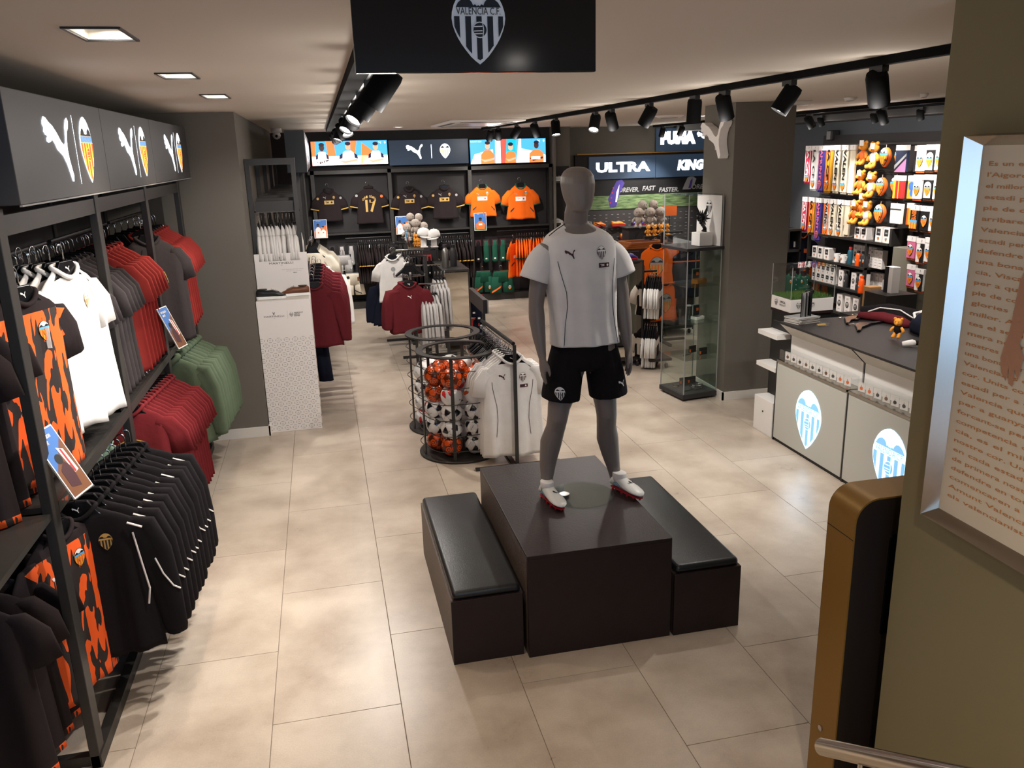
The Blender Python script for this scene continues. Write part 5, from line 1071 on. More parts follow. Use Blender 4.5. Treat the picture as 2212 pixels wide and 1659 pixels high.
for x, z in ((5.05,1.10),(5.42,1.09),(5.83,1.07),(5.6,.85),(5.15,.85),(6.2,.85)): M().box(-.15,.15,-.16,.0,0,.012,'acrylic').build('boot_ledge', t, loc=(x-o.x,14.975-o.y,z+.015))
# white wall cat on the pillar
t = thing('wall_cat_logo', 'large white three-dimensional leaping cat logo on the grey pillar', 'wall logo', (3.865, 7.76, 2.58))
g = M(); g.prism([(-px*.50, py*.42) for px, py in PUMA], -.09, 0, 'white_card', 'yz'); g.build('cat_shape', t, bevel=.004)
M().box(-.0,.003,-.1,.1,-.1,.1,'white_shade').build('mounting_plate', t)
# ================================================================== LEFT REAR RACK
t = thing('wall_rack', 'dark steel wall rack standing along the grey wall return, behind the shoe display', 'clothes rack', (-.4, 10.8, 0)); o = t.location
for y in (8.25, 9.6, 10.95, 12.3, 13.6):
    M().box(-.24,-.20,y-.03,y+.03,0,2.52,'steel_dark').build('upright', t, off=o); M().box(-.65,-.61,y-.03,y+.03,0,2.52,'steel_dark').build('rear_upright', t, off=o)
    M().box(-.61,-.24,y-.03,y+.03,2.46,2.52,'steel_dark').build('top_bar', t, off=o)
for i in range(8): M().box(-.60,-.24,8.5+i*.62,8.54+i*.62,2.07,2.15,'steel_dark').build('cross_bar', t, off=o)
M().box(-.60,-.24,8.28,8.32,2.03,2.13,'steel_dark').build('cross_bar', t, off=o); M().box(-.23,-.20,8.28,13.57,1.30,1.34,'steel_dark').build('side_rail', t, off=o)
M().tube([(-.64,8.4,2.03),(-.2,8.4,2.03)], .01, 'chrome', 8).build('hanging_rail', t, off=o); M().tube([(-.17,8.2,1.42),(-.17,13.4,1.42)], .01, 'chrome', 8).build('hanging_rail', t, off=o)
t = thing('illuminated_sign', 'white-lit fascia sign box seen edge-on over the left rear rack', 'sign', (-.2, 11.3, 2.38)); o = t.location
M().box(-.30,-.105,9.1,13.7,2.37,2.79,'black_paint').build('box', t, off=o)
for k in range(4): M().box(-.1045,-.1,9.14+k*1.14,10.22+k*1.14,2.38,2.78,'sign_face').build('face_panel', t, off=o); art('logo_cat', puma(-.15,0,.3,'emit_logo')+crest(.25,0,.3,'emit_logo','p_dk',ball=False), t, mat=TR(-.0985-o.x, 9.68+k*1.14-o.y, .2) @ Matrix(((0,-1,0,0),(1,0,0,0),(0,0,1,0),(0,0,0,1))), eps=.001)
ws = tee_proto('white_shirt', '', 'shirt', garment(.42,.62,'short',.032,'f_white',43,.006,n=20,sh=.17), None, hw_=.34)
rowx(ws, -.60, -.24, 8.42, 2.02, 12, lambda i: '%s white shirt from the left in the edge-on row behind the shoe display' % ORD[i], 'white shirts edge-on behind the shoe display')
cr = tee_proto('cream_shirt', '', 'shirt', garment(.46,.66,'short',.022,'f_cream',45,.012,n=28,sh=.18), None, hw_=.34)
row(cr, lines((-.14,9.9,1.62),(-.12,10.4,1.62),5), lambda i: '%s cream shirt from the front on the left rear rack' % ORD[i], 'cream shirts on the left rear rack')
wl_ = tee_proto('white_shirt', 'long white shirt hanging behind the maroon ones on the left rear rack', 'shirt', garment(.46,.72,'long',.022,'f_white',47,.008,n=22,sh=.18), 'f_white'); wl_.location = (-.05,9.7,1.42)
mr = tee_proto('maroon_shirt', '', 'shirt', garment(.48,.64,'long',.024,'f_maroon',49,.014,n=28,sh=.18), 'f_maroon', hw_=.34)
row(mr, lines((-.13,8.45,1.42),(-.10,9.3,1.50),7), lambda i: '%s maroon long-sleeved shirt from the front beside the shoe display' % ORD[i], 'maroon shirts beside the shoe display')
tr_ = shorts_proto('grey_trousers', 'grey trousers hanging at the end of the left rear rack', 'f_navy', .3, .6); tr_.location = (-.18,8.62,.95)
# ================================================================== MIDDLE OF THE SHOP
def plush(name, label, loc, rz, body, shirt=None, s=1.0, group=None, ears=True):
    """generic stuffed toy : head, muzzle, torso, arms, legs"""
    t = thing(name, label, 'soft toy', loc, rz, group)
    M().ball((0,0,.10*s), .055*s, shirt or body, 12, (1,.8,1.2)).build('torso', t, smooth=True)
    h = M().ball((0,-.005*s,.205*s), (.058 if ears else .075)*s, body, 14, (1,.9,.95)).ball((0,-.05*s,.19*s), .024*s, body, 10).build('head', t, smooth=True)
    for k in (-1, 1):
        if ears: M().ball((k*.045*s,0,.25*s), .022*s, body, 8).build('ear', t, smooth=True)
        M().ball((k*.02*s,-(.052 if ears else .068)*s,.215*s), .006*s, 'p_black', 6).build('eye', h)
        M().tube([(k*.045*s,0,.13*s),(k*.075*s,-.01*s,.10*s),(k*.085*s,-.02*s,.065*s)], [.02*s,.021*s,.018*s], body, 8).build('arm', t, smooth=True)
        M().tube([(k*.03*s,0,.05*s),(k*.035*s,-.03*s,.01*s),(k*.036*s,-.07*s,.005*s)], [.024*s,.024*s,.022*s], body, 8).build('leg', t, smooth=True)
    return t
# --- four-way garment stand A (white + black shirts) and B (maroon + grey)
def stand(name, label, x, y, h, arms):
    t = thing(name, label, 'clothes rack', (x, y, 0))
    M().box(-.02,.02,-.02,.02,0,h,'steel_dark').build('post', t); M().box(-.35,.35,-.02,.02,0,.03,'steel_dark').box(-.02,.02,-.35,.35,0,.0301,'steel_dark').build('base_frame', t)
    for a in arms:
        M().tube(a, .011, 'chrome' if len(a) == 2 else 'steel_black', 8).build('arm', t, off=(x,y,0))
    return t
stand('garment_stand', 'four-way garment stand with white and black children shirts, far middle of the shop', 1.10, 11.45, 1.36, [[(1.10,11.45,1.35),(.93,11.43,1.37),(.89,10.95,1.40)], [(.92,11.1,1.30),(1.30,11.1,1.295)]])
ws2 = tee_proto('white_shirt', '', 'shirt', garment(.40,.60,'short',.022,'f_white',51,.010,n=24,sh=.16), 'f_white', hw_=.32, badge=[('chest_print', [(circ(.0,-.16,.03,10), 'p_silver', 1)])])
row(ws2, lines((.86,10.95,1.36),(.90,11.12,1.36),3), lambda i: '%s small white shirt from the front on the far middle garment stand' % ORD[i], 'white shirts on the far middle stand')
bt = tee_proto('black_shirt', '', 'shirt', garment(.38,.50,'short',.022,'f_black',53,.004,n=18,sh=.15), None, hw_=.3)
rowx(bt, .99, 1.27, 11.1, 1.295, 9, lambda i: '%s black shirt from the left, edge-on, on the far middle garment stand' % ORD[i], 'black shirts on the far middle stand', seed=9)
nv = tee_proto('navy_jacket', '', 'jacket', garment(.44,.62,'long',.022,'f_navy',55,.006,n=20,sh=.17), None)
row(nv, lines((.80,11.25,1.02),(.92,11.35,.98),3), lambda i: '%s navy jacket under the white shirts on the far middle stand' % ORD[i], 'navy jackets on the far middle stand')
stand('garment_stand', 'garment stand with maroon jackets and grey hoodies between the ball baskets and the back wall', 1.22, 10.35, 1.30, [[(1.22,10.35,1.29),(1.0,10.3,1.31),(.99,9.8,1.33)], [(1.08,10.0,1.0),(1.40,10.0,.99)], [(1.1,10.45,1.17),(1.42,10.45,1.16)]])
mj = tee_proto('maroon_jacket', '', 'jacket', garment(.44,.60,'long',.024,'f_maroon',57,.012,sh=.17), 'f_maroon', hw_=.32, badge=[('chest_logo', puma(-.0,-.16,.05,'p_white'))], hlogo=True)
row(mj, lines((.95,9.86,1.16),(.93,10.08,1.14),4), lambda i: '%s maroon jacket from the front on the middle garment stand' % ORD[i], 'maroon jackets on the middle stand')
gh2 = tee_proto('grey_hoodie', '', 'hoodie', garment(.42,.62,'long',.030,'f_grey',59,.006,n=22,sh=.16), None, hw_=.34)
rowx(gh2, 1.10, 1.28, 9.98, .99, 6, lambda i: '%s grey hoodie from the left, edge-on, on the middle garment stand' % ORD[i], 'grey hoodies on the middle stand')
rowx(gh2, 1.31, 1.43, 10.25, 1.13, 4, lambda i: '%s grey hoodie in the rear group beside the mirror end panel' % ORD[i], 'grey hoodies on the middle stand', first=False)
for k in range(4):
    o_h = hanger_thing('%s empty chrome-clipped hanger over the maroon jackets' % ORD[k], 'empty hangers on the middle stand'); o_h.location = (.99+.01*k, 10.12+.06*k, 1.32)
# --- gondola A with mirror end
def gondola(label, x0, x1, y0, y1, h, mirror=True):
    t = thing('display_gondola', label, 'display unit', ((x0+x1)/2, (y0+y1)/2, 0)); o = t.location
    for x in (x0, x1-.02):
        for y in (y0, y1-.02): M().box(x,x+.02,y,y+.02,.06,h,'steel_dark').build('corner_post', t, off=o)
    M().box(x0,x1,y0,y1,h,h+.025,'steel_dark').build('top_board', t, off=o); M().box(x0+.021,x1-.021,y0+.021,y1-.021,.08,.12,'steel_dark').build('bottom_board', t, off=o)
    M().box(x0+.022,x1-.022,y0+.002,y0+.012,.13,h-.01,'mirror' if mirror else 'wall_black').build('end_panel', t, off=o)
    M().box(x0+.03,x0+.04,y0+.03,y1-.03,.13,h-.01,'wall_black').build('side_panel', t, off=o); M().box(x1-.04,x1-.03,y0+.03,y1-.03,.13,h-.01,'wall_black').build('side_panel', t, off=o)
    for x in (x0+.05, x1-.05):
        for y in (y0+.05, y1-.05): M().cyl((x-.012,y,.03),(x+.012,y,.03), .03, 'p_dk', 14).cyl((x,y,.055),(x,y,.08), .008, 'chrome', 8).build('castor', t, off=o)
    return t
gondola('dark display unit with mirrored end panel behind the ball baskets', 1.45, 1.80, 10.5, 11.5, 1.055)
gondola('taller dark display tier behind the mirrored unit', 1.12, 1.56, 11.62, 12.3, 1.23, mirror=False)
def bottle(label, m, loc, h=.22, r=.035, group=None, cap='p_black', badge=None):
    t = thing('water_bottle', label, 'bottle', loc, -pi/2 if badge else 0, group)
    M().lathe([(.001,0),(r*.95,0),(r,.01),(r,h*.68),(r*.75,h*.8),(r*.55,h*.84),(r*.55,h*.88),(.001,h*.88)], (0,0,0), m, 18).build('bottle_body', t, smooth='auto')
    M().lathe([(.001,h*.875),(r*.62,h*.875),(r*.62,h*.99),(r*.5,h),(.001,h)], (0,0,0), cap, 14).build('cap', t, smooth='auto')
    if badge: art('club_badge', badge, t, eps=.001, mat=TR(0,-r-.001,h*.4))
    return t
bottle('tall grey steel bottle on the mirrored display unit', 'steel_bottle', (1.53,10.75,1.081), .30, .045, 'bottles on the mirrored unit', 'p_dk')
bottle('black bottle behind the grey steel one on the mirrored display unit', 'p_dk', (1.66,10.9,1.081), .28, .045, 'bottles on the mirrored unit')
def cap_(label, loc, rz, m, group):
    t = thing('cap', label, 'cap', loc, rz, group)
    R = [[(.09*cos(a)*k, .10*sin(a)*k, z) for a in [2*pi*j/18 for j in range(18)]] for z, k in ((0,1),(.04,.98),(.08,.8),(.10,.45),(.105,.1))]
    M().rings(R, m).build('crown', t, smooth=True)
    M().prism([(.075*cos(a), -.09-.085*sin(a)) for a in [pi*i/10 for i in range(11)]]+[(-.08,-.05),(.08,-.05)], -.004, .004, m, 'xy').xf(RX(.15)).build('brim', t)
    M().ball((0,0,.108), .008, m, 6).build('button', t); return t
cap_('white cap with black brim edge on top of the cap holder', (1.38,11.75,1.42), .3, 'f_white', 'caps on the far middle display'); cap_('white cap on a holder beside the fruit-coloured toys', (1.52,11.7,1.40), -.4, 'f_white', 'caps on the far middle display'); cap_('black cap right of the white caps', (1.66,11.72,1.22), -.3, 'f_black', 'caps on the far middle display')
for i, (x, y, z) in enumerate(((1.38,11.75,1.256),(1.52,11.7,1.256))):
    t = thing('cap_holder', ['white cap holder, left','white cap holder, right'][i], 'holder', (x, y, z), group='cap holders'); M().box(-.05,.05,-.06,.06,0,.006,'white_card').build('foot', t); M().box(-.04,.04,.03,.036,.006,.16,'white_card').build('back', t)
t = thing('acrylic_bin', 'clear bin with orange toys on the far middle display', 'bin', (1.30,11.85,1.256)); M().box(-.08,.08,-.08,.08,0,.006,'acrylic').box(-.08,.08,-.08,-.076,.006,.22,'acrylic').box(-.08,-.076,-.076,.08,.006,.22,'acrylic').box(.076,.08,-.076,.08,.006,.22,'acrylic').build('walls', t)
for i in range(5): plush('soft_toy', '%s small orange toy in the clear bin' % ORD[i], (1.265+.035*(i % 3), 11.82+.05*(i//3), 1.265+.06*(i//3)), .4*i, 'plush_yellow', s=.4, group='orange toys in the bin')
for i, (x, y, z) in enumerate(((1.18,12.0,1.36),(1.30,12.0,1.42),(1.42,12.02,1.37),(1.24,12.1,1.5),(1.36,12.1,1.49))):
    plush('soft_toy', '%s grey soft toy from the left in the pile before the dark jerseys' % ORD[i], (x,y,z-.02), .3*i, 'plush_grey', s=.85, group='grey soft toys on the far middle display', ears=False)
t = thing('display_riser', 'black riser box under the grey soft toys', 'riser', (1.30,12.06,1.256)); M().box(-.19,.19,-.09,.12,0,.10,'wall_black').build('box', t); M().box(-.2,.2,-.1,.13,.10,.11,'steel_dark').build('top_board', t)
stand_poster('clear upright poster holder on the far middle display', (1.17,11.72,1.256), 1.2, .12, .25, 'p_sky', 'old', tilt=.15)
t = thing('hook_stand', 'black countertop stand with dark wristbands left of the toys', 'stand', (1.02,12.15,0)); M().box(-.015,.015,-.015,.015,0,1.5,'steel_dark').build('post', t); M().box(-.12,.12,-.12,.12,0,.02,'steel_dark').build('base', t)
for i in range(5): M().lathe([(.05,0),(.054,.0),(.054,.03),(.05,.03)], (.0+.03*(i-2), -.07, 1.25+.04*(i % 2)), 'p_dk', 14).build('wristband', t)
# socks hanging on the side of tier
for i in range(4): pack('sock_pack', '%s black and red sock pack on the side of the far middle display' % ORD[i], 'f_black', .06, .30, (1.20+i*.075,11.60,1.16), 'sock packs on the far middle display', card='p_red')
for i, (x, z) in enumerate(((1.86,.80),(1.93,.72),(1.88,.40),(1.95,.36))): pack('sock_pack', ['upper left','upper right','lower left','lower right'][i]+' navy sock pack with red and white card beside the mirrored unit', 'f_navy', .11, .38, (x,10.62+.02*i,z), 'navy sock packs beside the mirrored unit', card='p_red')
# --- gondola B right of mannequin
gondola('dark display unit with mirrored end panel on castors, right of the mannequin', 3.20, 3.60, 9.02, 10.1, 1.245)
for i, (x, z) in enumerate(((3.36,.93),(3.45,.93),(3.38,.62),(3.47,.63),(3.40,.2))):
    pass
t = thing('garment_stand', 'short rails with black and white kits on the right side of the mirrored unit', 'clothes rack', (3.68,9.1,0)); 
M().box(-.075,-.05,-.02,.02,.1,1.2,'steel_dark').build('post', t); M().box(-.07,.2,-.3,.3,.1,.13,'steel_dark').build('foot', t)
for z in (1.13, .55): M().tube([(-.06,-.03,z),(.10,-.03,z)], .012, 'steel_black', 8).build('arm', t)
M().cyl((.14,-.25,.03),(.165,-.25,.03), .03, 'p_dk', 14).cyl((.15,-.25,.05),(.15,-.25,.1), .008, 'chrome', 8).build('castor', t)
wb = garment(.40,.44,'short',.024,'f_black',61,.003,n=20,sh=.16); 
wbt = tee_proto('black_white_kit', '', 'jersey', wb, None, hw_=.3, zoff=.08)
for ch in wbt.children:
    if ch.name.startswith('fabric_body'):
        ch.data.materials.append(MATS['f_white'])
        for p in ch.data.polygons:
            c_ = p.center
            if -.21 < c_.z < -.12 or (abs(c_.x) > .168 and c_.z < -.12) or (.06 < abs(c_.x) < .11 and -.30 < c_.z < -.12): p.material_index = 1
row(wbt, lines((3.66,9.05,1.13),(3.79,9.0,1.12),6), lambda i: '%s black and white kit from the left on the upper rail beside the mirrored unit' % ORD[i], 'kits on the upper rail', rz=pi/2-.5)
row(wbt, lines((3.64,9.05,.545),(3.76,9.0,.54),6), lambda i: '%s black and white kit from the left on the lower rail beside the mirrored unit' % ORD[i], 'kits on the lower rail', rz=pi/2-.5, first=False)
# items on B
bx = thing('football_boot_box', 'white card leaning on the mirrored unit right of the mannequin', 'card', (3.42,9.25,1.271)); M().box(-.07,.07,-.02,.02,0,.004,'white_card').build('base', bx); M().box(-.07,.07,0,.003,0,.09,'white_card').xf(RX(-.6)).build('card', bx)
boot_item('purple and red football boot on the mirrored unit', 'boot_purple', (3.46,9.12,1.271), .3, 'boots on the mirrored unit', L=.22)
boot_item('orange football boot on the mirrored unit partly behind the jersey sleeve', 'boot_orange', (3.27,9.2,1.271), 1.3, 'boots on the mirrored unit', L=.22)
gondola('broad dark display tier with wooden frames behind the mirrored unit', 3.62, 4.42, 10.22, 11.2, 1.229, mirror=False)
for i in range(3):
    t = thing('wooden_frame', ['bottom','middle','top'][i]+' wooden frame of the stack right of the mannequin', 'frame', (4.13,10.40+.01*i,1.255+.026*i), .12*(i-1), 'wooden frames in the stack')
    for s in (-1, 1): M().box(-.27,.27,s*.16-.03,s*.16+.03,0,.025,'wood').build('rail', t); M().box(s*.24-.03,s*.24+.03,-.129,.129,.0005,.0245,'wood').build('stile', t)
    M().box(-.21,.21,-.13,.13,.002,.012,'p_plum').build('panel', t)
t = thing('display_riser', 'dark riser behind the wooden frames', 'riser', (4.42,11.02,1.255)); M().box(-.30,.30,-.12,.15,0,.20,'wall_black').build('box', t); M().box(-.34,.34,-.13,.16,.201,.21,'steel_dark').build('top_board', t)
for i, (x, y, z) in enumerate(((4.28,10.95,1.466),(4.44,10.93,1.466),(4.60,10.95,1.466),(4.36,11.03,1.56),(4.52,11.03,1.56))): plush('soft_toy', '%s grey soft toy of the pile right of the mannequin' % ORD[i], (x,y,z), .3*i-.5, 'plush_grey', s=.95, group='grey soft toys right of the mannequin', ears=False)
for i in range(4): plush('soft_toy', '%s small orange toy in front of the pillar display' % ORD[i], (4.29+.09*i,10.62,1.375), .2*i, 'plush_yellow', s=.55, group='small orange toys')
t = thing('display_riser', 'narrow dark riser under the small orange toys', 'riser', (4.43,10.62,1.255)); M().box(-.2,.2,-.05,.05,0,.11,'wall_black').build('box', t); M().box(-.21,.21,-.06,.06,.1105,.1175,'steel_dark').build('top_board', t)
t = thing('price_sign', 'salmon price sign standing behind the grey soft toys', 'sign', (4.80,11.1,1.266)); M().box(-.11,.11,0,.006,.32,.46,'p_orange').build('card', t); M().box(-.005,.005,0,.006,0,.32,'chrome').build('stem', t); M().box(-.04,.04,-.03,.03,0,.005,'chrome').build('foot', t)
gondola('small dark display unit under the price sign', 4.45, 4.95, 10.5, 11.25, 1.24, mirror=False)
ot = tee_proto('orange_shirt', 'orange shirt with large club shield beside the glass cabinet', 'shirt', garment(.42,.48,'none',.03,'f_orange',63,.008,sh=.19), 'f_orange', badge=[('chest_print', crest(.0,-.26,.26,'p_dk','p_dk',band='p_silver',stripe='p_gold',field='p_orange',top='p_silver',ball=False))]); ot.location = (4.12,9.9,1.44); ot.rotation_euler = (0,0,-.25)
ot2 = dup(ot, (4.30,10.0,1.44), -.1, 'second orange shirt behind the shield one, beside the glass cabinet'); ot3 = dup(ot, (4.24,9.9,.96), .3, 'orange shirt hanging low beside the glass cabinet')
ot['group'] = ot2['group'] = ot3['group'] = 'orange shirts beside the cabinet'
stand('garment_stand', 'garment stand carrying the orange shirts and navy jackets behind the glass cabinet', 4.32, 10.2, 1.46, [[(4.1,9.85,1.45),(4.32,10.2,1.455),(4.6,10.2,1.45)], [(4.1,9.85,.97),(4.32,10.2,.975),(4.6,10.1,.97)]])
nj = tee_proto('navy_jacket', '', 'jacket', garment(.5,.6,'long',.03,'f_navy',65,.008), 'f_navy', badge=[('orange_trim', [([(-.2,-.12),(.2,-.12),(.2,-.135),(-.2,-.135)], 'p_orange', 1)])])
row(nj, lines((4.55,9.95,1.35),(4.75,10.2,1.33),3), lambda i: '%s navy jacket seen through the glass cabinet' % ORD[i], 'navy jackets behind the glass cabinet')
# ================================================================== GLASS CABINET
t = thing('glass_cabinet', 'narrow tall glass display cabinet on dark base beside the grey pillar', 'cabinet', (3.625, 7.79, 0), radians(8))
w = .195; d_ = .225
M().box(-w-.012,w+.012,-d_-.012,d_+.012,.02,.07,'p_dk').build('base', t, bevel=.004)
for x in (-w+.03, w-.03):
    for y in (-d_+.03, d_-.03): M().cyl((x,y,0),(x,y,.02), .016, 'p_black', 12).build('foot', t)
M().box(-w,w,-d_,-d_+.005,.071,1.53,'glass_clear').build('glass_pane', t); M().box(-w,w,d_-.005,d_,.071,1.53,'glass_clear').build('glass_pane', t)
M().box(-w,-w+.005,-d_+.006,d_-.006,.071,1.53,'glass_clear').build('glass_pane', t); M().box(w-.005,w,-d_+.006,d_-.006,.071,1.53,'glass_clear').build('glass_pane', t)
for x in (-w, w):
    for y in (-d_, d_): M().box(x-.004,x+.004,y-.004,y+.004,.071,1.53,'p_silver').build('edge_profile', t)
for z in (.42, .79, 1.17): M().box(-w+.007,w-.007,-d_+.007,d_-.007,z,z+.006,'glass_green').build('glass_shelf', t)
M().box(-w-.02,w+.02,-d_-.02,d_+.02,1.531,1.56,'p_dk').build('top_frame', t, bevel=.003)
CB = t; cm = Matrix.Translation((3.625,7.79,0)) @ RZ(radians(8))
def cl(x, y, z): return tuple(cm @ Vector((x,y,z)))
t = thing('acrylic_case', 'clear display case standing on the glass cabinet', 'display case', cl(0,0,1.561), radians(8))
M().box(-w,w,-d_,-d_+.005,0,.50,'acrylic').box(-w,-w+.005,-d_+.006,d_-.006,0,.50,'acrylic').box(w-.005,w,-d_+.006,d_-.006,0,.50,'acrylic').build('case_walls', t)
M().box(-w,w,-d_,d_,.501,.506,'acrylic').build('case_top', t)
for x in (-w, w):
    for y in (-d_, d_): M().box(x-.004,x+.004,y-.004,y+.004,0,.505,'p_silver').build('edge_profile', t)
M().box(w-.012,w-.008,-d_+.01,d_-.01,.0,.49,'white_card').build('side_card', t); art('card_print', crest_dark(0,.37,.14,'p_dk','p_white'), t, mat=Matrix(((0,1,0,w-.0125),(-1,0,0,0),(0,0,1,0),(0,0,0,1))), eps=.001)
t = thing('white_cube', 'white cube pedestal inside the clear case', 'pedestal', cl(.07,-.06,1.563), radians(8)); M().box(-.075,.075,-.075,.075,0,.13,'white_card').build('cube', t, bevel=.003); M().box(-.05,.05,-.05,.05,.1301,.132,'white_shade').build('pad', t)
t = thing('black_figurine', 'glossy black spiky figurine on the white cube in the clear case', 'figurine', cl(.07,-.06,1.696), radians(8))
M().tube([(.02,0,0),(.03,0,.03),(.005,0,.07),(-.01,0,.10)], [.03,.02,.016,.03], 'black_gloss', 10).build('stem', t, smooth=True); M().ball((-.01,0,.14), .055, 'black_gloss', 14, (1,.8,.85)).build('head', t, smooth=True)
rng = random.Random(2)
for k in (-1, 1): M().cyl((k*.035-.01,0,.17),(k*.06-.01,0,.25), .02, 'black_gloss', 8, .002).build('ear', t)
for i in range(14):
    a = i*.45; M().cyl((-.01+.045*cos(a),.03*sin(a*1.3)-.02,.13+.04*sin(a)),(-.01+.085*cos(a),.05*sin(a*1.3)-.03,.13+.085*sin(a)), .012, 'black_gloss', 6, .002).build('spike', t)
def case_item(kind, label, x, y, z, group='goods in the glass cabinet'):
    p = cl(x, y, z); t = thing(kind, label, {'wallet':'wallet','gift_box':'box','glass_carafe':'carafe','bracelet':'bracelet','gold_trophy_box':'box','framed_print':'picture','pen_set':'pen'}[kind], p, radians(8)+.3*(x*10 % 1), group)
    if kind == 'wallet': M().box(-.05,.05,-.008,.008,0,.075,'p_dk').build('cover', t, bevel=.004); M().box(-.05,-.03,-.0095,-.008,.01,.04,'p_orange').build('badge_patch', t); M().box(-.051,.051,-.0085,.0085,.035,.038,'p_brown').build('stitch_band', t)
    elif kind == 'gift_box': M().box(-.06,.06,-.04,.04,0,.03,'white_card').build('box', t, bevel=.002); M().box(-.045,.03,-.03,.03,.0305,.034,'p_dk').build('insert', t)
    elif kind == 'glass_carafe': M().lathe([(.001,0),(.06,.0),(.065,.02),(.02,.09),(.018,.13),(.03,.15),(.027,.15),(.001,.02)], (0,0,0), 'glass_clear', 18).build('glass', t, smooth=True); M().lathe([(.001,.145),(.03,.145),(.03,.155),(.001,.155)], (0,0,0), 'p_silver').build('lid', t)
    elif kind == 'bracelet': M().tube([(.035*cos(a),.035*sin(a),.015) for a in [2*pi*i/16 for i in range(16)]], .006, 'chrome', 6, close=True).build('band', t); M().ball((.035,0,.015), .009, 'p_dk', 8).build('bead', t)
    elif kind == 'gold_trophy_box': M().box(-.07,.07,-.045,.045,0,.05,'gold_foil').build('foil_box', t, bevel=.01); M().box(-.075,.075,-.01,.01,.05,.056,'gold_foil').build('ribbon', t)
    elif kind == 'framed_print': M().box(-.05,.05,0,.006,0,.13,'p_silver').build('frame', t); M().box(-.04,.04,-.0015,0,.01,.12,'p_dk').build('print', t); M().box(.0,.03,-.003,-.0016,.06,.09,'p_orange').build('mark', t)
    else: M().cyl((-.06,0,.008),(.06,.02,.008), .006, 'chrome', 8).build('pen', t); M().cyl((.06,.02,.008),(.075,.025,.008), .004, 'p_dk', 6).build('tip', t)
for a in [('framed_print','grey framed print on the top shelf of the glass cabinet',.12,.1,1.177),('gold_trophy_box','gold foil box on the top shelf of the glass cabinet',.06,-.05,1.177),('gift_box','white gift box on the second shelf of the glass cabinet',.09,.0,.797),('glass_carafe','glass carafe on the second shelf of the glass cabinet',-.02,.0,.797),('framed_print','dark textured box on the second shelf of the glass cabinet',.15,.12,.797),
  ('wallet','brown wallet with badge, rear of the third shelf in the glass cabinet',.08,.06,.427),('wallet','small wallet, front of the third shelf in the glass cabinet',.13,-.06,.427),('pen_set','chrome pen on the third shelf in the glass cabinet',-.05,-.04,.427),('bracelet','steel bracelet at the left on the cabinet base',-.12,.05,.072),('bracelet','steel bracelet in the middle of the cabinet base',.04,-.04,.072),('wallet','leather pouch standing on the cabinet base',.02,.12,.072),('wallet','round-cornered wallet at the back right of the cabinet base',.12,.12,.072),('pen_set','first pen lying on the cabinet base',.05,-.13,.072),('pen_set','second pen lying on the cabinet base',-.06,-.12,.072),('bracelet','steel bracelet at the right on the cabinet base',.13,-.02,.072)]: case_item(*a)
# ================================================================== SALES COUNTER
t = thing('sales_counter', 'long white and black sales counter with glowing club shields', 'counter', (4.1, 4.8, 0)); o = t.location
CY = [6.26, 5.245, 4.23, 3.22]
for y in CY:
    g = M(); g.prism([(3.735,.0),(3.735,.72),(3.86,.72),(3.86,.93),(3.74,1.045),(4.0,1.045),(4.0,0)], y-.02, y+.002, 'black_paint', 'xz'); g.build('divider_panel', t, off=o)
for k, (a, b_) in enumerate(zip(CY, CY[1:])):
    y0, y1 = b_+.004, a-.022
    M().box(3.73,3.75,y0,y1,.03,.715,'panel_white').build('front_panel', t, off=o, bevel=.002); M().box(3.74,3.76,y0,y1,0,.03,'black_paint').build('plinth', t, off=o)
    M().box(3.722,3.85,y0,y1,.716,.737,'brushed').build('ledge', t, off=o, bevel=.003)
    M().box(3.85,3.87,y0,y1,.738,.935,'white_gloss').build('white_band', t, off=o)
    M().add([(3.735,y0,1.045),(3.735,y1,1.045),(3.85,y1,.935),(3.85,y0,.935),(3.87,y0,.935),(3.87,y1,.935),(3.75,y1,1.045),(3.75,y0,1.045)], [(0,1,2,3),(3,2,5,4),(4,5,6,7)], 'satin_steel' if 0 else 'white_shade').build('sloped_fascia', t, off=o)
    yc = (y0+y1)/2-.02; hh = .50
    mm = Matrix(((0,1,0,3.7285-o.x),(-1,0,0,yc-o.y),(0,0,1,.345),(0,0,0,1)))
    art('glowing_shield', [(x if x[0] == 'TEXT' else x) for x in crest(0,0,hh,'emit_ice','emit_ice2',txt='emit_ice2',ball=True,text='VALENCIA C.F.')], t, mat=mm, eps=.0012)
    light('shield_glow', 'AREA', (3.62,yc,.38), .6, COOL, aim=(2,yc,.2), size=.3)
M().box(3.735,4.75,3.22,6.262,1.0455,1.062,'worktop_black').build('worktop', t, off=o, bevel=.002)
M().box(4.05,4.7,3.25,6.24,0,1.045,'black_paint').build('carcass', t, off=o)
M().box(4.0,4.72,6.2625,6.275,0,1.045,'black_paint').build('end_panel', t, off=o)
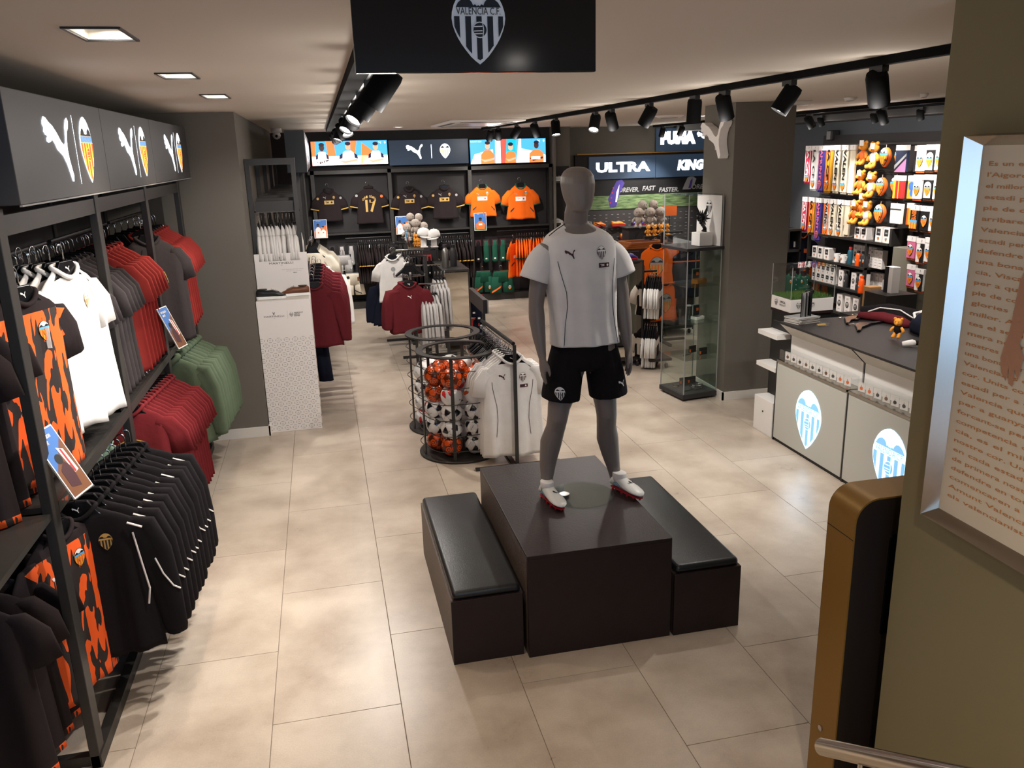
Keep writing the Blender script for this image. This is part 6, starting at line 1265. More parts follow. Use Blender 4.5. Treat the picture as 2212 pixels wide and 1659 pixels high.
# keychain boxes on the ledge
for k, (a, b_) in enumerate(zip(CY, CY[1:])):
    y0, y1 = b_+.02, a-.04
    t = thing('acrylic_tray', ['clear tray with keychain cards on the ledge of the farther counter panel','clear tray with keychain cards on the ledge of the middle counter panel','clear tray with keychain cards on the ledge of the nearest counter panel'][k], 'tray', (3.79,(y0+y1)/2,.738), group='clear trays on the counter ledge')
    hl = (y1-y0)/2
    M().box(-.055,-.052,-hl,hl,0,.085,'acrylic').build('front_wall', t); M().box(-.055,.05,-hl,-hl+.003,0,.085,'acrylic').build('end_wall', t); M().box(-.055,.05,hl-.003,hl,0,.085,'acrylic').build('end_wall', t); M().box(-.055,.05,-hl,hl,.086,.089,'acrylic').build('lid', t)
    for i in range(10):
        if k == 2 and i > 4: continue
        y = y1-.05-i*.094; t2 = thing('keychain_card', '%s keychain card from the far end in the %s tray' % (ORD[i], ['farther','middle','nearest'][k]), 'keychain', (3.785, y, .739), -pi/2+.25, 'keychain cards on the counter ledge')
        M().box(-.03,.03,-.003,.003,0,.072,'white_card').build('card', t2, bevel=.001)
        m = 'p_orange' if (k == 0 and i > 7) or (k == 1 and i < 2) else ('p_dk' if i % 3 else 'p_brown')
        M().lathe([(.001,-.004),(.014,-.004),(.014,.0),(.001,.0)], (0,-.004,.028), m, 12, axis='y').build('keychain', t2)
        M().tube([(0,-.005,.042),(0,-.005,.055)], .002, 'chrome', 5).build('ring', t2)
# white shelves at the counter end
t = thing('white_step_shelves', 'white stepped shelves against the far end of the counter', 'shelf', (3.83,6.45,0))
M().box(-.09,.05,-.16,.16,.0,.32,'white_gloss').build('drawer_box', t, bevel=.003); M().box(-.09,.05,-.16,.16,.60,.64,'white_gloss').build('shelf_board', t); M().box(-.09,.05,-.16,.16,.89,.93,'white_gloss').build('shelf_board', t); M().box(.05,.07,-.16,.16,0,1.0,'black_paint').build('side_post', t); M().cyl((-.095,.0,.2),(-.09,.0,.2), .008, 'p_dk', 10).build('knob', t)
t = thing('black_stand', 'black stand at the far end of the counter carrying the clear product box', 'stand', (4.22,6.72,0)); M().box(-.2,.21,-.16,.15,0,1.04,'black_paint').build('cabinet', t); M().box(-.21,.22,-.17,.16,1.0405,1.0625,'veneer').build('top_board', t)
# things on the counter (top z = 1.062)
TZ = 1.063
t = thing('product_display_box', 'clear display box with turf bed on white base reading official product', 'display case', (4.22, 6.72, TZ)); o2 = t.location
M().box(-.21,.22,-.17,.16,0,.115,'white_card').build('base_box', t, bevel=.003)
art('base_print', crest_dark(-.13,.065,.065,'p_text','p_white')+[txt('OFFICIAL', -.02,.075,.02,'p_text',1,width=.10,bold=.02), txt('PRODUCT', -.02,.048,.02,'p_text',1,width=.10)], t, mat=TR(0,-.171,0), eps=.001)
art('base_print', crest_dark(-.07,.065,.065,'p_text','p_white')+[txt('OFFICIAL', .04,.075,.02,'p_text',1,width=.10,bold=.02), txt('PRODUCT', .04,.048,.02,'p_text',1,width=.10)], t, mat=Matrix(((0,1,0,-.2115),(-1,0,0,0),(0,0,1,0),(0,0,0,1))), eps=.001)
rng = random.Random(8); g = M(); g.box(-.20,.21,-.16,.15,.116,.122,'f_green')
mk('turf_green', (92,128,58), .9)
for i in range(2600):
    x, y = rng.uniform(-.198,.208), rng.uniform(-.158,.148); a = rng.uniform(0,6.28); hgt = rng.uniform(.015,.032); g.add([(x-.003*cos(a),y-.003*sin(a),.12),(x+.003*cos(a),y+.003*sin(a),.12),(x+rng.uniform(-.01,.01),y+rng.uniform(-.01,.01),.12+hgt)], [(0,1,2)], 'turf_green')
g.build('turf_bed', t, fix=False, kind='stuff')
g = M(); W0, W1, D0, D1, H1 = -.21,.22,-.17,.16,.40
g.box(W0,W1,D0,D0+.003,.116,H1,'acrylic').build('acrylic_wall', t); M().box(W0,W0+.003,D0+.004,D1-.004,.116,H1,'acrylic').build('acrylic_wall', t); M().box(W1-.003,W1,D0+.004,D1-.004,.116,H1,'acrylic').build('acrylic_wall', t); M().box(W0,W1,D1-.003,D1,.116,H1,'acrylic').build('acrylic_wall', t); M().box(W0,W1,D0,D1,H1+.001,H1+.004,'acrylic').build('acrylic_lid', t)
for x in (W0,W1):
    for y in (D0,D1): M().box(x-.0025,x+.0025,y-.0025,y+.0025,.116,H1+.004,'p_silver').build('acrylic_edge', t)
t = thing('black_watch_box', 'small black watch on the turf inside the clear box', 'watch', (4.26,6.66,TZ+.14)); M().tube([(.04*cos(a),0,.02+.02*sin(a)) for a in [2*pi*i/14 for i in range(14)]], .008, 'p_black', 6, close=True).build('strap', t); M().cyl((0,-.02,.035),(0,-.03,.035), .018, 'p_dk', 14).build('dial', t)
for i in range(4):
    t = thing('magazine', '%s magazine from the bottom of the stack at the counter corner' % ORD[i], 'magazine', (3.90,6.18,TZ+.0125*i), .08*((i*7 % 3)-1)+.3, 'magazines at the counter corner'); M().box(-.12,.12,-.085,.085,.0,.010,'white_shade').build('pages', t); M().box(-.122,.122,-.087,.087,.010,.0118,'p_silver' if i % 2 else 'p_dk').build('cover', t)
for i in range(3):
    t = thing('brochure', '%s standing black folded brochure on the magazine stack' % ORD[i], 'brochure', (3.885+.03*i,6.17+.01*i,TZ+.051), .35+.5*i, 'brochures on the magazine stack'); M().box(-.05,.0,-.001,.001,0,.20,'p_black').xf(RZ(.5)).build('front_leaf', t); M().box(.0,.05,-.001,.001,0,.20,'p_silver').xf(RZ(-.6)).build('rear_leaf', t); M().box(-.004,.004,-.002,.002,0,.2,'white_card').build('spine', t)
t = thing('plastic_pouch', 'crumpled clear plastic pouch beside the magazines', 'pouch', (3.97,5.99,TZ)); 
R = [[(.07*k*cos(a)+.01*sin(3*a+z*200), .04*k*sin(a)+.008*cos(4*a), z) for a in [2*pi*j/16 for j in range(16)]] for z, k in ((0.001,1),(.012,1.05),(.02,.7),(.024,.2))]
M().rings(R, 'acrylic').build('pouch', t, smooth=True); M().box(-.04,.03,-.015,.015,.004,.012,'p_gold').build('content', t)
def lying_hanger(label, loc, rz, w=.42):
    t = thing('clothes_hanger', label, 'hanger', loc, rz, 'hangers lying on the counter'); g = M(); pts = [(-w/2,-.07),(-w/2+.02,-.09),(-.09,-.045),(0,-.05),(.09,-.045),(w/2-.02,-.09),(w/2,-.07),(.11,.0),(.04,.045),(-.04,.045),(-.11,.0)]
    g.prism(pts, .001, .02, 'plastic_black', 'xy'); g.build('hanger_body', t, bevel=.006); M().tube([(0,.045,.01),(0,.08,.01)]+[(-.02+.02*cos(a),.085+.02*sin(a),.01) for a in [pi*i/6*1.2 for i in range(7)]], .003, 'chrome', 6).build('hook', t)
lying_hanger('large black hanger lying nearest on the counter', (4.25,5.86,TZ), .55, .50); lying_hanger('black hanger lying behind the nearest one on the counter', (4.33,6.12,TZ), .5, .46); lying_hanger('black hanger lying beside the dark jacket sleeve on the counter', (4.5,6.18,TZ), .3, .44)
t = thing('dark_jacket', 'black and maroon jacket with white piping heaped on the counter', 'jacket', (4.55,5.95,TZ))
def heap(pts, m, nm, t_, r=.05, n=12): M().tube(pts, r, m, n).xf(Matrix.Diagonal((1,1,.55,1))).build(nm, t_, smooth=True)
heap([(-.12,.2,.05),(-.02,.05,.06),(.02,-.12,.05),(.0,-.28,.04)], 'f_maroon', 'sleeve', t, [.05,.075,.07,.045]); heap([(-.05,.28,.08),(.1,.15,.1),(.16,-.05,.08),(.14,-.22,.06)], 'f_black', 'jacket_body', t, [.07,.12,.12,.07]); M().tube([(-.1,.12,.07),(0,.1,.10),(.08,-.05,.10),(.07,-.25,.06)], .006, 'f_white', 6).build('white_piping', t, smooth=True)
t = thing('navy_training_top', 'navy top with white stripe and club badge heaped on the counter', 'shirt', (4.62,5.35,TZ)); g = M(); rng = random.Random(5); R = []
for i, (k, z) in enumerate(((1,.0),(1.05,.05),(.98,.10),(.8,.145),(.4,.165),(.05,.168))): R.append([(.20*k*math.copysign(abs(cos(a))**.7,cos(a))+.012*sin(5*a+i), .26*k*math.copysign(abs(sin(a))**.7,sin(a))+.012*cos(4*a+i), z+.008*sin(3*a+i)) for a in [2*pi*j/28 for j in range(28)]])
g.rings(R, 'f_navy').build('fabric_body', t, smooth=True); M().tube([(-.1,.24,.12),(.02,.2,.165),(.12,.05,.18)], .012, 'f_white', 6).build('white_stripe', t, smooth=True); M().tube([(-.18,.1,.06),(-.12,.22,.14),(.05,.26,.15)], .012, 'f_white', 6).build('white_stripe', t, smooth=True)
art('club_badge', crest_col(0,0,.07), t, mat=TR(-.165,-.02,.118) @ RZ(-pi/2) @ RX(-.75), eps=.002)
plush('soft_toy', 'brown and yellow soft toy slumped face down on the counter', (4.20,5.36,TZ+.02), -1.0, 'plush_yellow', 'f_black', .55)
t = thing('soft_toy', 'yellow soft toy with white foot lying at the counter edge', 'soft toy', (4.20,5.08,TZ)); M().tube([(-.12,.06,.02),(-.06,.03,.03),(-.03,.02,.03)], [.018,.026,.012], 'f_white', 8).build('foot', t, smooth=True); M().tube([(-.04,.025,.03),(.0,.01,.03)], .018, 'f_black', 8).build('leg', t, smooth=True); M().tube([(.0,.01,.035),(.08,-.02,.04),(.16,-.05,.03)], [.04,.045,.03], 'boot_orange' if 0 else 'p_yellow', 8).build('body', t, smooth=True)
# person behind the counter
pp = thing('person', 'person in a dark red top leaning on the far side of the counter, mostly hidden', 'person', (5.06,5.15,0)); po = Vector((5.06,5.15,0)); g = M()
mk('skin', (176,128,104), .55)
for s in (-1, 1): limb(g, [Vector((0,s*.09,.95)),Vector((-.01,s*.10,.75)),Vector((-.01,s*.10,.50)),Vector((0,s*.10,.28)),Vector((.01,s*.10,.09)),Vector((-.03,s*.10,.05)),Vector((-.13,s*.11,.035))], [.095,.088,.062,.055,.042,.04,.035], 'skin', 12)
limb(g, [Vector((0,0,.9)),Vector((-.01,0,1.02)),Vector((-.05,0,1.18)),Vector((-.10,0,1.33)),Vector((-.12,0,1.42)),Vector((-.13,0,1.47))], [(.12,.17),(.12,.155),(.115,.17),(.11,.2),(.08,.13),(.055,.055)], 'skin', 18)
limb(g, [Vector((-.13,0,1.44)),Vector((-.15,0,1.52))], [.055,.052], 'skin')
g.rings([[Vector((-.17+ry*cos(2*pi*j/16)-.012*(cos(2*pi*j/16) < -.9), rx*sin(2*pi*j/16), z)) for j in range(16)] for z, rx, ry in ((1.50,.03,.03),(1.52,.05,.07),(1.57,.068,.088),(1.63,.076,.1),(1.68,.072,.094),(1.72,.05,.062),(1.735,.01,.012))], 'skin')
for s in (-1, 1):
    if s < 0: P = [(-.10,-.19,1.40),(-.13,-.24,1.30),(-.18,-.25,1.14),(-.30,-.22,1.12),(-.40,-.18,1.10)]
    else: P = [(-.10,.19,1.40),(-.16,.24,1.30),(-.22,.24,1.18),(-.28,.33,1.16),(-.31,.42,1.13)]
    limb(g, [Vector(p) for p in P], [.055,.048,.042,.034,.026], 'skin', 12)
    w_ = Vector(P[-1]); dr = (w_-Vector(P[-2])).normalized(); sd = Vector((-dr.y, dr.x, 0)).normalized()
    limb(g, [w_, w_+dr*.04, w_+dr*.085], [(.03,.016),(.038,.015),(.036,.012)] if abs(dr.x) < .7 else [(.02,.028),(.02,.036),(.018,.034)], 'skin', 10)
    for i in range(4): b_ = w_+dr*.075+sd*(.024-.016*i); g.tube([b_, b_+dr*.035+Vector((0,0,-.004)), b_+dr*(.06+.008*(i in (1,2)))+Vector((0,0,-.018))], [.0085,.008,.006], 'skin', 8)
    b_ = w_+dr*.02-sd*.03*s; g.tube([b_, b_+dr*.03-sd*.02*s, b_+dr*.055-sd*.02*s+Vector((0,0,-.008))], [.011,.01,.007], 'skin', 8)
b0 = g.build('body', pp, smooth=True); md = b0.modifiers.new('r', 'REMESH'); md.mode = 'VOXEL'; md.voxel_size = .007; md.use_smooth_shade = True; md = b0.modifiers.new('s', 'SMOOTH'); md.iterations = 4
g = M(); limb(g, [Vector((0,0,.88)),Vector((-.01,0,1.02)),Vector((-.05,0,1.18)),Vector((-.10,0,1.33)),Vector((-.12,0,1.43)),Vector((-.13,0,1.46))], [(.14,.19),(.14,.18),(.135,.19),(.13,.215),(.10,.15),(.065,.065)], 'f_maroon', 20)
for s in (-1, 1):
    P = [(-.10,-.17,1.39),(-.13,-.24,1.30),(-.16,-.25,1.20)] if s < 0 else [(-.10,.17,1.39),(-.16,.24,1.30),(-.22,.245,1.20),(-.26,.30,1.165)]
    limb(g, [Vector(p) for p in P], [.07,.064,.058,.05][:len(P)], 'f_maroon', 14)
g.build('top', pp, smooth=True)
g = M()
for s in (-1, 1): limb(g, [Vector((0,s*.085,.96)),Vector((-.01,s*.10,.75)),Vector((-.01,s*.10,.50)),Vector((0,s*.10,.10))], [(.13,.115),.1,.075,.062], 'f_black', 14)
g.build('trousers', pp, smooth=True)
M().rings([[Vector((-.155+ry*cos(2*pi*j/16), rx*sin(2*pi*j/16), z)) for j in range(16)] for z, rx, ry in ((1.60,.081,.09),(1.66,.085,.1),(1.72,.068,.082),(1.75,.03,.035))], 'f_black').build('hair', pp, smooth=True)
for s in (-1, 1): M().box(-.06,.06,-.04,.04,0,.07,'p_black').xf(TR(-.05,s*.105,0)).build('shoe', pp, bevel=.015)
for s in (-1, 1): M().ball((-.262,s*.03,1.635), .009, 'p_black', 8).build('eye', pp); M().ball((-.165,s*.078,1.62), .02, 'skin', 8, (.7,.4,1)).build('ear', pp)
M().ball((-.272,0,1.60), .013, 'skin', 8, (1,.8,1.4)).build('nose', pp); M().box(-.262,-.255,-.022,.022,1.562,1.567,'p_red').build('mouth', pp)
# ================================================================== SCARF WALL  (items face -X)
FX = -pi/2
t = thing('scarf_wall_panel', 'dark peg panel wall carrying scarves, toys and pennants', 'wall display', (7.2,9.6,0)); o = t.location
M().box(7.15,7.24,8.0,11.1,.5,2.62,'wall_black').build('panel_board', t, off=o); 
for z in (2.47,2.15,1.80,1.45): M().box(7.13,7.149,8.05,11.05,z,z+.03,'steel_dark').build('peg_bar', t, off=o)
def peg(t_, z=-.01, L=.33): M().cyl((0,.004,z),(0,L,z), .004, 'chrome', 6).build('peg', t_)
def scarf(label, y, z, h, w, base, stripes, word, wc, crest_at, wm=None, card=True, lean=.0, x=6.8):
    t = thing('scarf', label, 'scarf', (x,y,z), FX, 'scarves on the peg wall'); g = M()
    R = []
    n = 8
    for i in range(n+1): zz = -h*i/n; R.append([(w/2*sx-lean*i/n, sy*.014+.003*sin(i*1.7+w*40), zz) for sx, sy in ((-1,-1),(0,-1.25),(1,-1),(1,1),(0,1.1),(-1,1))])
    g.rings(R, base).build('fabric_strip', t, smooth='auto')
    A_ = []
    for s0, s1, m in stripes: A_.append((rect(w*s0,-h*.97,w*s1,-.07), m, 1))
    if word: A_.append(txt(word, 0, -h*.42, wm or .055, wc, 3, width=h*.66, bold=.04, vert=True))
    art('knitted_print', [([(a-lean*(-b/h), b) for a, b in it[0]], it[1], it[2]) if it[0] != 'TEXT' else it for it in A_], t, eps=.0015, mat=TR(0,-.019,0))
    if crest_at: art('club_badge', crest_col(-lean*.88,-h*.87,w*.95,lay=4) if crest_at == 1 else crest(-lean*.88,-h*.87,w*.95,'p_orange','p_purple',stripe='p_purple',lay=4,ball=False), t, eps=.0015, mat=TR(0,-.019,0))
    if card: M().box(-w/2-.003,w/2+.003,-.023,.02,-.065,.0,'white_card').build('header_card', t); art('card_print', [txt('7', w*.15,-.03,.03,'p_dk',1)], t, mat=TR(0,-.0235,0), eps=.001)
    for i in range(7): M().box(-.002,.002,-.008,.008,-h-.025,-h+.002,base).xf(TR(w*(-.42+.14*i)-lean,0,0)).build('fringe', t) if w < .14 else None
    peg(t); return t
NM = 'VALENCIA CF'
r1 = [('crimson and white scarf, far left of the upper row','p_crimson',[(-.5,-.4,'p_white'),(.4,.5,'p_white')],10.875,.50,'IA CF','p_white',1),('white scarf with thin lettering next to the crimson one, upper row','p_white',[],10.72,.585,'LA CF','p_dk',1),('purple scarf with pink lettering, upper row','p_purple',[(-.5,-.4,'p_pink')],10.545,.60,'AMUNT','p_pink',2),
      ('orange and yellow striped scarf, upper row','p_yellow',[(-.5,-.35,'p_orange'),(-.15,-.02,'p_orange'),(.2,.35,'p_orange')],10.375,.60,'IA CF','p_black',1),('cream scarf with bold black lettering, left one of the upper row','p_paper',[],10.19,.60,'VALEN','p_black',1),('cream scarf with bold black lettering, right one of the upper row','p_paper',[],10.01,.605,'VALEN','p_black',1),('plain cream folded scarf ending the upper row','p_paper',[],9.85,.61,None,None,0)]
for l, m, st_, y, h, wd, wc, cr_ in r1: scarf(l, y, 2.485, h, .13 if wd else .11, m, st_, wd, wc, cr_, lean=.0)
r2 = [('crimson scarf, far left of the lower row','p_crimson',[(-.5,-.4,'p_white'),(.4,.5,'p_white')],10.91,.47,'CIA CF','p_white',1),('orange and yellow striped scarf, lower row','p_yellow',[(-.5,-.35,'p_orange'),(-.15,-.02,'p_orange'),(.2,.35,'p_orange')],10.735,.50,'IA CF','p_black',1),('purple scarf with pink lettering, lower row','p_purple',[(-.5,-.4,'p_pink')],10.56,.58,'AMUNT','p_pink',2),
      ('white and orange scarf with black lettering, lower row','p_white',[(-.5,-.3,'p_orange'),(.3,.5,'p_orange')],10.37,.50,'VALENC','p_black',1),('cream scarf with bold lettering, left one of the lower row','p_paper',[],10.225,.49,'VALEN','p_black',1),('cream scarf with bold lettering, right one of the lower row','p_paper',[],10.05,.49,'VALEN','p_black',1),('plain cream folded scarf ending the lower row','p_paper',[],9.90,.45,None,None,0)]
for l, m, st_, y, h, wd, wc, cr_ in r2: scarf(l, y, 1.78, h, .12 if wd else .10, m, st_, wd, wc, cr_, x=6.82)
for i, (y, z, s) in enumerate(((9.68,2.25,1.05),(9.46,2.21,1.15),(9.68,1.88,1.1),(9.46,1.85,1.15),(9.74,1.50,1.1),(9.50,1.50,1.1),(9.6,1.60,.95))):
    tt = plush('soft_toy', ['yellow hanging soft toy, top left of the toy column','white-shirted hanging soft toy, top right of the toy column','yellow soft toy, middle left of the toy column','white-shirted soft toy, middle right of the toy column','striped soft toy, bottom left of the toy column','white-shirted soft toy, bottom right of the toy column','small soft toy tucked between the bottom two'][i], (6.82,y,z), FX, 'plush_yellow', ['p_orange','f_white'][i % 2], s, 'hanging soft toys')
    M().box(.01,.09,-.075,-.07,.22,.29,'white_card').build('tag', tt); M().cyl((0,.02,.26*s),(0,.3,.26*s), .004, 'chrome', 6).build('peg', tt)
def cushion(label, y, z, h, x=6.8):
    t = thing('shield_cushion', label, 'cushion', (x,y,z), FX, 'shield cushions'); H = h/1.36; g = M()
    O = [(a*H, h/2-v*h) for a, v in outline()]
    g.rings([[(a*k, yy, b*k) for a, b in O] for yy, k in ((-.045,.55),(-.04,.8),(-.022,.97),(0,1.0),(.022,.97),(.04,.8),(.045,.55))], 'p_orange').build('stuffing', t, smooth=True)
    bv = bvh_of(g); art('shield_print', [it for it in crest(0,0,h*.97,'p_dk','p_dk',band='p_sky',stripe='p_orange',field='p_yellow',top='p_white')], t, eps=.001, drape=(bv,(0,0,0)), split=.03); M().tube([(0,0,h/2),(0,.0,h/2+.03)], .002, 'p_white', 5).build('loop', t); M().cyl((0,0,h/2+.03),(0,.33,h/2+.03), .004, 'chrome', 6).build('peg', t)
for l, y, z, h, x in (('shield cushion, top row front',9.21,2.33,.235,6.8),('shield cushion, top row behind',9.06,2.33,.22,6.9),('shield cushion, middle row front',9.23,1.98,.225,6.8),('shield cushion, middle row behind',9.07,2.0,.20,6.88),('shield cushion, bottom row front',9.215,1.65,.24,6.8),('shield cushion, bottom row behind',9.07,1.66,.21,6.92)): cushion(l, y, z, h, x)
def bag(label, y, z, w_, h, m, prn, x=6.8):
    t = thing('packed_flag', label, 'flag pack', (x,y,z), FX, 'packed flags'); M().box(-w_/2,w_/2,-.02,.02,-h,-.05,m).build('folded_flag', t, bevel=.008); M().box(-w_/2,w_/2,-.021,.021,-.06,0,'white_card').build('header_card', t); art('flag_print', prn(w_, h), t, mat=TR(0,-.021,0), eps=.0015); peg(t, L=.3)
bag('blue and pink packed flag, top row', 8.90, 2.47, .20, .31, 'p_navy', lambda w_, h: [([(-w_/2,-h),(w_/2,-h*.5),(w_/2,-h)], 'p_pink', 1), ([(-w_/2,-h*.75),(w_/2,-h*.3),(w_/2,-h*.4),(-w_/2,-h*.9)], 'p_silver', 2)]); bag('dark packed flag behind the blue one, top row', 8.72, 2.46, .16, .30, 'p_dk', lambda w_, h: [(rect(-.04,-.2,.04,-.1), 'p_navy', 1)], x=6.9)
bag('red and yellow striped packed flag, middle row', 8.90, 2.12, .17, .27, 'p_red', lambda w_, h: [(rect(-w_/2,-h,-w_/4,-.06), 'p_yellow', 1), (rect(0,-h,w_*.1,-.06), 'p_yellow', 1)]); bag('blue and yellow packed flag, middle row', 8.74, 2.12, .15, .27, 'p_yellow', lambda w_, h: [(circ(0,-.12,.05), 'p_blue', 1), (circ(.02,-.2,.04), 'p_blue', 1), (rect(w_*.2,-h,w_/2,-.06), 'p_red', 1)], x=6.86)
bag('white packed flag, lower row', 8.90, 1.79, .20, .24, 'p_white', lambda w_, h: [(rect(-w_/2,-.075,w_/2,-.06), 'p_dk', 1)]); bag('orange packed flag behind the white one, lower row', 8.73, 1.80, .16, .26, 'p_orange', lambda w_, h: [(rect(-.04,-.25,.04,-.06), 'p_yellow', 1)], x=6.88)
def pennant(label, y, z, h, m, cm_, word=None, x=6.8, w_=.14):
    t = thing('small_scarf', label, 'scarf', (x,y,z), FX, 'small packed scarves'); M().box(-w_/2,w_/2,-.015,.015,-h,0,m).build('fabric_strip', t, bevel=.005); M().box(-w_/2-.002,w_/2+.002,-.018,.018,-.06,.0,'white_card').build('header_card', t)
    A_ = []
    if cm_ == 'arch': A_.append(([(-w_*.4,-h*.96),(-w_*.4,-h*.45)]+[(w_*.4*cos(a),-h*.45+h*.16*sin(a)) for a in [pi-pi*i/10 for i in range(11)]]+[(w_*.4,-h*.96)], 'p_white', 1))
    if cm_ == 'split': A_.append((rect(0,-h,w_/2,-.06), 'p_black', 1))
    if word: A_ += [txt(word, 0.0, -h*.40, .07, 'p_orange', 2, width=h*.4, bold=.05, vert=True), (rect(-w_*.45,-h*.95,w_*.45,-h*.6), 'p_orange', 2), (rect(-w_*.45,-h*.7,w_*.45,-h*.6), 'p_sky', 3)]+[(rect(-w_*.45+w_*.3*i,-h*.95,-w_*.3+w_*.3*i,-h*.7), 'p_yellow', 3) for i in range(3)]
    else: A_ += crest_col(0,-h*.62,w_*1.0,lay=3)
    A_.append(txt('7', .02,-.03,.03,'p_dk',4)); art('knitted_print', A_, t, mat=TR(0,-.0185,0), eps=.0012)
    for i in range(8): M().box(-.003,.003,-.006,.006,-h-.02,-h+.001,'p_orange' if m != 'p_black' else 'p_brown').xf(TR(w_*(-.44+.126*i),0,0)).build('fringe', t)
    peg(t, L=.3)
for l, y, z, h, m, c_, wd in (('white small scarf with shield, first row left',8.57,2.465,.29,'p_white',None,None),('black small scarf with white arch and shield, first row',8.41,2.47,.29,'p_black','arch',None),('white small scarf at the edge of the first row',8.26,2.47,.28,'p_white',None,None),
   ('white small scarf with shield, second row left',8.575,2.135,.275,'p_white',None,None),('black small scarf with white arch and shield, second row',8.395,2.14,.27,'p_black','arch',None),('white small scarf at the edge of the second row',8.24,2.14,.27,'p_white',None,None),
   ('black small scarf with orange lettering, third row left',8.575,1.79,.285,'p_black',None,'SENYE'),('black small scarf with shield, third row',8.395,1.79,.28,'p_black',None,None),('white small scarf at the edge of the third row',8.25,1.79,.28,'p_white',None,None),
   ('pink small scarf with shield, fourth row left',8.575,1.43,.26,'p_pink',None,None),('white and black split small scarf, fourth row',8.41,1.42,.28,'p_white','split',None),('white small scarf at the edge of the fourth row',8.27,1.44,.28,'p_white',None,None),('pink small scarf with shield, fifth row left',8.53,1.10,.26,'p_pink',None,None),('white and black split small scarf, fifth row',8.38,1.07,.26,'p_white','split',None)): pennant(l, y, z, h, m, c_, wd)
# shelving with mugs and bottles
t = thing('wall_shelving', 'dark shelving with mugs and bottle boxes under the scarves', 'shelf', (7.0,9.8,0)); o = t.location
for z in (1.265, .915, .595, .25): M().box(6.8,7.14,9.44 if z < 1.2 else 9.02,10.76,z,z+.03,'steel_dark').build('shelf_board', t, off=o)
M().box(6.81,6.85,9.44,9.47,0,1.26,'steel_dark').build('upright', t, off=o); M().box(7.10,7.14,9.40,9.435,0,1.26,'steel_dark').build('upright', t, off=o); M().box(6.81,6.85,10.76,10.79,0,1.30,'steel_dark').build('upright', t, off=o); M().box(6.82,7.14,8.98,9.02,1.265,1.48,'steel_dark').build('side_board', t, off=o)
mk('grey_partition', (112,108,96), .8)
t = thing('low_partition', 'low grey partition panel right of the bottle shelves', 'partition', (7.0,8.8,0)); M().box(-.19,.1,-.2,.12,0,1.27,'grey_partition').build('panel', t, bevel=.004); M().box(-.2,-.19,-.2,.12,0,.09,'skirting').build('skirting', t)
t = thing('cardboard_box', 'brown cardboard box standing before the grey partition', 'box', (6.6,8.95,.45)); M().box(-.08,.08,-.06,.08,0,.34,'p_cardboard').build('carton', t, bevel=.003); M().box(-.081,.0,.0,.03,.1,.2,'white_card').build('label_sticker', t)
M().box(-.3,.2,-.25,.2,-.45,-.001,'steel_dark').build('box_stand', t)
def pbox(label, y, z, w_, h, x=6.83, kind='mug', grp='mug boxes'):
    t = thing('product_box', label, 'box', (x,y,z), FX, grp); M().box(-w_/2,w_/2,0,w_*.95,0,h,'white_card').build('carton', t, bevel=.002)
    if kind == 'mug': A_ = [(rect(-w_*.32,h*.45,w_*.32,h*.9), 'p_dk', 1), (rect(-w_*.15,h*.6,w_*.2,h*.7), 'p_silver', 2)]+crest_col(0,h*.24,h*.28,lay=1)
    elif kind == 'bottle': A_ = [txt('CB', 0, h*.82, h*.1, 'p_dk', 1), (circ(0,h*.5,w_*.3,14,w_*.36), 'p_dk', 1)]+crest_dark(0,h*.5,w_*.5,'p_dk','p_white',lay=2)+[txt('500ml', 0, h*.16, h*.06, 'p_grey', 1)]
    else: A_ = [txt('CB', 0, h*.85, h*.1, 'p_dk', 1)]+[(rect(-w_*.3,h*k,w_*.3,h*k+.004), 'p_silver', 1) for k in (.15,.3,.45,.6)]
    art('box_print', A_, t, mat=TR(0,-.0005,0), eps=.0008); return t
def mug(label, m, y, z, x=6.86, grp='mugs'):
    t = thing('mug', label, 'mug', (x,y,z), FX, grp); M().lathe([(.001,0),(.042,0),(.042,.11),(.038,.11),(.037,.01),(.001,.01)], (0,0,0), m, 20).build('cup', t, smooth='auto'); M().tube([(.04,0,.09),(.065,0,.085),(.07,0,.055),(.06,0,.03),(.04,0,.025)], .006, m, 8).build('handle', t, smooth=True); art('club_badge', crest_col(0,.055,.045), t, mat=TR(0,-.043,0), eps=.001)
Z1, Z2, Z3 = 1.296, .946, .626
for i, (y, h) in enumerate(((10.12,.17),(9.96,.17),(9.68,.15),(9.55,.15),(9.25,.185),(9.10,.185))): pbox('%s mug box from the left on the top shelf' % ORD[i], y, Z1, .12, h, grp='mug boxes on the top shelf')
for i, y in enumerate((10.63,10.49,10.33)): pbox('%s mug box from the left on the second shelf' % ORD[i], y, Z2, .11, .16, grp='mug boxes on the second shelf')
mug('white mug with badge, left of the pair on the second shelf', 'white_gloss', 10.12, Z2); mug('white mug, right of the pair on the second shelf', 'white_gloss', 9.97, Z2); mug('black mug behind the white pair on the second shelf', 'p_dk', 10.2, Z2, 7.0)
bottle('black to teal bottle on the second shelf', 'bottle_teal', (6.85,9.82,Z2), .23, .036, 'bottles on the shelves', 'p_red', crest_col(0,0,.03)); bottle('orange bottle in the middle of the second shelf', 'bottle_orange', (6.84,9.63,Z2), .20, .036, 'bottles on the shelves', 'p_black', crest_bw(0,0,.03)); bottle('matt black bottle beside the orange one, second shelf', 'p_dk', (6.85,9.55,Z2), .20, .034, 'bottles on the shelves', 'p_black', crest_bw(0,0,.03)); bottle('black and white patterned bottle on the second shelf', 'p_dk', (6.84,9.47,Z2), .20, .036, 'bottles on the shelves', 'p_white', crest_col(0,0,.05))
for i in range(5): pbox('%s white bottle box from the left in the rear line of the second shelf' % ORD[i], 9.86-.10*i, Z2, .09, .25, x=6.95, kind='bottle', grp='bottle boxes on the second shelf')
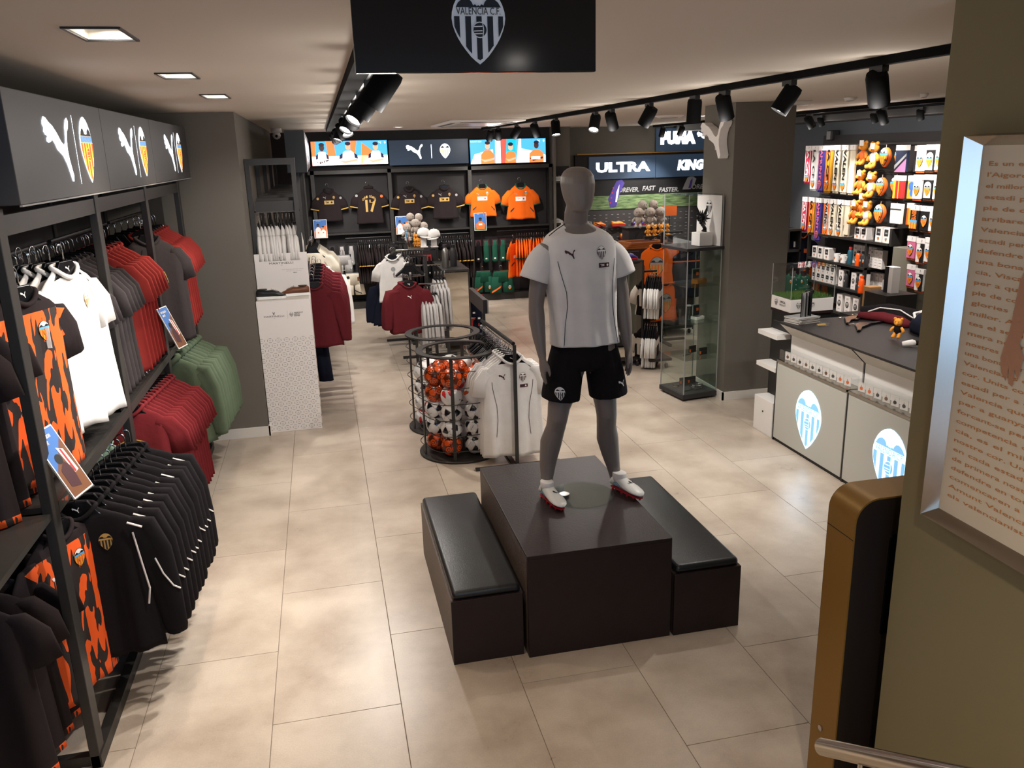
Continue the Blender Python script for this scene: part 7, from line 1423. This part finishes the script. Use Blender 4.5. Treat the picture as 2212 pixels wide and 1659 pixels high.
for i in range(4): pbox('%s plain bottle box from the left at the shelf end, second shelf' % ORD[i], 9.50-.085*i+.02, Z2+.0, .08, .235, x=6.90, kind='plain', grp='plain boxes on the second shelf') if i > 0 else None
for i, y in enumerate((10.6,10.49,10.38,10.27,10.16)):
    pbox('%s mug box from the left, lower line of the third shelf' % ORD[i], y, Z3, .10, .12, grp='mug boxes on the third shelf'); pbox('%s mug box from the left, upper line of the third shelf' % ORD[i], y, Z3+.121, .10, .12, grp='mug boxes on the third shelf')
for i, (k, y) in enumerate((('b',9.96),('d',9.86),('b',9.68),('d',9.60),('b',9.51))):
    if k == 'b': pbox('white bottle box with round badge, %s on the third shelf' % ORD[i], y, Z3, .10, .225, kind='bottle', grp='bottle boxes on the third shelf')
    else: bottle(['','tall black bottle on the third shelf','','slim black bottle on the third shelf'][i], 'p_dk', (6.85,y,Z3), .22, .032, 'bottles on the shelves', 'p_black', crest_bw(0,0,.03))
bottle('bright orange bottle at the front of the third shelf', 'bottle_orange', (6.76,9.405,Z3+.0), .225, .038, 'bottles on the shelves', 'bottle_orange', crest_bw(0,0,.03))
for i in range(3): pbox('%s plain bottle box from the left at the end of the third shelf' % ORD[i], 9.44-.0+.09*(1-i)-.0, Z3, .08, .24, x=7.0, kind='plain', grp='plain boxes on the third shelf')
for i in range(3): pbox('%s white bottle box low behind the counter' % ORD[i], 9.95-.18*i, .281, .12, .24, kind='bottle', grp='bottle boxes on the bottom shelf')
t = thing('product_box', 'tall black and white bottle box standing right of the carton', 'box', (6.4,8.35,.82)); M().box(-.05,.05,-.07,.07,0,.30,'white_card').build('carton', t, bevel=.002); M().box(-.0515,-.0505,.0,.07,0,.30,'p_black').build('dark_half', t); M().box(-.2,.2,-.2,.2,-.82,-.001,'steel_dark').build('box_stand', t)
# dark shelving, left of the scarves, seen right of the pillar
t = thing('wall_shelving', 'black shelving unit with red book, seen right of the grey pillar', 'shelf', (6.6,11.2,0)); o = t.location
for z in (.62,1.0,1.30): M().box(6.1,6.78,10.9,11.4,z,z+.03,'steel_dark').build('shelf_board', t, off=o)
M().box(6.1,6.12,10.9,11.4,0,1.30,'steel_dark').box(6.76,6.78,10.9,11.4,0,1.30,'steel_dark').build('side_board', t, off=o); M().box(6.12,6.76,11.38,11.4,0,1.30,'wall_black').build('back_panel', t, off=o)
M().box(6.57,6.59,10.9,11.0,1.03,1.3,'steel_dark').build('divider', t, off=o)
t = thing('red_notebook', 'red notebook with round silver badge leaning on a black box', 'book', (6.48,10.98,1.331), .2); M().box(-.09,.09,0,.02,0,.22,'p_red').xf(RX(-.25)).build('cover', t, bevel=.003); M().lathe([(.001,-.004),(.03,-.004),(.03,0),(.001,0)], (0,0,.1), 'p_silver', 16, axis='y').xf(TR(0,-.002,0) @ RX(-.25)).build('badge', t)
t = thing('black_gift_box', 'black box behind the red notebook', 'box', (6.55,11.12,1.331)); M().box(-.12,.12,-.06,.06,0,.15,'p_black').build('carton', t, bevel=.003); M().box(-.1,.06,.0,.004,.15,.26,'acrylic').build('clear_card', t)
nk = tee_proto('navy_jersey', 'navy jersey with orange patch hanging left of the mug boxes', 'jersey', garment(.30,.45,'short',.03,'f_navy',71,.006,n=20,sh=.12,neck=.05), 'f_orange', neck=.05, hw_=.24, badge=[('club_badge', crest_col(-.06,-.08,.07)), ('sponsor_patch', [(rect(.02,-.26,.10,-.2), 'p_orange', 1), (rect(-.13,-.18,-.07,-.1), 'p_white', 1)])]); nk.location = (6.86,10.98,1.36); nk.rotation_euler = (0,0,-.6)
dg = tee_proto('green_shirt', '', 'shirt', garment(.30,.42,'none',.03,'f_dkgreen',73,.006,n=20,sh=.13,neck=.05), None, hw_=.22, badge=[('club_badge', crest_col(-.04,-.12,.05)), ('dots', [(circ(.05,-.1-.07*i,.006,8), 'p_white', 1) for i in range(4)]), ('price_card', [(rect(-.03,-.06,.03,.01), 'p_silver', 2)])])
row(dg, lines((6.38,10.72,.86),(6.74,10.72,.84),3), lambda i: '%s dark green top from the left behind the clear counter box' % ORD[i], 'dark green tops behind the counter', rz=0)
ot4 = dup(ot, (6.98,10.82,.90), -.4, 'orange shirt hanging right of the dark green tops behind the counter'); 
t = thing('garment_rail', 'low rail carrying the dark green tops behind the counter', 'clothes rack', (6.6,10.72,0)); M().tube([(-.35,0,.865),(.42,0,.845)], .01, 'chrome', 8).build('hanging_rail', t); M().box(-.36,-.34,-.01,.01,0,.87,'steel_dark').box(.42,.44,-.01,.01,0,.86,'steel_dark').build('post', t)
